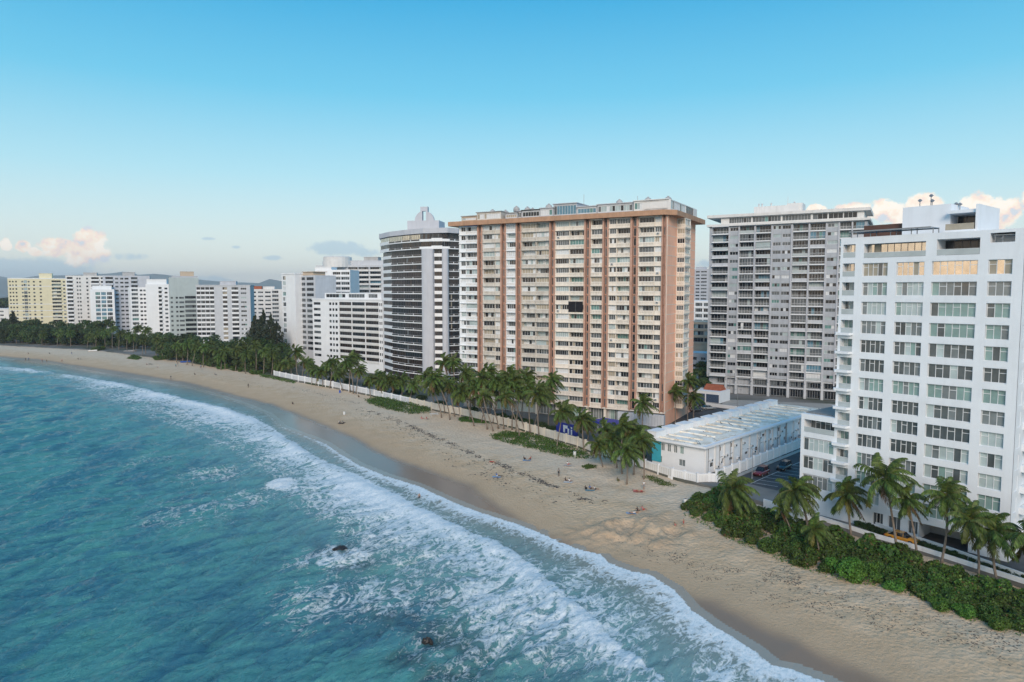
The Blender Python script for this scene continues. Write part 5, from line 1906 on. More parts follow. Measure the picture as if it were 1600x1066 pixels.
def palm(base, top, label, group, scale=1.0, detailed=True, k=None):
    """base and top: points in metres; the trunk sweeps from one to the other"""
    k = vr.randrange(5) if k is None else k
    root = thing('palm_tree', label, 'palm', base, 0, group)
    d = top - base
    mb = MB()
    n = 8
    bow = Vector((vr.uniform(-0.5, 0.5), vr.uniform(-0.5, 0.5), 0)) * min(1.0, d.length / 8)
    pts, rad = [], []
    for i in range(n + 1):
        f = i / n
        pts.append(Vector((d.x * f ** 1.35, d.y * f ** 1.35, d.z * f)) + bow * math.sin(PI * f) + Vector((0, 0, -0.4 if i == 0 else 0)))
        rad.append((0.24 if i == 0 else 0.155 - 0.05 * f) * (1.0 if i % 2 else 1.08) * max(0.8, scale))
    mb.tube(pts, rad, 7)
    mb.build('trunk', [BARK], root, True)
    if detailed:
        rz = vr.uniform(-0.6, 0.6)
        psc = vr.uniform(0.93, 1.2)
        tilt = (vr.uniform(-0.16, 0.16), vr.uniform(-0.1, 0.2))
        for fm in PV[k]:
            if vr.random() < 0.05:
                continue
            o = link('frond', fm, root, d)
            o.rotation_euler = (tilt[0] + vr.uniform(-0.14, 0.14), tilt[1] + vr.uniform(-0.14, 0.14), rz + vr.uniform(-0.12, 0.12))
            o.scale = (scale * psc * vr.uniform(0.9, 1.08),) * 3
        if vr.random() < 0.6:
            link('coconuts', NUTS, root, d)['kind'] = 'stuff'
    else:
        o = link('crown', PCROWN[k % 3], root, d, vr.uniform(-0.5, 0.5))
        o.scale = (scale,) * 3
    return root


def palm_px(bx, by, cx, cy, label, group, scale=1.0, detailed=True, zb=None):
    b = G(bx, by) if zb is None else Gz(bx, by, zb)
    d = b.y + vr.uniform(-0.8, 0.8)
    c = Vector(((cx - CX) / FPX * d, d, zat(cy, d)))
    return palm(b, c, label, group, scale, detailed)


def nth(v, lst):
    return ORD[sorted(lst).index(v)]


G_NEAR = 'palms standing in the sea grape hedge'
for (bx, by, cx, cy, sc_, lb) in [
        (1156, 812, 1152, 768, 1.12, 'broad low palm at the seaward tip of the hedge'), (1262, 838, 1252, 772, 1.2, 'bushy leaning palm beside the street end of the hedge'),
        (1238, 842, 1228, 800, 0.7, 'small palm tucked beside the bushy leaning palm'),
        (1330, 840, 1333, 778, 1.08, 'palm with drooping fronds in front of the condominium wing'), (1402, 868, 1394, 750, 1.12, 'tallest palm of the hedge, in front of the condominium'),
        (1433, 872, 1430, 788, 1.08, 'palm with yellow stalks beside the tallest palm'), (1470, 884, 1492, 778, 1.12, 'palm leaning away from the yellow vehicle'),
        (1528, 905, 1534, 818, 1.05, 'dense palm before the dark driveway'), (1560, 918, 1574, 838, 1.15, 'windblown palm at the terrace wall end of the hedge'),
        (1282, 872, 1284, 834, 0.75, 'young yellow green palm sunk in the hedge'), (1625, 935, 1640, 850, 1.1, 'palm beyond the last windblown palm of the hedge')]:
    palm_px(bx, by, cx, cy, lb, G_NEAR, sc_)
g = 'palms before the hotel sea front'
for (bx, by, cx, cy, sc_) in [(942, 729, 938, 697, 0.85), (964, 731, 959, 690, 0.95), (979, 757, 981, 706, 1.0), (1006, 749, 1006, 690, 1.05), (972, 740, 978, 668, 1.1), (990, 742, 992, 680, 1.05), (955, 722, 966, 676, 0.9), (912, 704, 911, 656, 1.05), (870, 699, 880, 645, 1.05)]:
    palm_px(bx, by, cx, cy, '%s palm on the sand before the hotel, counted from the creeper patch' % nth(bx, (942, 964, 979, 1006, 972, 990, 955, 912, 870)), g, sc_)
g = 'palms along the cream wall before the pink slab'
for (bx, by, cx, cy, sc_) in [(857, 671, 864, 594, 1.1), (842, 682, 840, 615, 1.05), (828, 678, 826, 606, 1.0), (690, 653, 672, 602, 1.1), (703, 656, 678, 592, 1.15), (711, 651, 702, 600, 1.05), (719, 650, 716, 606, 1.05),
                              (741, 666, 722, 612, 1.05), (762, 671, 742, 608, 1.1), (771, 674, 754, 620, 1.0), (779, 670, 754, 590, 1.1), (787, 671, 776, 594, 1.1), (812, 684, 790, 620, 1.0), (800, 672, 804, 596, 1.1), (806, 676, 812, 612, 1.05),
                              (734, 657, 736, 596, 1.05), (752, 661, 766, 604, 1.05), (820, 674, 792, 602, 1.0), (695, 646, 690, 598, 1.0), (770, 662, 782, 608, 1.0)]:
    palm_px(bx, by, cx, cy, '%s palm on the sand along the cream wall, counted from the picnic table' % nth(bx, (857, 842, 828, 690, 703, 711, 719, 741, 762, 771, 779, 787, 812, 800, 806, 734, 752, 820, 695, 770)), g, sc_)
g = 'palms growing behind the cream wall'
for (bx, by, cx, cy, sc_) in [(730, 640, 728, 584, 1.1), (765, 648, 764, 582, 1.1), (790, 652, 796, 584, 1.1), (815, 658, 822, 590, 1.1), (712, 638, 708, 566, 1.15), (698, 628, 694, 566, 1.1), (834, 668, 850, 612, 1.0), (875, 680, 884, 640, 0.9), (918, 690, 920, 664, 0.9), (960, 700, 948, 672, 0.9)]:
    palm_px(bx, by, cx, cy, '%s palm rising behind the cream wall, counted towards the blue mural wall' % nth(bx, (730, 765, 790, 815, 712, 698, 834, 875, 918, 960)), g, sc_, True, LZ)
g = 'palms at the foot of the pink end wall'
for (bx, by, cx, cy) in [(1055, 664, 1058, 612), (1075, 662, 1079, 596), (1003, 676, 1006, 630), (1084, 660, 1086, 622)]:
    palm_px(bx, by, cx, cy, '%s slim palm at the foot of the pink slab, counted towards the parking lot' % nth(bx, (1055, 1075, 1003, 1084)), g, 1.0, True, LZ)
g = 'palm row along the white wall'
for (bx, by, cx, cy, sc_) in [(466, 596, 462, 550, 1.2), (471, 598, 473, 566, 1.0), (478, 599, 480, 566, 1.0), (487, 602, 486, 577, 0.95), (493, 603, 492, 578, 0.95), (504, 605, 500, 581, 1.05), (515, 607, 517, 566, 1.15), (536, 611, 527, 582, 1.05), (552, 615, 542, 567, 1.2),
                              (547, 613, 548, 560, 1.2), (556, 616, 560, 578, 1.1), (579, 621, 577, 592, 1.05), (604, 622, 603, 594, 1.15), (594, 622, 594, 596, 1.1), (628, 621, 626, 594, 1.15), (640, 626, 645, 600, 1.0), (680, 641, 664, 588, 1.15), (590, 618, 588, 588, 1.0), (508, 603, 509, 574, 1.0), (536.5, 608, 534, 574, 1.05), (455, 592, 452, 566, 1.0), (446, 590, 442, 568, 1.0), (436, 588, 432, 570, 0.95), (614, 622, 613, 596, 1.05)]:
    palm_px(bx, by, cx, cy, '%s wind bent palm along the white panelled wall, counted towards the cream wall' % nth(bx, (466, 471, 478, 487, 493, 504, 515, 536, 536.5, 552, 547, 556, 579, 604, 594, 628, 640, 680, 590, 508, 455, 446, 436, 614)), g, sc_)
g = 'palms of the far tree belt'
FARP = (176, 186, 199, 212, 228, 244, 165, 150, 136, 254, 222, 208, 276, 292, 300, 318, 338, 352, 368, 384, 400, 412, 424, 330, 378, 268, 110, 90, 66, 285, 345, 392)
for (bx, by, cx, cy) in [(176, 547, 176, 513), (186, 549, 188, 520), (199, 550, 199, 522), (212, 551, 214, 512), (228, 554, 228, 516), (244, 558, 244, 530), (165, 546, 163, 520), (150, 545, 150, 522), (136, 545, 138, 524), (254, 562, 254, 534), (222, 556, 222, 530), (208, 552, 205, 526),
                         (276, 566, 275, 540), (292, 570, 291, 536), (300, 572, 306, 540), (318, 574, 318, 542), (338, 574, 336, 546), (352, 578, 350, 548), (368, 580, 368, 546), (384, 584, 384, 552), (400, 584, 398, 540), (412, 586, 412, 548), (424, 588, 424, 552), (330, 572, 328, 538), (378, 578, 376, 540), (268, 562, 264, 540),
                         (110, 543, 108, 520), (90, 542, 92, 520), (66, 541, 66, 522), (285, 566, 283, 550), (345, 578, 343, 556), (392, 582, 393, 560)]:
    palm_px(bx, by, cx, cy, '%s distant palm of the dark beach belt, counted from the yellow block' % nth(bx, FARP), g, 1.12, False)


# ---- leafy masses
def leaf_cloud(n, shape, size, seed, mats, name, flat=0.35, split=None):
    """n small leaf faces spread through the given volume: shape(rng) -> point, outward normal"""
    rg = random.Random(seed)
    V, F, M = [], [], []
    for i in range(n):
        p, nrm = shape(rg)
        a = Vector((rg.gauss(0, 1), rg.gauss(0, 1), rg.gauss(0, 1)))
        nn_ = (nrm * 1.0 + a * flat).normalized()
        t = nn_.orthogonal().normalized()
        t = Matrix.Rotation(rg.uniform(0, 6.28), 3, nn_) @ t
        b = nn_.cross(t)
        s_ = size * rg.uniform(0.6, 1.35)
        k = len(V)
        V += [tuple(p - t * s_ * 0.5), tuple(p + b * s_ * 0.32), tuple(p + t * s_ * 0.5), tuple(p - b * s_ * 0.32)]
        F.append((k, k + 1, k + 2, k + 3))
        M.append(split(p, rg) if split else 0)
    me = bpy.data.meshes.new(name)
    me.from_pydata(V, [], F)
    for m_ in mats:
        me.materials.append(m_)
    me.polygons.foreach_set('material_index', M)
    me.update()
    return me


def lobes_shape(lobes, shell=0.35, zmin=-1e9):
    def f(rg):
        while True:
            c, r3 = rg.choice(lobes)
            d = Vector((rg.gauss(0, 1), rg.gauss(0, 1), rg.gauss(0, 1) + 0.25)).normalized()
            q = 1 - shell * rg.random() ** 1.8
            p = Vector((c[0] + d.x * r3[0] * q, c[1] + d.y * r3[1] * q, c[2] + d.z * r3[2] * q))
            if p.z >= zmin:
                return p, Vector((d.x, d.y, d.z + 0.45)).normalized()
    return f


def shrub_variant(seed, mats, n=3000, size=0.30, split=None):
    rg = random.Random(seed)
    lobes = [((0, 0, 0.35), (1.5, 1.5, 1.1))]
    for k in range(9):
        t = rg.uniform(0, 6.28)
        q = rg.uniform(0.5, 1.35)
        lobes.append(((q * math.cos(t), q * math.sin(t), rg.uniform(0.2, 1.0)), (rg.uniform(.45, .85), rg.uniform(.45, .85), rg.uniform(.4, .75))))
    return leaf_cloud(n, lobes_shape(lobes, 0.3, -0.35), size, seed, mats, 'foliage', 0.6, split)


def twig_mesh(seed):
    rg = random.Random(seed)
    mb = MB()
    for k in range(5):
        t = rg.uniform(0, 6.28)
        mb.tube([(0, 0, -0.3), (0.4 * math.cos(t), 0.4 * math.sin(t), 0.5), (0.9 * math.cos(t), 0.9 * math.sin(t), 1.0)], [0.06, 0.045, 0.02], 5)
    return mb.mesh('stem', [BARKD])


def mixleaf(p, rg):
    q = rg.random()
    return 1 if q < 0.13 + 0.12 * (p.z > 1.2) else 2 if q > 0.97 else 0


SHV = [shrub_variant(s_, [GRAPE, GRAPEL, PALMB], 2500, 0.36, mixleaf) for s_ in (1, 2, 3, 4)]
SHB = [shrub_variant(s_, [GRAPEL], 3200, 0.24) for s_ in (5, 6)]
SHH = [shrub_variant(s_, [HEDGEG], 2200, 0.30) for s_ in (7, 8)]
TW = [twig_mesh(1), twig_mesh(2)]


def shrub(p, sc_, label, group, var, name='shrub', zs=1.0):
    root = thing(name, label, 'shrub', p, vr.uniform(0, 6.28), group)
    root.scale = (sc_, sc_, sc_ * zs)
    link('foliage', vr.choice(var), root)
    link('stem', vr.choice(TW), root)
    return root


FRONT = [(1066, 797), (1100, 816), (1140, 838), (1195, 862), (1250, 882), (1330, 904), (1400, 916), (1450, 936), (1500, 954), (1550, 972), (1600, 990), (1680, 1020)]
BACK = [(1118, 776), (1150, 785), (1200, 805), (1250, 826), (1310, 846), (1370, 866), (1420, 880), (1470, 894), (1520, 908), (1560, 922), (1600, 936), (1680, 965)]
hf = [G(x, y) for x, y in FRONT]
hb = [G(x, y) for x, y in BACK]
g = 'sea grape shrubs of the beach hedge'
HEDGE_AT = ['by the white litter barrel', 'below the broad low palm', 'past the broad low palm', 'facing the dark red car', 'below the bushy leaning palm', 'by the young yellow green palm', 'under the wing palm', 'under the tallest palm',
            'under the leaning palm', 'under the dense palm', 'under the windblown palm', 'past the windblown palm']
for i in range(len(hf)):
    for rowt in (0.10, 0.36, 0.62, 0.88):
        for sub in (0.0, 0.5):
            j = min(i + 1, len(hf) - 1)
            if i == len(hf) - 1 and sub:
                continue
            a = hf[i].lerp(hf[j], sub)
            b = hb[i].lerp(hb[j], sub)
            p = a.lerp(b, rowt) + Vector((vr.uniform(-.5, .5), vr.uniform(-.5, .5), 0))
            p.z = tz(p.x, p.y) - 0.05
            sc_ = (0.78 + (0.6 if i < 6 else 0.22) * rowt) * vr.uniform(0.75, 1.35)
            shrub(p, sc_, 'sea grape shrub %s of the hedge, %s' % (('at the sand edge', 'just behind the front', 'in the middle', 'at the wall side')[int(rowt * 4)], HEDGE_AT[i]), g, SHV)
for (x, y, sc_, lb) in [(1322, 899, 1.55, 'bright green rounded shrub at the hedge front'), (1352, 906, 1.25, 'lighter green rounded shrub bulging onto the sand')]:
    p = G(x, y)
    shrub(p, sc_, lb, None, SHB)
for (x, y) in [(1470, 955), (1510, 966), (1560, 985), (1400, 925)]:
    shrub(G(x, y - 4), 0.8, '%s low bright shrub at the sand edge past the rounded bright shrubs' % nth(x, (1470, 1510, 1560, 1400)), 'low green shrubs at the hedge edge', SHB)
g = 'clipped hedge plants along the terrace'
for t in np.linspace(0, 1, 26):
    q = t * 3.999
    pts_ = [Gz(x, y, LZ) for x, y in [(1345, 822), (1400, 842), (1470, 862), (1550, 890), (1660, 926)]]
    i = int(q)
    p = pts_[i].lerp(pts_[i + 1], q - i)
    shrub(Vector((p.x, p.y, LZ)), 0.55, '%s clipped hedge plant between the terrace walls, counted from the condominium wing' % ORD[round(t * 25)], g, SHH)
g = 'garden bushes behind the cream wall'
for (x, y, sc_) in [(1040, 676, 1.3), (1052, 677, 1.3), (1062, 679, 1.2), (660, 625, 1.2), (690, 634, 1.2), (735, 646, 1.4), (780, 655, 1.3), (800, 660, 1.5), (822, 664, 1.3), (846, 672, 1.4), (865, 676, 1.2), (900, 690, 1.0), (950, 704, 1.2), (985, 712, 1.2), (1000, 716, 1.0), (620, 614, 1.3), (600, 610, 1.3), (640, 617, 1.2), (575, 603, 1.3), (545, 598, 1.3), (520, 594, 1.3)]:
    p = Gz(x, y, LZ)
    shrub(Vector((p.x, p.y, LZ)), sc_, '%s dark garden bush behind the sea walls, counted from the banded block' % nth(x, (1040, 1052, 1062, 660, 690, 735, 780, 800, 822, 846, 865, 900, 950, 985, 1000, 620, 600, 640, 575, 545, 520)), g, SHH)
for (x, y, sc_, zs, lb) in [(338, 572, 2.6, 0.9, 'large dark bush on the sand where the far palms begin'), (352, 576, 2.4, 0.9, 'dark bush beside the large bush at the far palms'), (326, 570, 2.2, 0.9, 'round bush left of the large beach bush'), (153, 548, 2.4, 0.8, 'lone round bush beside the white beached boat'),
                           (385, 580, 2.2, 0.7, 'sprawling bush before the far palm row'), (370, 578, 2.2, 0.8, 'low bush between the far palm trunks'), (250, 562, 2.0, 0.8, 'bush by the beach umbrella'), (403, 584, 2.0, 0.6, 'flat topped bush near the far end of the white wall')]:
    shrub(G(x, y), sc_, lb, None, SHV, zs=zs)


def tree_variant(seed, h, w, mat_, n=2600, size=0.75, conifer=False):
    rg = random.Random(seed)
    lobes = []
    if conifer:
        for k in range(24):
            f = k / 23
            rr_ = w * (1 - f ** 1.8) * 0.8 * rg.uniform(0.6, 1.2) + 0.4
            t = rg.uniform(0, 6.28)
            lobes.append(((rr_ * 0.7 * math.cos(t), rr_ * 0.7 * math.sin(t), h * (0.15 + 0.85 * f)), (rr_ * 0.6, rr_ * 0.6, h * 0.09)))
    else:
        for k in range(13):
            t = rg.uniform(0, 6.28)
            q = w * rg.uniform(0.1, 0.75)
            rr_ = w * rg.uniform(0.28, 0.5)
            lobes.append(((q * math.cos(t), q * math.sin(t), h * rg.uniform(0.16, 0.86)), (rr_, rr_, rr_ * 0.72)))
    crown = leaf_cloud(n, lobes_shape(lobes, 0.45), size, seed, [mat_], 'crown', 0.6)
    mb = MB()
    mb.tube([(0, 0, -0.4), (0.1, 0, h * 0.3), (0, 0.1, h * (0.9 if conifer else 0.55))], [0.32, 0.24, 0.08], 7)
    for k in range(0 if conifer else 6):
        c = lobes[k][0]
        mb.tube([(0.08, 0, h * 0.28), (c[0] * 0.5, c[1] * 0.5, c[2] * 0.75), c], [0.16, 0.1, 0.04], 5)
    return crown, mb.mesh('trunk', [BARKD])


TV = [tree_variant(s_, 10, 4.4, TREEG) for s_ in (31, 32, 33, 34)]
CV = [tree_variant(s_, 17, 5.2, PINEG, 4200, 0.6, True) for s_ in (41, 42)]


def tree(p, sc_, label, group, var, name='tree', zs=1.0):
    root = thing(name, label, 'tree', p, vr.uniform(0, 6.28), group)
    root.scale = (sc_, sc_, sc_ * zs)
    c, t = vr.choice(var)
    link('crown', c, root)
    link('trunk', t, root)


g = 'broadleaf trees of the far belt'
for i in range(36):
    x = -60 + i * 8.6
    p = G(x, 538.5 + 0.035 * max(0, x) + vr.uniform(-3.5, 0.5))
    tree(p, vr.uniform(1.15, 1.5) * (0.72 if x > 165 else 1), '%s dense broadleaf tree of the beach belt counted from the layered conifer' % ORD[i], g, TV)
for i in range(16):
    x = -50 + i * 14
    p = Gz(x, 533 + 0.03 * max(0, x), LZ)
    tree(p, vr.uniform(1.4, 1.8), '%s taller tree in the back row of the yellow block belt' % ORD[i], 'back row of the far belt', TV)
g = 'broadleaf trees between the far palms'
for i in range(20):
    x = 258 + i * 9.6
    p = G(x, 566 + 0.115 * (x - 265) + vr.uniform(-5, -1))
    tree(p, vr.uniform(0.95, 1.25), '%s broadleaf tree among palms from the beach umbrella towards the white wall' % ORD[i], g, TV)
for i in range(13):
    x = 255 + i * 15
    p = Gz(x, 556 + 0.10 * (x - 265), LZ)
    tree(p, vr.uniform(1.2, 1.5), '%s tall tree in the row against the wavy balconied block' % ORD[i], 'back row behind the far palms', TV)
for (x, y, sc_, lb) in [(400, 566, 1.35, 'feathery casuarina nearest the wavy balconied block'), (412, 567, 1.5, 'tallest feathery casuarina of the clump'), (424, 569, 1.4, 'feathery casuarina in the middle of the clump'), (434, 570, 1.2, 'feathery casuarina nearest the slender white slab'), (22, 535, 1.25, 'tall layered conifer before the yellow block'), (406, 572, 1.1, 'short casuarina in front of the clump')]:
    p = Gz(x, y, LZ)
    tree(p, sc_, lb, None, CV, 'pine_tree', 1.0)
for (x, y, sc_) in [(1092, 590, 0.9), (1100, 582, 1.0), (1086, 572, 1.0), (1104, 560, 0.9), (1090, 548, 1.0), (1100, 604, 0.75), (1096, 540, 1.0)]:
    p = Gz(x, y + 18, LZ)
    tree(p, sc_, '%s dark tree in the gap behind the parking lot, from nearest the garage back' % ORD[sorted((590, 582, 572, 560, 548, 604, 540), reverse=True).index(y)], 'trees behind the parking lot', TV)
for (x, y, sc_) in [(8, 478, 1.6), (3, 482, 1.6), (-12, 480, 1.6)]:
    p = Gz(x, 500, LZ)
    tree(p, sc_ * 1.8, 'hazy tree left of the yellow block', 'trees beyond the yellow block', TV)


# ---- creeping plants on the sand
def creeper(name, label, poly, n, size, mats, hgt=0.35):
    pts = [G(x, y) for x, y in poly]
    A2 = arr(pts)
    lo, hi = A2.min(0), A2.max(0)
    rg = np.random.default_rng(len(poly) * 7 + n)
    Q = rg.uniform(lo, hi, (n * 4, 2))
    ins = inpoly(Q, A2)
    edge = pdist(Q, np.vstack([A2, A2[:1]]))
    prob = smooth(-0.2, 1.4, edge) * (0.35 + 0.65 * (fbm(Q, 2.5, 3, 3) > 0.38))
    Q = Q[ins & (rg.uniform(0, 1, len(Q)) < prob)][:n]
    Z = terrain(Q) + rg.uniform(0.02, hgt, len(Q)) * (0.3 + 0.9 * fbm(Q, 2.0, 2, 8))
    it = iter(range(len(Q)))

    def sh(r_):
        i = next(it)
        return Vector((Q[i, 0], Q[i, 1], Z[i])), Vector((0, 0, 1))
    me = leaf_cloud(len(Q), sh, size, 3, mats, name, 0.75)
    o = link(name, me)
    o['kind'] = 'stuff'
    tag(o, label, 'plants')
    return o


creeper('ground_cover', 'bright green beach creeper patch at the foot of the cream wall', [(764, 680), (790, 674), (830, 678), (870, 690), (905, 702), (928, 712), (930, 718), (880, 716), (840, 706), (800, 696), (770, 688)], 9000, 0.34, [CREEP], 0.7)
creeper('ground_cover', 'green creeper mound where the white wall meets the cream wall', [(568, 626), (600, 622), (640, 622), (675, 640), (672, 647), (640, 648), (600, 640), (575, 632)], 9000, 0.42, [CREEP], 1.2)
creeper('ground_cover', 'narrow creeper strip between leaning palm trunks', [(713, 655), (730, 651), (752, 656), (768, 663), (748, 662), (720, 660)], 2500, 0.36, [CREEP], 0.5)
creeper('ground_cover', 'small round creeper patch on open sand', [(908, 729), (920, 725), (934, 727), (932, 733), (915, 734)], 900, 0.30, [CREEP], 0.3)
creeper('ground_cover', 'sparse creeper beneath the hotel palms', [(1000, 744), (1020, 742), (1060, 758), (1055, 762), (1030, 760)], 900, 0.26, [CREEP], 0.2)
creeper('ground_cover', 'creeper strip along the far white wall', [(400, 583), (440, 586), (465, 597), (460, 601), (430, 594), (405, 589)], 3000, 0.5, [CREEP], 0.8)
creeper('ground_cover', 'low green patch on the far sand', [(196, 561), (210, 555), (224, 560), (215, 563)], 1500, 0.6, [CREEP], 1.0)
creeper('ground_cover', 'ragged green edge where the hedge meets the sand', [(1060, 798), (1100, 812), (1250, 878), (1330, 902), (1400, 914), (1500, 952), (1602, 990), (1600, 1000), (1500, 966), (1400, 924), (1330, 914), (1240, 888), (1130, 842), (1064, 804)], 9000, 0.24, [CREEP, GRAPE], 0.5)


# ---- sea weed wrack along the tide lines
def wrack(name, label, lines, n, seed, smax=0.4):
    rg = random.Random(seed)
    V, F = [], []
    segs = []
    for ln in lines:
        w = ln[-1]
        p = [G(x, y) for x, y in ln[:-1]]
        segs += [(a, b, w) for a, b in zip(p, p[1:])]
    wt = [(a - b).length * w for a, b, w in segs]
    pick_ = rg.choices(segs, wt, k=n)
    Q = []
    for a, b, w in pick_:
        c = a.lerp(b, rg.random())
        Q.append((c.x + rg.gauss(0, 0.40) * w, c.y + rg.gauss(0, 0.40) * w))
    Q = np.array(Q)
    cl = fbm(Q, 1.6, 3, seed)
    Z = terrain(Q)
    for (x, y), z, c in zip(Q, Z, cl):
        if c < 0.47:
            continue
        s_ = rg.uniform(0.10, smax) * (0.5 + c)
        k = len(V)
        m_ = 6
        st_ = rg.uniform(1, 1.9)
        t0 = rg.gauss(-0.95, 0.5)
        V.append((x, y, z + 0.10 * s_ + 0.03))
        for q in range(m_):
            t = 2 * PI * q / m_
            r_ = s_ * rg.uniform(0.5, 1.0)
            ex, ey = r_ * math.cos(t) * st_, r_ * math.sin(t) / st_
            V.append((x + ex * math.cos(t0) - ey * math.sin(t0), y + ex * math.sin(t0) + ey * math.cos(t0), z - 0.015))
        for q in range(m_):
            F.append((k, k + 1 + q, k + 1 + (q + 1) % m_))
    me = bpy.data.meshes.new(name)
    me.from_pydata(V, [], F)
    me.materials.append(mat('dry_seaweed', (0.085, 0.07, 0.058), 0.9, 0.35, 2.0))
    me.update()
    o = link(name, me)
    o['kind'] = 'stuff'
    tag(o, label, 'seaweed')


wrack('seaweed', 'dark seaweed line along the upper beach', [[(560, 640), (590, 646), (612, 654), (640, 665), (668, 678), (700, 692), (730, 705), (742, 712), (760, 718), (800, 734), (840, 750), (880, 766), (905, 778), (940, 786), 1.6]], 2600, 3, 0.32)
wrack('seaweed', 'scattered seaweed on the near beach', [[(960, 850), (1000, 858), (1060, 872), (1120, 886), (1180, 900), (1240, 918), (1300, 935), (1360, 955), (1430, 978), (1500, 1000), (1590, 1030), 3.2], [(1150, 878), (1190, 888), (1220, 900), (1250, 915), (1290, 925), 2.2], [(1200, 868), (1230, 890), (1260, 908), 1.2], [(1320, 930), (1400, 950), (1500, 975), (1600, 1010), 2.6], [(1040, 880), (1100, 900), (1180, 930), (1280, 950), (1400, 985), 2.2]], 2300, 4, 0.17)
wrack('seaweed', 'thin seaweed traces on the far sand', [[(440, 600), (470, 608), (500, 616), (540, 626), (575, 632), 2.2], [(370, 592), (400, 600), (420, 610), 2], [(700, 720), (760, 740), (830, 765), (880, 790), 4], [(150, 556), (200, 555), (240, 562), 2], [(560, 640), (620, 665), (700, 700), (800, 750), 5]], 1500, 5, 0.34)


# ------------------------------------------------------------------ vehicles
def car(p, rz, col, label, suv=False, cat='car', L=4.5, name='parked_car'):
    root = thing(name, label, cat, p, rz)
    paint = mat('car_paint_%d_%d_%d' % tuple(int(c * 99) for c in col), col, 0.25, 0.04, coat=0.6)
    H, Wd = (1.72, 1.86) if suv else (1.42, 1.76)
    k = L / 4.5
    belt = 0.98 if suv else 0.88
    # lower body: lofted cross sections along x with wheel arches suggested by tuck-in
    secs = [(-2.25, 0.45, 0.72, 0.80), (-2.12, 0.30, belt - 0.06, 0.90), (-1.4, 0.24, belt, 0.99), (0.0, 0.22, belt, 1.0), (1.0, 0.24, belt - 0.02, 0.99), (1.75, 0.27, belt - 0.14, 0.94), (2.18, 0.34, belt - 0.28, 0.84), (2.25, 0.46, belt - 0.36, 0.76)]
    mb = MB()
    rings = []
    for x, z0, z1, ws in secs:
        w = Wd / 2 * ws
        i = len(mb.v)
        prof = [(-w * 0.92, z0), (-w, z0 + 0.15), (-w, z1 - 0.16), (-w * 0.93, z1), (w * 0.93, z1), (w, z1 - 0.16), (w, z0 + 0.15), (w * 0.92, z0)]
        mb.v += [(x * k, y, z) for y, z in prof]
        rings.append(i)
    for a, b in zip(rings, rings[1:]):
        for q in range(8):
            mb.f.append((a + q, b + q, b + (q + 1) % 8, a + (q + 1) % 8))
            mb.m.append(0)
    mb.f += [tuple(rings[0] + q for q in range(8)), tuple(rings[-1] + q for q in range(8))[::-1]]
    mb.m += [0, 0]
    mb.build('body', [paint], root, True)
    # cabin
    xb, xf = (-2.05 if suv else -1.75), 1.0
    cb = [(xb, 0.84), (xb + (0.18 if suv else 0.65), 0.70), (0.25, 0.70), (xf, 0.84)]
    zt_ = [belt - 0.02, H, H - 0.02, belt - 0.04]
    mb = MB()
    i = len(mb.v)
    for (x, ws), z in zip(cb, zt_):
        mb.v += [(x * k, -Wd / 2 * ws, z), (x * k, Wd / 2 * ws, z)]
    mb.f += [(2, 3, 1, 0), (4, 5, 3, 2), (6, 7, 5, 4), (0, 6, 4, 2), (1, 3, 5, 7)]
    mb.m += [1, 0, 1, 1, 1]
    mb.build('cabin', [paint, GDARK], root)
    mb = MB()
    for x in (-0.55, 0.35) if not suv else (-1.1, -0.1):
        for s_ in (-1, 1):
            mb.tube([(x * k, s_ * Wd / 2 * 0.86, belt), (x * k * 0.95, s_ * Wd / 2 * 0.715, H - 0.02)], 0.045, 4)
    mb.build('door_pillar', [paint], root)
    for x in (-1.38, 1.38):
        for s_ in (-1, 1):
            y = s_ * (Wd / 2 - 0.10)
            mb = MB()
            mb.tube([(0, -0.11, 0), (0, 0.11, 0)], 0.335, 16)
            w_ = mb.build('wheel', [RUBBER], root)
            w_.location = (x * k, y, 0.335)
            mb = MB()
            mb.tube([(0, -0.118, 0), (0, 0.118, 0)], 0.20, 10)
            mb.build('rim', [METALG], w_)
    for s_ in (-1, 1):
        mb = MB()
        mb.box(-0.05, 0.04, -0.2, 0.2, -0.07, 0.07)
        o = mb.build('headlight', [METALW], root)
        o.location = (2.20 * k, s_ * 0.55, belt - 0.42)
        o = link('tail_light', MATS.get('_tl') or mb.mesh('tail_light', [mat('tail_light_red', (0.35, 0.02, 0.02), 0.3)]), root, (-2.22 * k, s_ * 0.62, 0.66))
    return root


az_ls = LS.rz
p = LS.pt(8.5, -8.0)
car(Vector((p.x, p.y, LZ + 0.01)), az_ls + PI, (0.16, 0.02, 0.025), 'dark red sport utility car parked on the street by the hotel wall', True, L=4.6)
p = LS.pt(16.0, -9.5)
car(Vector((p.x, p.y, LZ + 0.01)), az_ls + PI, (0.02, 0.022, 0.025), 'black car parked behind the dark red car', True)
for (x, y, rz, c, lb) in [(1094, 634, 0.3, (0.02, 0.02, 0.022), 'black car at the blue garage shutters'), (1107, 640, 0.2, (0.30, 0.31, 0.31), 'silver grey car in the middle of the parking lot'), (1088, 643, 0.3, (0.04, 0.045, 0.05), 'charcoal car beside the pink end wall'),
                          (1166, 645, 0.5, (0.025, 0.03, 0.03), 'dark car against the white parking lot wall'), (1104, 620, 0.1, (0.03, 0.03, 0.035), 'dark car on the lane behind the garage')]:
    p = Gz(x, y, LZ)
    car(Vector((p.x, p.y, LZ + 0.006)), rz, c, lb, False)
p = WC_.pt(WC_.u(1435), -2.6)
r_ = car(Vector((p.x, p.y, LZ + 0.006)), WC_.rz, (0.55, 0.24, 0.015), 'yellow orange car parked under the condominium', False)

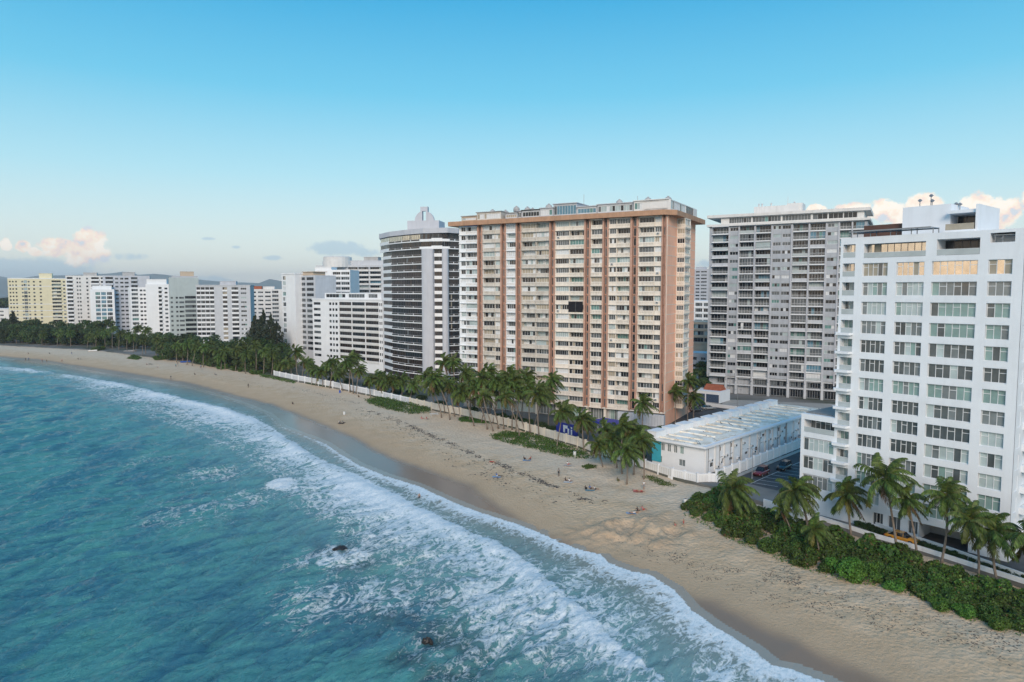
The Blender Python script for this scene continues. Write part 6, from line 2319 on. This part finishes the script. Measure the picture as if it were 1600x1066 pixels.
# ------------------------------------------------------------------ people on the beach
SKIN = mat('skin', (0.36, 0.21, 0.14), 0.6, 0.05)
SKIND = mat('skin_dark', (0.16, 0.09, 0.06), 0.6, 0.05)
HAIR = mat('hair', (0.03, 0.022, 0.018), 0.6, 0.2)
CL = {k: mat('cloth_' + k, v, 0.8, 0.08) for k, v in dict(white=(0.7, 0.7, 0.7), black=(0.02, 0.02, 0.024), red=(0.42, 0.04, 0.035), blue=(0.05, 0.15, 0.42), pink=(0.55, 0.16, 0.18), grey=(0.22, 0.22, 0.23), teal=(0.04, 0.26, 0.30), olive=(0.12, 0.13, 0.05)).items()}


def skeleton(pose):
    J = {'pel': (0, 0, .95, .135), 'wst': (0, 0, 1.08, .115), 'chs': (0, 0, 1.30, .145), 'nck': (0, -.01, 1.47, .058), 'hd0': (0, -.025, 1.56, .085), 'hd1': (0, -.02, 1.65, .10), 'hd2': (0, -.01, 1.73, .06)}
    for s_, n in ((-1, 'l'), (1, 'r')):
        J.update({'sh' + n: (s_ * .18, 0, 1.40, .065), 'el' + n: (s_ * .24, .02, 1.13, .046), 'wr' + n: (s_ * .25, -.06, .90, .034), 'ha' + n: (s_ * .25, -.09, .80, .038),
                  'hp' + n: (s_ * .095, 0, .88, .098), 'kn' + n: (s_ * .10, -.02, .50, .066), 'an' + n: (s_ * .10, .03, .09, .045), 'to' + n: (s_ * .11, -.13, .045, .042)})
    if pose == 'walk':
        J['knl'] = (-.10, -.20, .52, .066); J['anl'] = (-.10, -.24, .10, .045); J['tol'] = (-.10, -.40, .05, .042)
        J['knr'] = (.10, .06, .50, .066); J['anr'] = (.10, .32, .14, .045); J['tor'] = (.10, .20, .045, .042)
        J['ell'] = (-.24, .12, 1.14, .046); J['wrl'] = (-.25, .10, .91, .034); J['hal'] = (-.25, .06, .82, .038)
        J['elr'] = (.24, -.08, 1.14, .046); J['wrr'] = (.24, -.25, .97, .034); J['har'] = (.24, -.32, .90, .038)
    if pose in ('sit', 'hug'):
        dz = -.83
        for k in ('pel', 'wst', 'chs', 'nck', 'hd0', 'hd1', 'hd2', 'shl', 'shr'):
            x, y, z, r = J[k]
            J[k] = (x, y + (z - .95) * .18, z + dz, r)
        for s_, n in ((-1, 'l'), (1, 'r')):
            J['hp' + n] = (s_ * .10, -.06, .11, .10)
            if pose == 'sit':
                J['kn' + n] = (s_ * .14, -.48, .22, .068); J['an' + n] = (s_ * .13, -.86, .07, .045); J['to' + n] = (s_ * .14, -.93, .17, .040)
                J['el' + n] = (s_ * .27, .20, .38, .046); J['wr' + n] = (s_ * .26, .30, .13, .034); J['ha' + n] = (s_ * .26, .34, .05, .038)
            else:
                J['kn' + n] = (s_ * .12, -.36, .46, .068); J['an' + n] = (s_ * .11, -.42, .07, .045); J['to' + n] = (s_ * .11, -.56, .05, .040)
                J['el' + n] = (s_ * .24, -.10, .42, .046); J['wr' + n] = (s_ * .12, -.34, .42, .034); J['ha' + n] = (s_ * .04, -.42, .40, .038)
    if pose == 'lie':
        for k in list(J):
            x, y, z, r = J[k]
            J[k] = (x * 1.15, (z - .95), .13 - y * 0.7, r)
        J['knl'] = (-.12, -.42, .34, .066); J['anl'] = (-.12, -.66, .07, .045); J['tol'] = (-.12, -.80, .05, .04)
    E = [('pel', 'wst'), ('wst', 'chs'), ('chs', 'nck'), ('nck', 'hd0'), ('hd0', 'hd1'), ('hd1', 'hd2')]
    for n in 'lr':
        E += [('chs', 'sh' + n), ('sh' + n, 'el' + n), ('el' + n, 'wr' + n), ('wr' + n, 'ha' + n), ('pel', 'hp' + n), ('hp' + n, 'kn' + n), ('kn' + n, 'an' + n), ('an' + n, 'to' + n)]
    return J, E


PZONE = {}


def person_base(pose):
    if pose in PZONE:
        return PZONE[pose]
    J, E = skeleton(pose)
    ks = list(J)
    me = bpy.data.meshes.new('person')
    me.from_pydata([J[k][:3] for k in ks], [(ks.index(a), ks.index(b)) for a, b in E], [])
    o = bpy.data.objects.new('person', me)
    COL.objects.link(o)
    md = o.modifiers.new('skin', 'SKIN')
    md.use_smooth_shade = True
    for i, k in enumerate(ks):
        sv = me.skin_vertices[0].data[i]
        sv.radius = (J[k][3], J[k][3] * (0.75 if k in ('pel', 'wst', 'chs') else 1.0))
        sv.use_root = (k == 'pel')
    sb = o.modifiers.new('sub', 'SUBSURF')
    sb.levels = sb.render_levels = 1
    dg = bpy.context.evaluated_depsgraph_get()
    res = bpy.data.meshes.new_from_object(o.evaluated_get(dg))
    bpy.data.objects.remove(o)
    # nearest bone decides what covers each face
    zone = []
    for p in res.polygons:
        c = p.center
        best, z = 1e9, 'skin'
        for a, b in E:
            pa, pb = Vector(J[a][:3]), Vector(J[b][:3])
            t = max(0, min(1, (c - pa).dot(pb - pa) / (pb - pa).length_squared))
            d = (c - pa.lerp(pb, t)).length - (J[a][3] * (1 - t) + J[b][3] * t)
            if d < best:
                best = d
                z = ('torso' if (a, b) in (('wst', 'chs'), ('chs', 'shl'), ('chs', 'shr')) or (a[:2] == 'sh' and t < 0.6) else 'hips' if a in ('pel',) or (a[:2] == 'hp' and t < 0.7)
                     else 'hair' if (a == 'hd1' or (a == 'hd0' and (c - pa.lerp(pb, t)).y > 0.02)) else 'skin')
        zone.append(z)
    PZONE[pose] = (res, zone)
    return PZONE[pose]


PMESH = {}


def person(p, rz, pose, top, bottom, label, skin=SKIN, sc_=1.0, sink=0.0):
    key = (pose, top, bottom, skin.name)
    if key not in PMESH:
        base, zone = person_base(pose)
        me = base.copy()
        me.materials.clear()
        for m_ in (skin, CL[top] if top else skin, CL[bottom], HAIR):
            me.materials.append(m_)
        idx = {'skin': 0, 'torso': 1, 'hips': 2, 'hair': 3}
        me.polygons.foreach_set('material_index', [idx[z] for z in zone])
        me.update()
        PMESH[key] = me
    o = link('person', PMESH[key], None, (p.x, p.y, p.z - sink), rz)
    o.scale = (sc_,) * 3
    tag(o, label, 'person')
    return o


def towel(px, py, rz, colr, label, w=1.0, l=1.9):
    p = G(px, py)
    mb = MB()
    rg = random.Random(int(px))
    n = 5
    for i in range(n):
        for j in range(3):
            x0, x1 = -w / 2 + w * j / 3, -w / 2 + w * (j + 1) / 3
            y0, y1 = -l / 2 + l * i / n, -l / 2 + l * (i + 1) / n
            mb.face([(x0, y0, 0.03 * math.sin(i + j)), (x1, y0, 0.03 * math.sin(i + j + 1)), (x1, y1, 0.03 * math.sin(i + j + 2)), (x0, y1, 0.03 * math.sin(i + j + 1))])
    mb2 = MB()
    mb2.v = mb.v
    o = mb.build('beach_towel', [mat('towel_' + colr, dict(grey=(0.45, 0.43, 0.42), white=(0.6, 0.6, 0.58), blue=(0.20, 0.32, 0.48), black=(0.06, 0.055, 0.05), teal=(0.15, 0.28, 0.33), red=(0.42, 0.13, 0.11))[colr], 0.9, 0.15, 3.0)])
    o.location = (p.x, p.y, p.z + 0.10)
    o.rotation_euler = (0, 0, rz)
    tag(o, label, 'towel')


PEOPLE = [
    (769, 723, 1.2, 'lie', 'red', 'red', 'person in red lying near the seaweed line', SKIN), (776, 745, 2.4, 'hug', 'blue', 'white', 'person in blue hugging their knees below the seaweed line', SKIN),
    (819, 719, 2.0, 'hug', 'black', 'black', 'dark clad person sitting cross from another near the creeper patch', SKIN), (829, 719, -1.2, 'hug', 'red', 'black', 'person in a red top sitting facing the dark clad one', SKIN),
    (887, 727, 2.2, 'sit', 'white', 'pink', 'person in white sitting on a pale towel alone', SKIN), (873, 744, 0.4, 'stand', 'grey', 'black', 'person standing alone on open sand in dark clothes', SKIND),
    (884, 753, 2.4, 'sit', 'black', 'black', 'person in black sitting on the pale mat below the standing one', SKIN), (890, 754, 2.4, 'sit', 'white', 'grey', 'person in white leaning back on the pale mat', SKIN),
    (915, 766, 2.6, 'hug', 'black', 'black', 'person in black at the edge of the large group', SKIND), (922, 765, 2.3, 'sit', 'blue', 'black', 'person in blue in the middle of the large group', SKIN), (929, 766, 1.8, 'sit', 'white', 'black', 'person in white top in the large group', SKIN),
    (965, 753, 2.2, 'hug', 'olive', 'olive', 'person in olive crouching by a palm trunk', SKIND), (1006, 765, 0.2, 'stand', 'white', 'grey', 'person in white standing over the sunbathers', SKIN),
    (994, 768, 1.1, 'lie', 'pink', 'red', 'sunbather in pink lying beside the hotel palms', SKIN), (1001, 769, 1.2, 'lie', None, 'red', 'sunbather in red shorts beside the hotel palms', SKIN),
    (659, 655, 1.4, 'sit', 'pink', 'pink', 'person in pink sitting by the picnic table', SKIN), (667, 656, 2.4, 'sit', 'red', 'grey', 'person in a red top sitting by the picnic table', SKIN),
    (996, 800, 2.4, 'sit', 'black', 'black', 'person in black sitting on the blue towel above the dug sand', SKIN), (1004, 798, 2.0, 'sit', 'pink', 'red', 'person in pink reclining above the dug sand', SKIN), (990, 803, 1.6, 'lie', None, 'white', 'person in white shorts lying on the blue towel', SKIN),
    (1068, 822, 0.8, 'walk', None, 'red', 'child in red shorts at the rim of the dug pit', SKIN), (1054, 829, 2.0, 'hug', None, 'pink', 'child crouching inside the dug pit', SKIN),
    (530, 661, 2.0, 'hug', 'white', 'black', 'person in white sitting on the dark mat by the wet sand', SKIN), (536, 662, 2.6, 'sit', 'grey', 'black', 'person in grey sitting on the dark mat by the wet sand', SKIND),
    (388, 606, 0.5, 'walk', 'black', 'black', 'person in black walking on the far sand', SKIND), (457, 632, 0.8, 'hug', 'black', 'black', 'person in black crouching near the water edge', SKIND),
    (560, 621, 1.2, 'hug', 'olive', 'black', 'person sitting at the foot of the white wall', SKIND), (267, 593, 0.4, 'walk', 'black', 'grey', 'person in black walking along the far water edge', SKIND),
    (275, 574, 0.2, 'stand', 'teal', 'black', 'person in teal standing before the beach umbrella', SKIND), (278, 571, 0.6, 'stand', 'black', 'grey', 'person in black beside the one in teal', SKIND),
    (112, 554, 0.3, 'stand', 'black', 'blue', 'person in dark clothes standing before the far belt', SKIND), (77, 553, 1.5, 'hug', 'black', 'black', 'dark figure sitting on the far sand', SKIND), (44, 553, 1.2, 'hug', 'grey', 'black', 'grey figure sitting on the far sand', SKIND),
    (40, 564, 0.2, 'stand', 'black', 'black', 'far bather in black at the water edge', SKIND), (45, 563.5, 0.5, 'stand', 'blue', 'black', 'far bather in blue at the water edge', SKIND), (66, 566, 0.2, 'walk', 'red', 'black', 'far walker in red at the water edge', SKIN), (73, 566, 0.5, 'walk', 'grey', 'olive', 'far walker in grey at the water edge', SKIN), (97, 566, 0.6, 'stand', 'pink', 'black', 'far bather in pink standing on damp sand', SKIN),
    (122, 562, 1.0, 'hug', 'black', 'black', 'dark seated figure midway up the far beach', SKIND), (126, 562, 2.0, 'sit', 'teal', 'black', 'figure in teal seated midway up the far beach', SKIN), (229, 570, 1.6, 'hug', 'red', 'black', 'seated figure in red of the far group', SKIN), (233, 570, 2.1, 'hug', 'black', 'black', 'seated figure in black of the far group', SKIND), (236, 570, 2.5, 'sit', 'olive', 'black', 'seated figure in olive of the far group', SKIND),
    (304, 586, 1.4, 'hug', 'black', 'black', 'small dark seated figure on mid sand', SKIND), (336, 586, 1.4, 'sit', 'grey', 'black', 'small grey seated figure on mid sand', SKIND), (314, 576, 0.3, 'stand', 'blue', 'black', 'person in blue standing by the large dark bush', SKIND), (246, 575, 1.0, 'hug', 'white', 'grey', 'person in white sitting past the far group', SKIN)]
for (x, y, rz, pose, top, bot, lb, sk) in PEOPLE:
    p = G(x, y)
    person(p, rz, pose, top, bot, lb, sk, 0.75 if 'child' in lb else 1.0, -0.08 if pose in ('sit', 'hug', 'lie') else 0.0)
p = Gz(655, 778, 0)
person(Vector((p.x, p.y, 0)), 0.3, 'stand', None, 'black', 'bather standing waist deep in the foam', SKIN, 1.0, 0.75)
for (x, y, rz, c, lb) in [(887, 728, 1.0, 'grey', 'pale towel under the lone person in white'), (888, 754, 1.1, 'white', 'pale mat under the pair below the standing person'), (986, 803, 1.3, 'blue', 'light blue towel above the dug sand'), (533, 662, 1.3, 'black', 'dark mat by the wet sand'), (823, 720, 1.5, 'blue', 'blue towel between the two facing sitters'), (922, 767, 1.4, 'teal', 'teal towel of the large group'), (997, 769, 1.3, 'red', 'red towel of the hotel palm sunbathers'), (776, 746, 1.3, 'blue', 'blue towel below the seaweed line')]:
    towel(x, y, rz, c, lb, 1.4 if 'mat' in lb else 0.85, 1.8)

# ------------------------------------------------------------------ beach furniture, boats, rocks
for (x, y, m_, lb) in [(1071, 788, METALW, 'white litter barrel at the tip of the sea grape hedge'), (898, 712, METALW, 'white litter barrel at the creeper patch'), (531, 614, BLUET, 'blue litter barrel before the white wall'), (538, 648, METALW, 'white litter barrel on open sand above the dark mat')]:
    p = G(x, y)
    root = thing('litter_barrel', lb, 'bin', p)
    mb = MB()
    mb.lathe([(0.30, -0.1), (0.31, 0.05), (0.33, 0.3), (0.31, 0.32), (0.33, 0.35), (0.33, 0.62), (0.31, 0.64), (0.33, 0.67), (0.32, 0.98), (0.27, 1.0)], 14)
    mb.build('drum', [m_], root, False)
    mb = MB()
    mb.lathe([(0.27, 0.97), (0.27, 1.02), (0.36, 1.0)], 14)
    mb.build('rim', [m_], root)
p = G(678, 650)
root = thing('picnic_table', 'pale picnic table under the leaning palms by the cream wall', 'table', p, 0.4)
for nm, y0, y1, z_ in (('tabletop', -0.4, 0.4, 0.75), ('bench', -0.95, -0.65, 0.44), ('bench', 0.65, 0.95, 0.44)):
    for k in range(4 if nm == 'tabletop' else 2):
        w = (y1 - y0) / (4 if nm == 'tabletop' else 2)
        mb = MB()
        mb.box(-1.3, 1.3, y0 + k * w + 0.01, y0 + (k + 1) * w - 0.01, z_, z_ + 0.05)
        mb.build('plank', [OFFW], root)
for x in (-1.0, 1.0):
    for s_ in (-1, 1):
        mb = MB()
        mb.tube([(x, s_ * 0.8, -0.05), (x, s_ * 0.2, 0.76)], 0.05, 5)
        mb.build('leg', [OFFW], root)


def boat(px, py, rz, m_, label, L=5.0):
    p = G(px, py)
    root = thing('beached_boat', label, 'boat', p, rz)
    mb = MB()
    n = 9
    rings = []
    for k in range(n):
        f = k / (n - 1)
        x = -L / 2 + L * f
        w = 0.85 * (1 - max(0, (f - 0.45) / 0.55) ** 2.2) + 0.02
        sheer = 0.75 + 0.28 * f * f
        i = len(mb.v)
        mb.v += [(x, -w, sheer), (x, -w * 0.75, 0.25), (x, 0, 0.05 + 0.25 * max(0, f - 0.7)), (x, w * 0.75, 0.25), (x, w, sheer), (x, w * 0.8, sheer - 0.02), (x, 0, 0.35), (x, -w * 0.8, sheer - 0.02)]
        rings.append(i)
    for a, b in zip(rings, rings[1:]):
        for q in range(8):
            mb.f.append((a + q, b + q, b + (q + 1) % 8, a + (q + 1) % 8))
            mb.m.append(0)
    mb.f.append(tuple(rings[0] + q for q in range(8)))
    mb.m.append(0)
    mb.build('hull', [m_], root)
    for x in (-L * 0.22, L * 0.12):
        mb = MB()
        mb.box(x - 0.14, x + 0.14, -0.7, 0.7, 0.62, 0.66)
        mb.build('thwart', [OFFW], root)


boat(145, 549, 0.15, WHITE, 'white boat beached beside the lone round bush')
boat(202, 550, 0.1, CONC, 'dark grey boat drawn up under far palms', 6.0)
boat(290, 567, 0.2, BLUET, 'pale blue boat beached under the far palm row', 5.0)
p = G(283, 563)
root = thing('beach_umbrella', 'white beach umbrella open before the far palms', 'umbrella', p)
mb = MB()
mb.tube([(0, 0, -0.2), (0, 0, 2.5)], 0.04, 6)
mb.build('pole', [METALW], root)
mb = MB()
mb.lathe([(1.7, 1.95), (1.68, 2.0), (1.0, 2.35), (0.08, 2.6)], 10)
mb.build('canopy', [WHITE], root)


def rock(px, py, rr_, h_, label, seed):
    p = Gz(px, py, 0)
    rg = random.Random(seed)
    root = thing('reef_rock', label, 'rock', (p.x, p.y, 0))
    for k in range(5):
        n, m_ = 10, 6
        ox, oy = (0, 0) if k == 0 else (rg.uniform(-1.3, 1.3) * rr_, rg.uniform(-0.6, 0.6) * rr_)
        s_ = rr_ * (1.0 if k == 0 else rg.uniform(0.3, 0.6))
        hh = h_ * (1.0 if k == 0 else rg.uniform(0.35, 0.7))
        mb = MB()
        rings = []
        for j in range(m_):
            f = j / (m_ - 1)
            i = len(mb.v)
            for q in range(n):
                t = 2 * PI * q / n
                r_ = s_ * (math.cos(f * PI / 2 * 0.93)) * rg.uniform(0.7, 1.2)
                mb.v.append((ox + r_ * math.cos(t) * 1.3, oy + r_ * math.sin(t), -0.4 + (hh + 0.4) * math.sin(f * PI / 2) * rg.uniform(0.85, 1.1)))
            rings.append(i)
        for a, b in zip(rings, rings[1:]):
            for q in range(n):
                mb.f.append((a + q, a + (q + 1) % n, b + (q + 1) % n, b + q))
                mb.m.append(0)
        mb.f.append(tuple(rings[-1] + q for q in range(n)))
        mb.m.append(0)
        mb.build('boulder', [mat('wet_rock', (0.022, 0.02, 0.02), 0.35, 0.4, 2.0, bump=0.6)], root)


rock(532, 857, 0.85, 0.42, 'black wet reef rock breaking the surface with foam round it', 3)
rock(668, 1000, 0.45, 0.30, 'small black reef rock close to the near surf', 5)

# ------------------------------------------------------------------ sea haze
hz = MB()
hz.box(-14000, 17000, -2000, 13000, -6.0, 340.0)
ho = hz.build('haze', [])
hm_ = bpy.data.materials.new('haze')
hm_.use_nodes = True
nt = hm_.node_tree
for n_ in list(nt.nodes):
    if n_.type != 'OUTPUT_MATERIAL':
        nt.nodes.remove(n_)
pv = node(nt, 'ShaderNodeVolumePrincipled')
pv.inputs['Color'].default_value = (0.90, 0.95, 1.0, 1)
pv.inputs['Density'].default_value = 0.0001
pv.inputs['Anisotropy'].default_value = 0.0
nt.links.new(pv.outputs[0], nt.nodes['Material Output'].inputs['Volume'])
ho.data.materials.append(hm_)
ho['kind'] = 'stuff'
